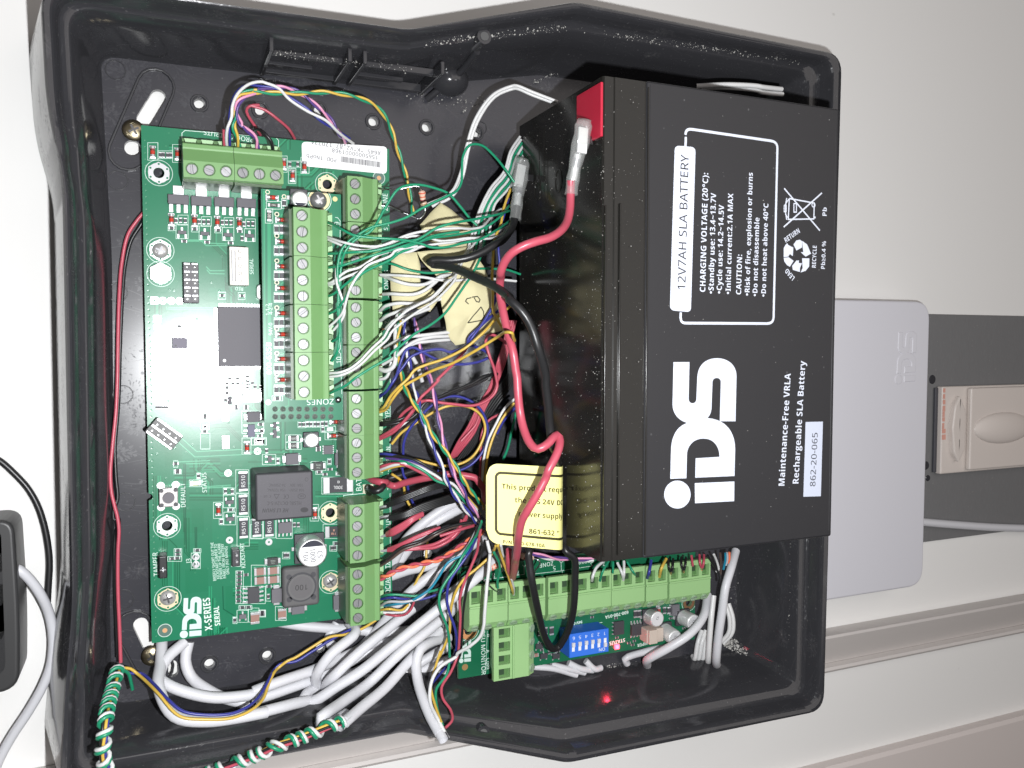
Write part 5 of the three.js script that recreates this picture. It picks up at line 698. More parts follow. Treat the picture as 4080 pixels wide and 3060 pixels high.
// ---------------------------------------------------------------- yellow sticker bent off the battery's end
{
  const z = 63, A = at(1937, 1845, z), Bq = at(2263, 1862, z), C = at(2296, 2190, z), D = at(1935, 2163, z);
  const t = thing('warning_sticker', 'yellow printed sticker standing off the battery end, crossed by the red lead', 'sticker', V((A.x + C.x) / 2, (A.y + C.y) / 2, 20));
  const N = 26, MM = 20, pos = [], uv = [], idx = [], top = [];
  const corner = 4.2, ww = BT.x0 - 0.8 - A.x;
  for (let j = 0; j <= MM; j++) for (let i = 0; i <= N; i++) {
    const u = i / N, v = j / MM; let x = A.x + ww * u, yT = A.y + (Bq.y - A.y) * u, yB = D.y + (C.y - D.y) * u, zz = z + 0.9 * Math.sin(u * 2.4) - (u > 0.84 ? ((u - 0.84) / 0.16) ** 2 * 5.5 : 0);
    const s = x - A.x; if (s < corner) { const c = corner - Math.sqrt(Math.max(0, corner ** 2 - (corner - s) ** 2)); yT -= c; yB += c; }
    pos.push(x, yT + (yB - yT) * v, zz); uv.push(u, 1 - (A.y + (Bq.y - A.y) * u - (yT + (yB - yT) * v)) / (A.y + (Bq.y - A.y) * u - (D.y + (C.y - D.y) * u))); }
  void top;
  const n1 = pos.length / 3, both = [], bu = [];
  for (const dz of [0.12, -0.12]) for (let i = 0; i < n1; i++) { both.push(pos[i * 3] * K, pos[i * 3 + 1] * K, (pos[i * 3 + 2] + dz) * K); bu.push(uv[i * 2], uv[i * 2 + 1]); }
  for (let j = 0; j < MM; j++) for (let i = 0; i < N; i++) { const a = j * (N + 1) + i, b = a + 1, c = a + N + 1, d = c + 1; idx.push(a, c, b, b, c, d, n1 + a, n1 + b, n1 + c, n1 + b, n1 + d, n1 + c); }
  for (let i = 0; i < N; i++) for (const j of [0, MM]) { const a = j * (N + 1) + i; idx.push(a, a + 1, n1 + a, a + 1, n1 + a + 1, n1 + a); }
  for (let j = 0; j < MM; j++) for (const i of [0, N]) { const a = j * (N + 1) + i, b = a + N + 1; idx.push(a, b, n1 + a, b, n1 + b, n1 + a); }
  const q = new THREE.BufferGeometry(); q.setAttribute('position', new THREE.Float32BufferAttribute(both, 3)); q.setAttribute('uv', new THREE.Float32BufferAttribute(bu, 2)); q.setIndex(idx); q.computeVertexNormals();
  const map = canvasTex(1024, 960, (g, w, h) => { g.fillStyle = 'rgb(250,244,158)'; g.fillRect(0, 0, w, h); g.strokeStyle = 'rgb(58,54,26)'; g.lineWidth = 30; g.beginPath(); g.roundRect(112, 105, w + 200, h - 230, 60); g.stroke(); g.fillStyle = 'rgb(54,48,16)'; g.textBaseline = 'middle';
    g.font = 'bold 82px sans-serif'; const put = (s, x, y) => { g.save(); g.translate(x, y); g.scale(1.1, 1); g.fillText(s, 0, 0); g.restore(); }; put('This product requires', 178, 265); put('the IDS 24V DC', 330, 415); put('power supply', 372, 572); put('861-632 "', 500, 770); g.font = 'bold 58px sans-serif'; put('P/N: 700-678-10A', 188, 925); });
  part('sticker', q, std([1, 1, 1], 0.5, { map }), t, V(0, 0, 0));
}
// ---------------------------------------------------------------- pieces of masking tape wrapped round the wires
function tapePiece(label, pts, z0, draw, creases = 5) {
  const P = route(pts), c = P.reduce((a, p) => a.add(p), V(0, 0, 0)).multiplyScalar(1 / P.length), t = thing('masking_tape', label, 'tape', V(c.x, c.y, z0 - 4));
  // a fan of rings from the middle to the edge, crumpled a little
  const rings = 9, n = P.length, dense = []; for (let i = 0; i < n; i++) for (let k = 0; k < 8; k++) dense.push(P[i].clone().lerp(P[(i + 1) % n], k / 8));
  const m = dense.length, pos = [], uv = [], idx = []; let x0 = 1e9, x1 = -1e9, y0 = 1e9, y1 = -1e9; for (const p of dense) { x0 = Math.min(x0, p.x); x1 = Math.max(x1, p.x); y0 = Math.min(y0, p.y); y1 = Math.max(y1, p.y); }
  const crump = (x, y) => { let h = 0; for (let k = 0; k < creases; k++) { const a = k * 1.9 + P.length, d = Math.cos(a) * x + Math.sin(a) * y + k * 7.3; h += Math.abs(((d / (7 + k * 2)) % 1 + 1) % 1 - 0.5) * 0.9; } return h; };
  for (const dz of [0, -0.5]) for (let r = 0; r <= rings; r++) for (let i = 0; i < m; i++) { const p = c.clone().lerp(dense[i], r / rings); const zz = p.z + crump(p.x, p.y) - 1.6 * (r / rings) ** 4 + dz; pos.push(p.x * K, p.y * K, zz * K); uv.push((p.x - x0) / (x1 - x0), (p.y - y0) / (y1 - y0)); }
  const S = (rings + 1) * m; for (const o of [0, S]) for (let r = 0; r < rings; r++) for (let i = 0; i < m; i++) { const a = o + r * m + i, b = o + r * m + (i + 1) % m, d = a + m, e = b + m; o ? idx.push(a, b, d, b, e, d) : idx.push(a, d, b, b, d, e); }
  for (let i = 0; i < m; i++) { const a = rings * m + i, b = rings * m + (i + 1) % m; idx.push(a, S + a, b, b, S + a, S + b); }
  const q = new THREE.BufferGeometry(); q.setAttribute('position', new THREE.Float32BufferAttribute(pos, 3)); q.setAttribute('uv', new THREE.Float32BufferAttribute(uv, 2)); q.setIndex(idx); q.computeVertexNormals();
  const asp = (y1 - y0) / (x1 - x0), map = canvasTex(512, Math.round(512 * asp), (g, w, h) => { g.fillStyle = 'rgb(206,198,158)'; g.fillRect(0, 0, w, h); streaks(g, w, h, 160, 30, 0.4, 1.2, '242,238,205', 0.35); streaks(g, w, h, 40, 160, 0.9, 1.5, '186,176,126', 0.35); speckle(g, w, h, 260, 2, '200,190,140', 0.4);
    const S2 = (x, y) => { const p = at(...vp('k', x, y), z0); return [(p.x - x0) / (x1 - x0) * w, h - (p.y - y0) / (y1 - y0) * h]; }; draw?.(g, S2, w); });
  part('tape', q, std([1, 1, 1], 0.8, { map }), t, V(0, 0, 0));
}
const pen = (g, S2, strokes, lw) => { g.strokeStyle = 'rgb(52,50,36)'; g.lineWidth = lw; g.lineCap = g.lineJoin = 'round'; for (const s of strokes) { g.beginPath(); s.forEach((p, i) => { const [x, y] = S2(...p); i ? g.lineTo(x, y) : g.moveTo(x, y); }); g.stroke(); } };
tapePiece('pale masking tape square standing corner up among the green and white wires', 'g:1020,500,22 1200,620,24 1420,780,25 1560,960,25 1480,1180,25 1100,1240,25 760,1060,24 690,850,23 850,670,22', 24, null, 4);
tapePiece('crumpled masking tape wad beside the edge of the main board', 'g:220,1330,22 420,1290,25 640,1280,26 700,1500,26 k:700,120,26 860,180,26 1010,330,26 840,560,25 600,500,24 420,570,23 260,560,22 230,200,22', 25, null, 7);
tapePiece('masking tape wrapped round fine wires under the black lead', 'g:650,1275,27 900,1250,28 1250,1215,28 1430,1190,28 1600,1370,28 1700,1520,28 1760,1659,28 k:1500,60,28 1250,180,28 1000,60,28 g:800,1500,28 700,1380,27', 28, (g, S2) => pen(g, S2, [[[1330, -20], [1250, 140], [1370, 130], [1510, 80]]], 7), 6);
tapePiece('masking tape flag with pen writing beside the red lead', 'k:1010,330,30 1130,60,31 1400,40,31 1700,100,31 1830,200,31 1900,420,31 1960,700,31 1970,860,30 1700,930,30 1400,1060,29 1250,1090,28 1180,1010,29 1120,880,30 1060,550,30', 30, (g, S2) => pen(g, S2, [[[1420, 440], [1380, 400], [1400, 360], [1460, 345]], [[1480, 335], [1560, 325], [1600, 375], [1580, 415], [1540, 405], [1510, 350]], [[1430, 735], [1610, 490], [1660, 560], [1680, 690], [1440, 735]]], 8), 5);
// ---------------------------------------------------------------- wires and cables
const R0 = 0.44;
function wire(color, label, path, r = R0, group, kind) {
  const pts = route(path), lo = pts.reduce((a, p) => p.z < a.z ? p : a, pts[0]);
  const t = thing(kind ?? (r > 1.3 ? 'white_cable' : 'insulated_wire'), label, r > 1.3 ? 'cable' : 'wire', lo, group);
  part(r > 1.3 ? 'sheath' : 'insulation', tube(pts, r, lo, r > 1 ? 14 : 8), r > 1.3 && color === 'white' ? M.white : WMAT[color], t, lo); return [t, pts];
}
// bare copper or tinned end of a wire
function bare(owner, path, mat = M.tin, r = 0.3) { const pts = route(path); part('bare_end', tube(pts, r, pts[0], 6), mat, owner, pts[0]); }
// two wires turned round each other along one path
function twisted(c1, l1, c2, l2, path, turns, r = R0, gap = 1.02) {
  const base = new THREE.CatmullRomCurve3(route(path), false, 'centripetal'), n = Math.round(turns * 9), f = base.computeFrenetFrames(n);
  [[c1, l1, 0], [c2, l2, Math.PI]].forEach(([c, l, ph]) => { const pts = []; for (let i = 0; i <= n; i++) { const a = i / n * turns * Math.PI * 2 + ph, p = base.getPointAt(i / n); pts.push(p.addScaledVector(f.normals[i], Math.cos(a) * r * gap).addScaledVector(f.binormals[i], Math.sin(a) * r * gap)); }
    const t = thing('insulated_wire', l, 'wire', pts[0]); part('insulation', tube(pts, r, pts[0], 8), WMAT[c], t, pts[0]); });
}
let q;
// from the raised board across to the battery
q = wire('green', 'green wire from the upper board top terminal, dipping low across the tape', 'f:1185,808,36 1320,860,42 1450,935,46 1620,1015,48 1900,1055 g:250,1075,50 480,1100 700,1150 860,1205 1080,1205,48 1380,1135 1620,1085 1850,960,42 2090,795,32')[0]; bare(q, 'f:1160,795,35 1190,810,36');
wire('white', 'upper white wire of the pair from the second terminal of the raised board', 'f:1170,1030,36 1300,1080,41 1500,1140,45 1750,1185 2000,1190 g:200,1140,47 440,1030 650,970 880,935 1060,915 1290,905,45 1500,915 1660,880,40 1780,760,34 1900,640,30 2090,560,26');
wire('white', 'lower white wire of the pair from the second terminal of the raised board', 'f:1170,1065,36 1320,1130,40 1560,1220,43 1800,1255 2000,1215 g:120,1190,45 330,1105 560,1030 800,1050 1000,1105 1200,1095 1450,1060 1750,1070,40 1950,1010,34 2060,900,28');
wire('green', 'green wire from the third terminal of the raised board rising to the black sleeve', 'f:1175,1312,36 1400,1298,42 1650,1282,46 1900,1265 2212,1190,48 g:450,1115 640,1085 760,1020 950,900 1150,838,50 1400,790 1650,745 1900,690,42 2088,632,34');
q = wire('green', 'green wire from the fourth terminal of the raised board', 'f:1195,1527,36 1400,1500,42 1600,1440 1900,1340,46 2212,1250 g:440,1180,47 700,1110,46 900,1055 1150,1025 1500,960 1750,870 1950,720,36 2088,550,30')[0]; bare(q, 'f:1165,1530,35 1200,1527,36', M.steel);
wire('white', 'white wire from the fifth terminal of the raised board, upper of two', 'j:1180,120,36 1290,85,40 f:1500,1585,43 1700,1525 1850,1435 2000,1330 2212,1275 g:230,1290,46 440,1262 580,1222 800,1178 1000,1148,44 1300,1115 1550,1060,40 1800,1020,34 2060,880,26');
wire('white', 'white wire from the fifth terminal of the raised board, lower of two', 'j:1190,150,36 1300,120,40 1480,20,43 f:1700,1590 1900,1460 2100,1370 2212,1330 g:200,1330,45 380,1290 540,1270 700,1200,44 900,1160');
wire('green', 'green wire from the sixth terminal of the raised board bending upward', 'j:1195,325,36 1300,280,40 1500,120,44 1650,0,46 f:1850,1500 2050,1405,47 2212,1340 g:340,1250 500,1190 640,1140,47 850,1040 1080,990 1300,960,44');
wire('green', 'green wire from the seventh terminal of the raised board bending upward', 'j:1210,600,36 1330,540,40 1440,420,43 1560,200,46 1700,0,47 f:1850,1560 2050,1470 2212,1390 g:350,1300,46 500,1240 650,1180,45');
wire('white', 'white wire curving steeply up from the eighth terminal of the raised board', 'j:1195,825,36 1350,690,40 1450,560,43 1500,380,45 1560,200,47 1660,20 f:1760,1560 1850,1480 2000,1420 2212,1330,48 g:280,1270 500,1210 640,1190,46');
wire('white', 'white wire ending short beside the eighth terminal of the raised board', 'j:1300,850,37 1410,720,40 1470,590,42 1465,450,43 1400,260 1350,110,43 f:1340,1600 1345,1500,40');
wire('green', 'long green wire curling from the upper board ninth terminal to the top loop', 'j:1280,1030,36 1375,960,39 1405,820 1370,560,41 1375,300 f:1365,1500,43 1425,1250 1540,1110,45 1700,1000 1900,890 2212,815,47 g:480,730 700,600 900,500 1130,390,48 1270,310 1340,170,46 b:1690,1380 1700,1250 1750,1165,44 1850,1165 1950,1250 2040,1360,38 2110,1460');
wire('green', 'green wire arching over the resistor above the masking tape', 'j:1270,1340,36 1360,1180,39 1400,900 1390,500,41 f:1420,1500,42 1480,1280,44 1640,1090 1860,970 1960,860,46 2080,640,46 2212,420 g:330,300,47 480,232 700,225 900,270 1130,360 1300,540 1480,765,40 1580,860');
wire('white', 'upper white wire of the long pair from the eleventh terminal of the raised board', 'j:1200,1530,36 1400,1515,40 1550,1460 1700,1350,42 1900,1140 2100,950,42 k:190,830,42 440,575 650,455 850,350 1000,210 1130,80,42 1240,0 g:1290,1560,38 1420,1310,34 1560,1120,30');
wire('white', 'lower white wire of the long pair from the eleventh terminal of the raised board', 'j:1195,1590,36 1420,1560,40 1600,1480 1750,1370 1950,1170 2150,990 k:237,880,41 420,720 650,560 850,440 1000,320 1250,20 g:1230,1610 1340,1400,34 1480,1180,30');
q = wire('green', 'long green wire from the lowest terminal of the raised board rising across the tape', 'n:1215,280,36 1330,220,40 1480,150,43 1600,60 j:1650,1600,45 1900,1440 2212,1260 k:200,1250,46 400,1080 600,910 800,800,46 960,690 1100,560 1250,350 1400,130,44 1490,0 g:1620,1400,40 1700,1100,32')[0]; bare(q, 'n:1195,285,35 1220,280,36');
wire('green', 'green wire from a main terminal running right over the crumpled tape', 'g:50,1455,23 250,1470,28 500,1560,30 800,1610 1000,1600 1230,1570,30');
wire('green', 'short green wire crossing from the tape to the battery end', 'g:1570,1545,29 1750,1540 1920,1548,28 2060,1560 h:150,1580,27 290,1630,26');
wire('green', 'green wire under the black lead, slanting to the tape flag', 'g:1700,1060,28 1690,1200,28 1620,1400 1560,1545,28');
wire('white', 'white wire crossing the tape towards the battery end', 'k:60,-20,24 250,-15,28 430,-5,31 750,20 1000,60,33 1250,70 1550,45,31 1850,48,27 2000,60,26 2200,80,26', 0.5);
for (const [l, p] of [['white zone wire from the board edge looping into the tape, highest of its row', 'k:60,-15,22 160,20,26 300,75,31 450,120,32 600,140 760,130,32 900,70,32 1020,0,32 g:1200,1640,30'], ['white zone wire from the second pair of copper ends below the tape wad top', 'k:110,285,23 250,280,28 400,290,30 600,285 750,230,32 900,120,32 1010,30,31 g:1130,1640,30'], ['white zone wire ending in a grey square clip on the tape wad', 'k:60,545,23 150,470,27 330,430,30 600,430 800,400,30 1020,360,29'], ['white zone wire above the cut white tube', 'k:60,705,23 180,620,28 400,540,31 600,470 800,380 950,290,32 1100,100,31'], ['white zone wire running to the cut white tube under the tape', 'k:150,830,25 250,720,29 450,640 620,590,31 840,510,30'], ['upper white wire of the flat pair going to the tape flag', 'k:130,1130,24 300,1030,29 480,960,31 650,940 900,910,30 1140,885,29'], ['middle white wire of the flat pair going to the tape flag', 'k:100,1390,24 300,1270,29 450,1130,31 620,1020 850,965,30 1150,945,28'], ['lower white wire of the flat pair going to the tape flag', 'k:300,1290,28 430,1160,30 600,1060 800,1030,29 1150,1000,27']]) { q = wire('white', l, p, 0.62)[0]; const m = /^([a-zA-Z]):(-?\d+),(-?\d+)/.exec(p); bare(q, `${m[1]}:${+m[2] - 60},${+m[3] + 10},22 ${+m[2] + 8},${+m[3]},23`, M.copper, 0.4); }
wire('white', 'white cable standing vertical along the board edge beside the terminals', 'k:30,1455,23 160,1490,27 270,1420,29 305,1250,29 300,900,27 320,700,26 340,580,25', 0.85);
wire('white', 'short white wire hooked back to the terminal beside the blue wires', 'k:60,1625,23 150,1600,25 205,1500,26 235,1350,26', 0.6);
// blue, yellow, red and black wires in the gap
wire('blue', 'blue wire from the lower cover line making a wide loop under the yellow wires', 'n:2015,308,22 2120,250,27 o:230,130,30 k:300,1600 390,1330,32 470,1160 580,1125 720,1190 900,1290 1150,1375 1400,1385 1650,1335 1780,1260,32 1720,1190 1560,1110 1440,1060,34 1450,980 1650,780,36 1900,560 2080,440,32', 0.5);
wire('blue', 'blue wire with a kink lying beside the yellow wire at the tape flag', 'n:2020,332,22 o:200,180,29 280,30 k:440,1400,31 530,1280 700,1200 1000,1150 1170,1195 1400,1110,34 1480,1000,36 1700,700,37 1850,430,37 1880,300,34', 0.5);
q = wire('yellow', 'upper yellow wire sweeping from the main terminal under the red lead', 'n:2010,528,22 o:120,480,28 230,300,31 370,150,34 500,30 k:600,1480 800,1390 1050,1310 1400,1130,38 1700,870,40 1900,650 2110,470,36', 0.5)[0]; bare(q, 'n:1990,535,21 2015,528,22', M.copper);
wire('yellow', 'lower yellow wire hooked round the red lead', 'n:2015,565,22 o:150,520 250,360,31 400,180 660,20,36 k:900,1480 1200,1370 1600,1150 1900,960,60 2040,885,80 2120,885,82 2150,960,78 2170,1020,72 2110,990,66', 0.5);
wire('yellow', 'yellow wire rising along the battery end past the tape flag', 'k:2100,980,50 1980,820,44 1880,640,42 1840,560 1830,200,40 1820,0 g:1835,1350,36 1860,1080 1960,830,32 2000,600 2110,290,28', 0.5);
for (const [l, p, r] of [['upper fat black wire leaving the middle main terminal', 'n:2010,735,22 o:150,730,26 330,690,29 560,575 700,400,30 900,355 1200,230 1500,110 1700,0,30 k:1900,1540,28', 0.6], ['lower fat black wire leaving the middle main terminal', 'n:2010,765,22 o:150,760,26 340,730,28 540,660 660,560 760,420,29 1000,330 1250,240 1500,140,29 1750,20', 0.6]]) wire('black', l, p, r);
for (const [l, p] of [['red wire from the terminal below the black pair, rising to the tape flag', 'o:20,975,22 280,820,29 450,690 580,540,33 700,330,37 840,200 1000,30 k:930,1659 1150,1440,37 1300,1280 1420,1130,33'], ['second red wire from the terminal below the black pair', 'o:20,1005,22 290,860,29 480,650,32 600,500 690,400,34 780,380,33'], ['red wire making a wide open loop right of the pink wire', 'o:320,735,27 400,600 560,475,32 700,405 800,375 1000,410,34 1250,440 1500,460 1700,400,36 1850,280 1900,150 1880,0 k:1850,1450 1780,1260,38 1720,1000 1760,930 1850,930 2050,1060,36']]) wire('red', l, p, 0.55);
wire('white', 'short white wire between the red and black wires at the middle terminals', 'o:280,870,26 400,770,28 500,690,28 600,600,28', 0.45);
// bundles of red and black supply wires rising along the battery end
seed = 91;
for (let i = 0; i < 5; i++) { const d = i * 34 - 60; wire('red', `red wire ${['leftmost', 'second from left', 'middle', 'second from right', 'rightmost'][i]} in the bundle rising along the battery end`, `o:${1150 + i * 26},${1300 - i * 12},14 ${1290 + i * 20},${1030 + i * 20},17 ${1440 + i * 24},${800 + i * 22},19 ${1640 + d * 0.4},${500 + d},21 ${1790 + d * 0.5},${230 + d * 0.3},23 ${1900 + d * 0.7},-40,25 k:${1960 + d * 0.8},1350,27 ${2060 + d * 0.7},1000 ${2120 + d},700,27`, 0.5); }
for (let i = 0; i < 6; i++) { const d = i * 30 - 75; wire('black', `black wire number ${['one', 'two', 'three', 'four', 'five', 'six'][i]} from the left in the bundle at the battery end`, `o:${1350 + d},${1330 + d * 0.3},12 ${1560 + d * 0.7},${1000 + d * 0.5},15 ${1690 + d},${640 + d * 0.3},17 ${1850 + d * 0.8},${370 + d},19 ${2010 + d},${170 + d * 0.3},21 ${2120 + d * 0.6},-60,23 k:${2080 + d * 0.5},1100,24`, 0.48); }
for (const [l, p] of [['red wire from the battery end bending to the yellow sticker', 'o:2160,518,24 1950,590 1760,700 1660,900 1640,1300,22 1625,1659,22'], ['red wire slanting beside the white and yellow pair', 'o:1640,560,22 1560,760 1480,860 1330,1020,20']]) wire('red', l, p, 0.5);
wire('white', 'white wire of the close white and yellow pair above the sticker', 'o:2180,350,30 2020,500 1880,750 1760,1000 1690,1300 1660,1640,28 s:1655,110,26', 0.5);
wire('yellow', 'yellow wire of the close white and yellow pair above the sticker', 'o:2165,415,29 1990,650 1860,900 1760,1200 1715,1500 1695,1659,27 s:1680,300,24', 0.5);
wire('green', 'short green wire right of the white and yellow pair', 'o:2195,570,28 2130,850 2060,1150 1990,1310,20', 0.5);
wire('blue', 'blue wire right of the white and yellow pair', 'o:2185,490,28 2000,700 1900,900,22', 0.5);
wire('yellow', 'yellow wire lying as a large open ring in the gap', 'o:240,1065,19 400,880 600,745 900,560 1100,472,26 1300,455 1500,500 1650,620,27 1712,800 1670,1000 1550,1220 1400,1340,26 1200,1400 1000,1400 700,1330 480,1285,22', 0.5);
wire('blue', 'blue wire lying as a large open ring outside the yellow one', 'o:420,1225,20 430,1050 500,860 650,670 900,430,27 1050,340 1250,310 1450,370 1620,500,28 1730,700 1750,900 1690,1150 1500,1380 1300,1480 1100,1510 960,1480,24', 0.5);
// three long twisted pairs hanging down the gap
twisted('yellow', 'yellow wire of the long twisted pair with the green wire in the gap', 'green', 'green wire of the long twisted pair with the yellow wire in the gap', 'k:370,600,28 345,1000 335,1350 400,1540,30 o:430,120 510,300,36 630,480 740,640 830,820 960,1020,40 1130,1240 1280,1460 s:1370,60,42 1500,240 1640,410,38 1720,520,32', 7);
twisted('white', 'white wire of the long twisted pair with the blue wire in the gap', 'blue', 'blue wire of the long twisted pair with the white wire in the gap', 'k:430,620,27 445,900 480,1170 550,1500,30 o:560,120 640,300,35 700,590 780,840,38 870,1050 970,1280 1070,1500 s:1080,0,41 1210,260 1350,450 1510,640,38 1670,820,32', 6);
twisted('pink', 'pink wire of the long twisted pair with the purple wire in the gap', 'purple', 'purple wire of the long twisted pair with the pink wire in the gap', 'k:590,660,27 640,880 690,1110 770,1420,30 o:850,50 910,280,34 950,520 1000,750 1060,1010,38 1120,1240 1200,1480 s:1230,0,40 1350,180 1450,400 1560,560,38 1680,690,32', 5);
// wires of the lower middle terminals
wire('blue', 'blue wire leaving the siren terminal, topmost of its bunch', 'n:2010,1218,22 o:150,1220,26 300,1245,28 500,1300,29 700,1390 900,1500 1000,1590,30', 0.5);
wire('black', 'black wire leaving the siren terminal under the blue one', 'n:2010,1262,22 o:180,1252,26 400,1265,30 620,1320,33 850,1450,34 1100,1620 s:1300,130,33 1450,300,31', 0.5);
wire('purple', 'purple wire of the siren bunch', 'o:150,1285,24 400,1318,29 700,1405,31 900,1515 1060,1640 s:1250,140,32', 0.5);
wire('green', 'green wire of the siren bunch running lowest', 'o:240,1315,24 380,1330,29 520,1375,32 750,1490,34 940,1640 s:1080,110,35 1230,220,33 1420,420,31', 0.5);
wire('red', 'red wire of the red, white and yellow trio above the plus sign', 'n:2008,1440,22 o:100,1410,25 260,1375,28 430,1385,31 620,1470 800,1560 s:1040,70,32', 0.55);
wire('white', 'white wire of the red, white and yellow trio above the plus sign', 'n:2010,1480,22 o:160,1430,26 300,1390,29 440,1372,31 650,1415 900,1540 1060,1640 s:1200,110,34 1340,260,34 1500,430 1640,590,31', 0.55);
wire('yellow', 'yellow wire of the red, white and yellow trio above the plus sign', 'n:2040,1490,22 o:180,1450,25 330,1410,28 480,1398,30 700,1440 950,1550 1050,1610,31 s:1300,200,31 1480,380 1600,520', 0.5);
wire('yellow', 'long thin yellow wire winding down behind the supply wires', 'o:240,1535,19 390,1640,18 s:430,150,17 450,300,15 530,460 650,620 750,740,15 800,860 800,1020,16 785,1180 780,1310,17 740,1450 650,1600,17 w:600,520 510,650,16', 0.48);
wire('blue', 'thin blue wire beside the long thin yellow wire', 'o:405,1430,20 430,1560 s:480,60,19 500,200,18 570,400,14 690,600 770,760,14', 0.48);
// thick leads at the battery terminals of the board
wire('red', 'thick red lead soldered at the plus mark of the main board', 'r:1850,10,15 1930,60,20 2060,85,23 2130,85,21 s:150,95,18 280,145,17 420,100,19 600,55,22 800,15,25 o:1000,1560,27 1200,1530,28 1380,1560,29 1560,1600,30 s:1620,100,30 1680,180,30 1700,300,28 1720,420,24', 1.25, null, 'insulated_wire');
wire('black', 'fat black lead looped at the minus mark of the main board', 'r:1860,250,14 1870,180,20 1960,230,24 2070,170,24 2080,110,22 2110,60,19 s:150,40,17 350,-20,17 600,-100,17', 1.2);
// black and red supply bundles from the lower terminals
seed = 57;
for (let i = 0; i < 4; i++) { const y = i * 22; wire('black', `black supply wire in the flat bundle above the white cables, ${['first', 'second', 'third', 'fourth'][i]} from above`, `s:${140},${450 + y * 0.4},23 330,${345 + y},27 600,${235 + y},29 850,${140 + y},30 1080,${95 + y},29 1350,${160 + y},27`, 0.55); }
for (let i = 0; i < 5; i++) { const y = i * 26; wire('black', `black supply wire in the broad bundle over the white cables, ${['first', 'second', 'third', 'fourth', 'fifth'][i]} from above`, `s:200,${630 + y * 0.35},24 420,${575 + y * 0.6},27 700,${445 + y},28 1000,${350 + y * 0.9},28 1300,${265 + y},26 1480,${240 + y},23`, 0.65); }
for (const y of [480, 640]) { const o = scene.children.at(-1); bare(o, `s:30,${y + 10},21 100,${y - 10},23 200,${y - 30},24`, M.tin, 0.45); bare(o, `s:30,${y + 40},21 110,${y + 15},23 190,${y - 5},24`, M.steel, 0.4); }
for (let i = 0; i < 3; i++) { const y = i * 34; q = wire('red', `red supply wire spreading from the upper twisted tinned end, ${['top', 'middle', 'bottom'][i]} strand`, `s:170,${890 + y * 0.4},23 260,${830 + y},27 420,${740 + y},29 580,${640 + y * 0.6},30 730,${575 + y * 0.3},29`, 0.75)[0]; bare(q, `s:30,${935 + i * 8},21 110,${925 + i * 5},22 180,${890 + i * 12},23`, M.tin, 0.36); }
for (let i = 0; i < 4; i++) { const y = i * 26; q = wire('red', `red supply wire from the lower twisted tinned end, ${['highest', 'second', 'third', 'lowest'][i]} of four`, i < 2 ? `s:190,${1135 + y},23 400,${1050 + y},28 650,${930 + y * 0.8},30 850,${850 + y},31 1000,${800 + y},31` : `s:180,${1130 + y * 0.4},23 420,${1110 + y * 0.5},28 700,${1050 + y},30 900,${960 + y * 2},32 1050,${870 + y * 2.4},33 1200,${790 + y * 2.2},33 1300,${700 + y * 2},32 1420,${560 + y},30`, 0.6)[0]; bare(q, `s:30,${1150 + i * 6},21 110,${1155 + i * 5},22 195,${1140 + i * 8},23`, M.tin, 0.34); }
for (const [l, p, r] of [['red strand leaving the lower bundle to the right edge', 's:1000,930,32 1160,880,33 1380,810,33 1560,760,30', 0.6], ['red strand curling under the lower bundle', 's:880,1080,30 1040,1060,32 1200,950,33 1290,850,33 1340,680,31', 0.6]]) wire('red', l, p, r);
wire('black', 'black wire twisting along the lower red supply wires, upper', 's:30,1385,22 180,1290,26 400,1110,29 700,1010,31 900,890,33 1200,770,33 1500,715,33', 0.55);
wire('brown', 'dark brown wire twisting along the lower red supply wires', 's:60,1400,22 230,1290,26 440,1140,29 720,1040,30 920,920,32 1180,800,32 1480,745,31', 0.55);
wire('grey', 'grey wire between the dark and red supply wires', 's:450,1040,28 700,960,30 800,910,31', 0.45);
twisted('red', 'red wire twisted with the orange wire from the lowest terminal block', 'orange', 'orange wire twisted with the red wire from the lowest terminal block', 's:20,1625,22 200,1530,27 420,1435 700,1370,30 950,1310 1150,1215,32 1300,1110 1470,995 1590,920,34 1680,840,34', 5, 0.55);
// signal wires of the lowest terminal block
q = wire('green', 'green wire from the third lowest main terminal', 'w:80,700,23 200,670,28 420,675 620,690,31 820,625,31 1000,570 1090,490,30 1180,260,31 1350,60,33 s:1500,1150,34')[0]; bare(q, 'w:15,705,21 85,700,23');
wire('blue', 'dark blue wire from the third lowest main terminal', 'w:60,742,22 250,715,28 480,742 700,742 960,660,29 1110,560,28', 0.46);
wire('grey', 'grey wire from the second lowest main terminal', 'w:60,850,22 200,780,28 450,780,31 700,720 820,590,33 950,400,34 1100,240 1250,90,36 s:1400,1140 1500,980,38 1560,860 1620,760,36', 0.46);
wire('teal', 'teal blue wire from the second lowest main terminal', 'w:120,842,23 300,820,29 500,785 700,680,33 850,570 980,390,35 1130,160 s:1400,1200,37 1500,1040 1560,930,39 1630,740', 0.46);
wire('yellow', 'short yellow wire looping below the lowest terminal block', 'w:40,915,22 200,895,27 400,912 500,830,24', 0.46);
wire('white', 'short white wire looping below the lowest terminal block', 'w:100,952,22 300,952 450,930 530,810,22', 0.46);
wire('red', 'short red wire looping lowest under the terminal blocks', 'w:150,978,22 300,1000,26 450,980 540,900 590,790,20', 0.46);
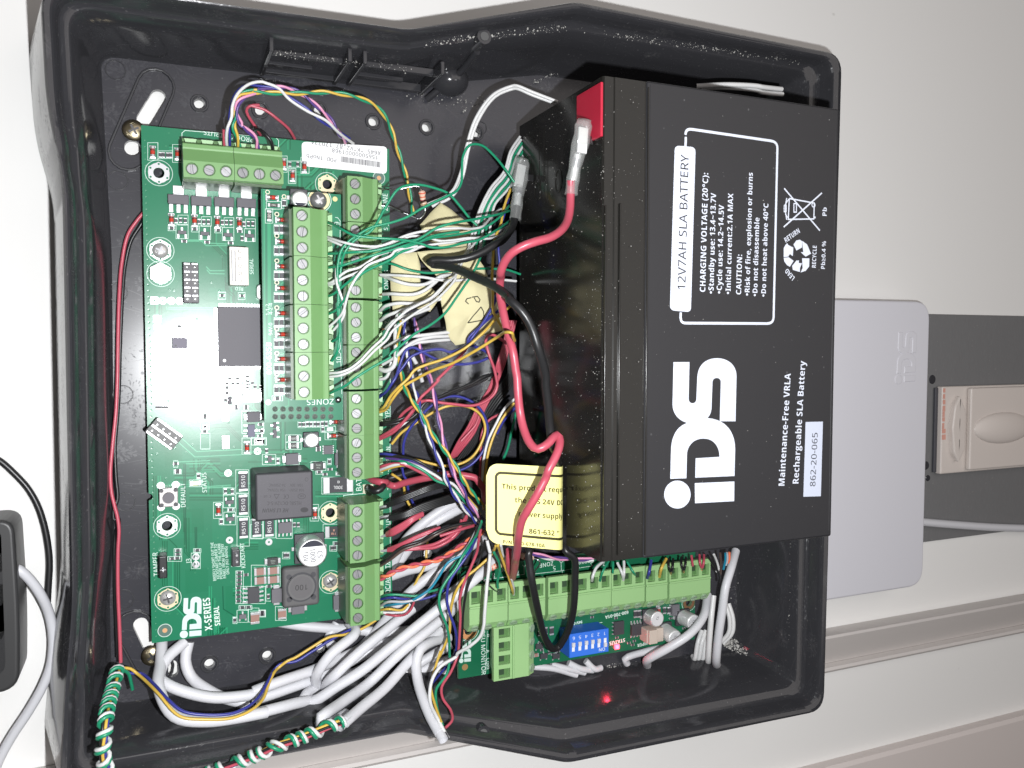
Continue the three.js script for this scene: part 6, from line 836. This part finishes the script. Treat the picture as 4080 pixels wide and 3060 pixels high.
// bunch hanging from the sticker to the lower edge of the box
wire('green', 'green wire hanging leftmost from the sticker to the lower cut tube', 's:1660,700,50 1560,940,42 w:1380,20,38 1250,250 1100,450,38 1010,620 985,780,38 1020,950 1100,1150,34 1140,1350 1150,1600,28 C:1990,560,28 1960,720,31 1860,860,34 1850,960,37 1880,1120,43 1920,1230,47', 0.5);
wire('blue', 'dark blue wire hanging from the sticker second from the left', 's:1570,960,42 w:1460,0,38 1300,230 1180,400 1130,520,37 1110,760 1150,950 1230,1180,33 1265,1400 1240,1600 C:1990,610,24 1890,720 1790,850,16', 0.5);
wire('red', 'red wire hanging from the sticker with a wide bend at its lower end', 's:1640,830,46 1610,1000,44 w:1580,0,40 1480,250 1380,480,38 1310,750 1320,1000 1310,1250,33 1290,1550 C:2060,560,29 2000,700,31 1910,850,34 1920,960,37 2000,1080,41 2015,1180,45 1950,1255,47', 0.5);
wire('black', 'black wire hanging from the sticker along the monitor board', 's:1710,1000,42 w:1660,0,39 1570,250 1440,520 1390,750,36 1360,1000 1350,1250 1320,1600 C:2080,560 1990,760,18', 0.5);
wire('yellow', 'yellow wire hanging from the sticker and passing behind the green wire', 's:1880,1085,46 w:1800,50,40 1700,150 1550,280 1400,400 1270,580,37 1190,800 1160,1000,32 1150,1250 1090,1430 980,1659,26 C:1900,480,26 1850,640,29 1800,830,33 1815,930,36 1860,1080,42 1905,1200,47', 0.5);
wire('white', 'thick white wire hanging from the sticker and turning left past the emblem', 's:1740,1000,46 1790,1200,46 w:1790,0,45 1770,250 1740,500 1720,750,44 1700,1000 1690,1150,42 1630,1330 1480,1470,38 1270,1600 C:2060,540,33 1900,640,34 1820,760,35 1790,900,37 1800,1020,40 1860,1150,45 1940,1300,49', 0.62);
wire('green', 'green wire from the sticker to the third opening of the monitor board', 's:1850,1190,46 1930,1350 1940,1480 1905,1640 w:1910,560,33', 0.5);
wire('yellow', 'yellow wire from the sticker to the fourth opening of the monitor board', 's:1910,1080,48 w:1950,20,43 2030,250 2090,420 2135,580,33 2150,650,28', 0.5);
wire('white', 'thin white wire beside the yellow one at the monitor board', 'w:2125,420,38 2160,560,33 2160,670,27', 0.42);
wire('white', 'white wire behind the yellow wire below the sticker corner', 's:1960,1080,40 2000,1250 w:2030,80,34 2020,200,30', 0.5);
// wires of the monitor board below the battery
for (const [c, l, p, r] of [['white', 'white wire in the ninth opening of the long terminal row', 'E:330,430,30 235,520,33 195,620,34 185,670,31', 0.6], ['green', 'green wire slanting into the tenth opening of the long terminal row', 'E:395,430,30 320,560,33 285,680,30', 0.46], ['green', 'green wire straight into the eleventh opening of the long terminal row', 'E:452,440,30 448,580,33', 0.46], ['white', 'white wire slanting into the twelfth opening of the long terminal row', 'E:505,450,30 560,570,33 580,660,30', 0.55], ['white', 'white wire straight into the twelfth opening of the long terminal row', 'E:588,430,30 590,580,33 578,665,30', 0.55], ['green', 'green wire in the thirteenth opening of the long terminal row', 'E:630,440,30 700,560,33 728,600,31', 0.46], ['blue', 'blue wire alone in an opening right of the battery corner', 'E:932,420,30 905,570,33 882,640,29', 0.62], ['yellow', 'yellow wire alone in an opening right of the battery corner', 'E:1120,400,30 1060,520,33 1035,625,29', 0.62], ['red', 'single red wire near the right end of the long terminal row', 'E:1438,360,30 1455,490,33', 0.5]]) wire(c, l, p, r);
for (const [l, x, y, c] of [['black pair of wires in the fourth opening from the right end', 1180, 400, 'black'], ['black pair of wires in the third opening from the right end', 1340, 380, 'black'], ['red pair of wires in the last opening of the long terminal row', 1570, 350, 'red']]) { for (const s of [-26, 22]) { q = wire(c, l.replace('pair of wires', `wire, ${s < 0 ? 'left' : 'right'} of a pair,`), `E:${x + s * 1.2},${y},30 ${x + s},${y + 100},33 ${x + s * 0.3},${y + 160},32`, 0.5)[0]; bare(q, `E:${x + s * 0.3},${y + 150},32 ${x + s * 0.1},${y + 190},29`, M.copper, 0.35); } }
twisted('pink', 'pink wire of the pair crossing below the sticker above the terminal row', 'purple', 'purple wire of the pair crossing below the sticker above the terminal row', 'x:440,20,38 600,50,38 850,95,37 1100,110,36 1300,115,36 1460,90,36', 1.5);
wire('white', 'white wire under the pink pair crossing below the sticker', 'x:560,60,33 750,115,32 1000,90,32 1200,140,32 1440,130,33', 0.5);
for (const [c, l, p] of [['black', 'black wire of the loose bunch at the right end of the terminal row', 'E:1640,355,32 1720,480,31 1790,600,29 1800,700,27'], ['white', 'white wire of the loose bunch at the right end of the terminal row', 'E:1720,345,32 1760,440,30 1780,540,29 1750,560,28'], ['brown', 'dark brown wire of the loose bunch at the right end of the terminal row', 'E:1800,330,33 1810,450,31 1800,600,28'], ['teal', 'teal wire of the loose bunch at the right end of the terminal row', 'E:1865,330,34 1865,420,33 1840,530,31'], ['grey', 'grey wire of the loose bunch at the right end of the terminal row', 'E:1885,325,34 1890,410,33 1870,480,32'], ['orange', 'orange wire of the loose bunch at the right end of the terminal row', 'E:1915,320,34 1915,400,33 1900,450,32']]) wire(c, l, p, 0.5);
// thick white cables
const cable = (l, p, r = 1.8) => wire('white', l, p, r)[1];
cable('thick white cable running straight down at the right end of the monitor board', 'E:1995,300,21 1935,520,27 1865,760,29 1825,1050,28 1780,1350,26 1750,1659,22 I:1120,310,8');
cable('thick white cable bending left below the right end of the terminal row', 'E:1640,850,16 1590,1120,24 1420,1340,27 1150,1520,24 900,1659,18 I:560,300,7');
cable('white cable standing just left of the straight one at the right end', 'E:1715,860,12 1680,1200,14 1650,1659,12 I:1050,290,6', 1.3);
for (const [l, x] of [['white cable first of three behind the curved one at the box corner', 1500], ['white cable second of three behind the curved one at the box corner', 1550], ['white cable third of three behind the curved one at the box corner', 1600]]) cable(l, `E:${x + 70},1300,8 ${x + 20},1450,9 ${x - 20},1659,8 I:${(x - 1500) * 0.5 + 925},230,5`, 1.05);
for (const [l, dx] of [['outer white cable bowing right at the box corner', 0], ['inner white cable bowing right at the box corner', -45]]) cable(l, `E:${1905 + dx},960,10 ${1960 + dx},1150,12 ${1950 + dx},1330,12 ${1840 + dx},1460,9`, 1.0);
cable('white cable lying along the lower edge of the monitor board', 'E:1150,1500,8 850,1570,8 600,1659,7 I:400,290,6', 1.5);
for (let i = 0; i < 4; i++) cable(`white cable ${['first', 'second', 'third', 'fourth'][i]} from the left under the blue switch edge`, `D:${1180 + i * 190},${985 - i * 22},6 ${1400 + i * 150},${1005 + i * 2},7 ${1650 + i * 90},${1075 - i * 26},6`, 1.35);
const C1 = [['thick white cable hooked tightly back on itself in the middle of the cable heap', 'w:1950,50,26 1650,340,31 1300,640,32 C:1750,170,30 1400,450,28 1100,690,26 850,850 650,980,23 535,1010,21 545,930,18 640,870,14 800,800,10 1050,700,8 1400,520,7'], ['thick white cable ending beside the spiral harness in the cable heap', 'C:1960,130,20 1800,260,22 1500,500,25 1200,790,24 900,1010,35 740,1120,43 690,1165,44 705,1215,43 790,1215,40 950,1120,32'], ['thick white cable cut open where the spiral wires leave it', 'C:1900,280,15 1600,570,23 1350,850,31 1100,1060,40 940,1200,47'], ['thick white cable curling under beside the hooked one', 'C:1620,60,14 1350,280,18 1050,530,21 850,720,22 770,800,19 750,855,15 800,870,11 950,820,8 1200,690,7'], ['thick white cable making the leftmost hook of the cable heap', 'v:1560,1130,10 C:1050,300,16 800,520,20 680,680,19 650,770,16 690,850,13 800,840,9 1000,740,7'],
  ['thick white cable forming the outermost long loop at the lower left', 'B:1245,690,7 1235,850,14 1220,1040,24 1340,1260,31 1600,1300,33 2050,1230,32 C:0,1130,31 300,1050,28 500,1000,24 700,970,18 950,900,11 1250,800,8'], ['thick white cable forming the middle loop at the lower left', 'B:1420,690,9 1280,820,13 1225,960,17 1290,1020,20 1480,1090,22 1680,1120,23 1950,1090 C:0,910,22 300,790,20 620,680,15 900,560,9 1300,370,8'], ['thick white cable forming the inner loop at the lower left', 'B:1450,690,8 1425,830,9 1470,960,11 1600,1060,15 1750,1130,18 1950,1165,20 C:0,1000,20 300,890,17 700,740,11 1100,540,7 1500,330,7'],
  ['thick white cable bowing down to the lower cut end beside the red wire', 'C:1980,350,13 1800,400,20 1690,480,24 1655,600,25 1670,780,29 1730,980,36 1800,1150,42 1890,1310,48'], ['thick white cable crossing flat behind the heap, upper', 'C:1990,270,7 1700,270 1350,300,7 1000,270,6 560,240,6 250,190,6'], ['thick white cable crossing flat behind the heap, lower', 'C:2000,420,7 1750,570,8 1400,800,8 1000,960,7'], ['thick white cable behind the red supply bundle, left', 's:230,1430,7 450,1010,13 750,720,16 1100,480,17 1390,365,16'], ['thick white cable behind the red supply bundle, right', 's:290,1440,6 600,1010,12 850,760,16 1200,560,17 1480,420,15'], ['thick white cable under the red and orange pair', 's:240,1560,8 500,1470,11 850,1390,15 1150,1230,18 1400,1060,18 1660,900,15'], ['thick white cable passing under the grey and teal wires', 'C:1000,560,7 v:1900,1330,8 w:200,1000,12 500,660,15 850,370,17 1200,120,18 s:1500,1080,17 1680,960,14'], ['thick white cable slanting to the corner of the monitor board', 'w:800,1050,9 1050,760,16 1300,540,20 1500,380,22 1750,210,24 1950,80,22'], ['thick white cable short and low beside the crossing wires', 'C:1450,560,7 w:900,1180,9 1150,960,14 1330,760,18 1560,500,18'], ['thick white cable low under the dark blue hanging wire', 'C:2010,560,6 1800,640,6 1500,800,7 1250,960,7'], ['thick white cable lowest of those reaching the box edge', 'C:1980,690,6 1700,790,6 1350,920,7 1150,1000,7'],
  ['thick white cable leaving below the lowest terminal block', 'v:1350,1130,5 1270,1250,6 1220,1400,7 C:830,450,9 870,580,8 960,700,7']];
const ends = {}; for (const [l, p] of C1) ends[l] = cable(l, p, 1.85);
// cut ends: a short open sleeve on the two cut cables
function cutEnd(p, dir, label) { const t = thing('cable_end', label, 'cable end', p), len = 5, ringS = new THREE.Shape(); ringS.absarc(0, 0, 2.2, 0, 7); ringS.holes.push(holePath(0, 0, 1.65)); const gq = extrude(ringS, len); gq.applyQuaternion(new THREE.Quaternion().setFromUnitVectors(V(0, 0, 1), dir)); part('sleeve', gq, M.white, t, p); }
{ const a = ends[C1[2][0]], b = ends[C1[8][0]]; cutEnd(a.at(-1).clone().addScaledVector(a.at(-1).clone().sub(a.at(-2)).normalize(), -2), a.at(-1).clone().sub(a.at(-2)).normalize(), 'open cut white sheath where the spiral harness begins'); cutEnd(b.at(-1).clone().addScaledVector(b.at(-1).clone().sub(b.at(-2)).normalize(), -2), b.at(-1).clone().sub(b.at(-2)).normalize(), 'open cut white sheath at the lower edge beside the red wire'); }
// two harnesses: straight cores with a green and white pair wound round them
function harness(where, path, turns, uneven, cores) {
  const base = new THREE.CatmullRomCurve3(route(path), false, 'centripetal'), n = Math.round(turns * 14), f = base.computeFrenetFrames(n);
  cores.forEach((c, k) => { const pts = [], a = k / cores.length * 6.28; for (let i = 0; i <= n; i += 6) { const w = a + i * 0.012; pts.push(base.getPointAt(i / n).addScaledVector(f.normals[i], Math.cos(w) * 0.62).addScaledVector(f.binormals[i], Math.sin(w) * 0.62)); } const t = thing('insulated_wire', `${c} core wire inside the ${where}`, 'wire', pts[0]); part('insulation', tube(pts, 0.46, pts[0]), WMAT[c], t, pts[0]); });
  for (const [c, ph] of [['green', 0], ['white', 1.35]]) { const pts = []; for (let i = 0; i <= n; i++) { const u = i / n, w = u * turns * 6.283 + ph + uneven * Math.sin(u * 19), p = base.getPointAt(u); pts.push(p.addScaledVector(f.normals[i], Math.cos(w) * 1.72).addScaledVector(f.binormals[i], Math.sin(w) * 1.72)); } const t = thing('insulated_wire', `${c} wire wound in a spiral round the ${where}`, 'wire', pts[0]); part('insulation', tube(pts, 0.62, pts[0]), WMAT[c], t, pts[0]); }
}
harness('harness leaving the box at the lower left', 'B:905,890,22 885,970,28 860,1070,34 830,1180,42 812,1300,50 800,1420,52 790,1540,52 815,1659,50 840,1740,48', 11.5, 0.5, ['red', 'blue', 'yellow', 'black']);
harness('harness hanging from the cut white cable', 'C:925,1195,48 800,1235,49 640,1300,50 450,1375,51 250,1440,52 80,1520,50 B:1800,1625,48 1600,1700,46', 10.5, 1.7, ['red', 'black', 'yellow', 'blue']);
wire('green', 'short cut green wire tip beside the lower left harness', 'B:945,905,24 985,930,22 1005,990,20 1018,1055,18', 0.55);
// blue and yellow pair along the bottom of the box
wire('blue', 'blue wire running with the yellow one along the bottom of the box', 'B:915,880,20 1000,930,19 1080,930,19 1180,1010,25 1290,1130,33 1400,1220,36 1560,1250,37 1780,1240,37 1900,1190,35 1990,1110,30 2060,990,24 2090,930,20 C:200,720,18 290,620,17 450,590,17 600,500 760,400,16 900,320 1060,240,14', 0.5);
wire('yellow', 'yellow wire running with the blue one along the bottom of the box', 'B:925,890,21 1000,895,20 1050,930,20 1120,990,24 1220,1090,31 1380,1260,36 1560,1285,37 1780,1275,37 1920,1220,35 2020,1130,30 2070,1000,24 2110,920,20 C:270,660,18 360,590,18 440,555 600,455,17 780,350 950,320,16 1120,260 1250,180,14', 0.5);
// red and black pair down the left side
wire('red', 'red wire running down the left side of the main board', 'Z:574,845,8 545,880,7.5 510,935 485,1050,7 475,1180 470,1350 468,1500 462,1640 450,1760 440,1880 444,1960 455,2010 468,2060 474,2110 470,2200 470,2350 476,2500 481,2640,13', 0.6);
wire('black', 'black wire running beside the red one down the left side', 'Z:590,850,6 555,905,5.5 522,960 498,1060,5 487,1190 478,1400 474,1560 468,1660 458,1780 462,1900 468,1990 452,2035 456,2075 470,2060,8 474,2085 460,2130,5 458,2300 464,2480 470,2620,9', 0.6);
// wires of the output terminals at the top
wire('red', 'short red wire in the third output terminal', 'e:1555,375,22 1552,250,25 1548,60,27', 0.5);
wire('white', 'white wire rising from the third output terminal over the top edge', 'e:1602,375,22 1588,200,27 1605,40,30 a:1855,940,31 1862,850,32 1905,750,32 2000,672,31 2100,655 b:120,665,30 220,705 300,790,30 450,890 600,965,28 700,1060,24 820,1150,16', 0.5);
wire('blue', 'blue wire running with the white one from the third output terminal', 'e:1640,330,22 1640,150,26 1620,0,28 a:1835,990,29 1850,860,30 1890,750,31 1980,680,30 b:70,690,29 200,710,29 330,790,28 450,870 560,970,27 680,1040,23 790,1110,17', 0.46);
twisted('yellow', 'yellow wire twisted with the green one over the top of the board', 'green', 'green wire twisted with the yellow one over the top of the board', 'e:1800,390,22 1755,180,26 1700,20,28 a:1885,960,28 1885,850,29 1920,760,30 2080,725,30 b:0,735,30 370,748,29 620,740 850,780,28 1000,850,26 1090,960 1170,1180,20 1240,1400 1280,1600,15 1300,1720,13', 7.5);
twisted('pink', 'pink wire twisted with the purple one from the fifth output terminal', 'purple', 'purple wire twisted with the pink one from the fifth output terminal', 'e:2085,410,22 2050,200,25 1900,60,27 1820,0,28 a:1945,1030,28 1895,900,29 1905,830,30 1980,770,30 b:100,715,29 300,705,28 430,770 550,870,26 640,960 700,1060,22 760,1140,16', 5);
wire('black', 'black wire from the sixth output terminal', 'b:180,1225,22 160,1130,26 100,1060,26 50,1035,22 20,1060,14', 0.55);
wire('red', 'thin red wire arching above the output terminals', 'a:2085,1080,9 2060,1035,13 1985,920,17 1975,880,18 2000,850,19 2080,842 b:0,845,19 110,880,19 220,960,18 300,1030,15 350,1110,10', 0.5);
// white wires from behind the battery
wire('white', 'flat white wire looping high from the battery to the tape, left core', 'b:1410,1640,16 1600,1545,18 1675,1400,22 1725,1180,25 1800,950,28 1940,760,31 2090,690,33 c:110,685,34 250,740,36 445,815,38', 0.58);
wire('white', 'flat white wire looping high from the battery to the tape, right core', 'b:1450,1655,16 1615,1570,18 1695,1420,22 1745,1190,25 1820,965,28 1955,775,30 2095,712,32 c:115,708,33 245,762,35 435,832,37', 0.58);
for (let i = 0; i < 6; i++) wire(i === 2 || i === 4 ? 'green' : 'white', `${i === 2 || i === 4 ? 'green' : 'white'} wire ${['outermost', 'second', 'third', 'fourth', 'fifth', 'innermost'][i]} in the fan rising behind the black lead's sleeve`, `g:${1420 + i * 70},${1330 - i * 50},29 ${1530 + i * 55},${900 - i * 25},28 ${1640 + i * 45},${580 - i * 10},27 ${1800 + i * 40},${270 + i * 20},26 ${2010 + i * 24},${10 + i * 40},25 b:${2080 + i * 14},${1210 + i * 20},24 ${2155 + i * 8},${1095 + i * 25},22`, 0.5);
wire('blue', 'thin blue wire behind the white fan beside the battery end', 'g:2085,430,24 2050,560,24 1960,900,25 1920,1200,26 1935,1480,26 1900,1640', 0.42);
for (const [l, p] of [['twin white cable end by the top of the battery, upper core', 'c:1560,690,40 1800,678,46 2050,690,48 d:100,695,48 270,715,46'], ['twin white cable end by the top of the battery, lower core', 'c:1600,705,38 1800,700,44 2050,725,46 d:100,735,46 275,755,44']]) wire('white', l, p, 0.95);
// ---------------------------------------------------------------- battery leads with spade connectors in clear sleeves
function lead(color, label, path, sleeve, r) {
  const pts = route(path), t = thing('battery_lead', label, 'battery lead', pts[0]); part('insulation', tube(pts, r, pts[0], 14), WMAT[color], t, pts[0]);
  const S = route(sleeve), c = new THREE.CatmullRomCurve3(S), n = 26, sides = 20, pos = [], idx = [], f = c.computeFrenetFrames(n);
  for (let i = 0; i <= n; i++) { const u = i / n, p = c.getPointAt(u), flat = 0.55 + 0.25 * (u > 0.62 ? 1 : u / 0.62), wide = 2.9 - 0.75 * THREE.MathUtils.smoothstep(u, 0.35, 0.6) - (u < 0.06 ? 0.5 : 0) + 0.12 * Math.sin(u * 26); for (let k = 0; k < sides; k++) { const a = k / sides * 6.2832, x = Math.cos(a) * wide, z = Math.sin(a) * wide * flat; const tng = f.tangents[i], across = V(-tng.y, tng.x, 0).normalize(), up = V(0, 0, 1); pos.push(...p.clone().sub(pts[0]).addScaledVector(across, x).addScaledVector(up, z).multiplyScalar(K).toArray()); } }
  for (let i = 0; i < n; i++) for (let k = 0; k < sides; k++) { const a = i * sides + k, b = i * sides + (k + 1) % sides; idx.push(a, b, a + sides, b, b + sides, a + sides); }
  for (let k = 1; k + 1 < sides; k++) idx.push(0, k + 1, k);
  const q2 = new THREE.BufferGeometry(); q2.setAttribute('position', new THREE.Float32BufferAttribute(pos, 3)); q2.setAttribute('uv', new THREE.Float32BufferAttribute(new Float32Array(pos.length / 3 * 2), 2)); q2.setIndex(idx); q2.computeVertexNormals(); part('clear_sleeve', q2, M.clear, t, pts[0]);
  const A = c.getPointAt(0.1), Bp = c.getPointAt(0.45), Cp = c.getPointAt(0.8), dir = Math.atan2(Bp.y - A.y, Bp.x - A.x);
  const bl = boxAt(0, A.distanceTo(Bp), -1.7, 1.7, -0.5, 0.5, 0.3); bl.rotateZ(dir); part('spade_connector', merge([bl, tube([Bp, Bp.clone().lerp(Cp, 0.5), Cp], 1.25, A, 10)]), M.silver, t, A);
  part('crimp', tube([c.getPointAt(0.5), c.getPointAt(0.62)], 1.5, A, 10), M.tin, t, A);
}
lead('red', 'thick red lead from the red battery terminal, passing over the sticker to the monitor board', 'h:1085,150,75 1080,380,74 1070,600,75 1030,790,77 930,940,80 760,1050,82 520,1120,83 330,1190,82 160,1290,80 40,1440,77 -20,1600,74 k:1955,0,71 1940,130,68 1945,280,66 2000,600,68 2070,900,70 2150,1200,72 2195,1500,72 o:2212,0,72 p:255,300,72 290,600,72 350,850,74 440,1050,77 540,1140,79 640,1115,80 740,1040,80 820,950,79 880,925,78 910,990,79 895,1130,81 830,1290,82 720,1500,82 t:1090,400,81 960,650,80 810,900,78 710,1080,75 660,1300,71 640,1500,64 620,1659,58 x:215,120,54 190,300,44 165,395,36', 'c:660,960,80 640,1100,79 605,1250,77 575,1400,75 555,1560,74', 1.32);
lead('black', 'thick black lead from the black battery terminal, making a tight turn over the tape', 'h:240,560,38 200,760,38 170,860,39 90,1000,43 0,1100,46 g:1850,1170,48 1650,1290,48 1420,1375,47 1150,1410,45 950,1405,43 860,1420,42 840,1450,41 900,1478,41 1050,1490,44 1300,1570,50 k:1480,-10,56 1700,85,62 1900,190,69 2100,340,76 l:120,370,80 250,490,82 380,650,83 480,850,83 560,1100,83 620,1300,82 690,1580,80 p:690,140,79 730,480,77 755,800,75 790,1080,74 840,1180,72 860,1250,68 870,1380,62 880,1520,56', 'c:165,1270,34 150,1400,35 130,1550,36 h:250,400,37 210,760,38', 1.35);
wire('black', 'thick black lead looping down below the sticker to the monitor board and back', 't:800,1440,50 830,1580,52 x:420,0,52 435,200,52 470,450,52 520,700,50 570,950,46 640,1250,40 725,1440,35 800,1520,32 880,1500,31 960,1390,33 1040,1230,36 1105,1000,40 1140,720,44 1150,400,46 1135,100,48 t:1400,1560,48 1380,1440,46', 1.36);
wire('red', 'dark red sleeved lead end standing beside the bright red lead', 'x:110,-40,44 105,150,42 115,300,38 150,390,35', 1.1);
// resistors with bare legs
function resistor(label, p0, p1, legA, legB, bands) {
  const [a] = route(p0), [b] = route(p1), t = thing('leaded_resistor', label, 'resistor', a), d = b.clone().sub(a), L = d.length(), rot = new THREE.Quaternion().setFromUnitVectors(V(0, 0, 1), d.clone().normalize());
  const prof = [[0, 0], [0.7, 0.1], [1.15, 0.5], [1.25, 1.1], [1.0, 1.8], [0.98, L - 1.8], [1.22, L - 1.1], [1.15, L - 0.5], [0.7, L - 0.1], [0, L]].map(([x, y]) => new THREE.Vector2(x * K, y * K));
  part('body', new THREE.LatheGeometry(prof, 20).rotateX(Math.PI / 2).applyQuaternion(rot), M.resistorBody, t, a);
  bands.forEach(([c, u], i) => part('colour_band', cyl(i && i < 3 ? 1.04 : 1.27, i && i < 3 ? 1.04 : 1.27, 0.45, 20).applyQuaternion(rot), std(c, 0.4), t, a.clone().addScaledVector(d, u)));
  for (const [l2] of [[legA], [legB]]) if (l2) { const pts = route(l2); part('wire_leg', tube(pts, 0.3, pts[0], 6), M.steel, t, pts[0]); }
}
const bandSet = [[[0.6, 0.12, 0.07], 0.15], [[0.6, 0.15, 0.08], 0.4], [[0.3, 0.02, 0.06], 0.62], [[0.3, 0.2, 0.1], 0.87]];
resistor('resistor with red bands hanging on bare legs above the tape corner', 'g:712,310,30', 'g:745,555,28', 'f:1960,260,22 2060,290,26 2212,295,28 g:330,300,29 480,265,30 640,245,31 690,265,31 712,310,30', 'g:745,555,28 770,620,28 740,700,27 670,760,26 560,720,25 400,650,24 200,560,22 f:1960,550,21', bandSet);
resistor('peach resistor lying over the figure eight on the monitor board', 'w:1785,250,30', 'w:1990,180,31', 'w:1785,250,30 1700,330,31 1680,420,31 1760,510,32 1860,600,31 1910,625,28', null, bandSet);
resistor('peach resistor half hidden behind the dark lead below the sticker', 'x:290,50,31', 'x:500,100,32', null, 'x:500,100,32 570,120,33 600,170,33 570,230,32 520,290,31 510,380,30', [[[0.4, 0.03, 0.03], 0.3], [[0.6, 0.15, 0.08], 0.5], [[0.3, 0.2, 0.1], 0.8]]);
// white sleeved pieces in the gap
for (const [l, p] of [['white cut tube piece with dark ends in the gap, upper', 'k:560,1260,24 640,1400,23'], ['white cut tube piece with dark ends in the gap, lower', 'k:660,1440,22 720,1659,20']]) wire('white', l, p, 0.75);
renderer.render(scene, camera);
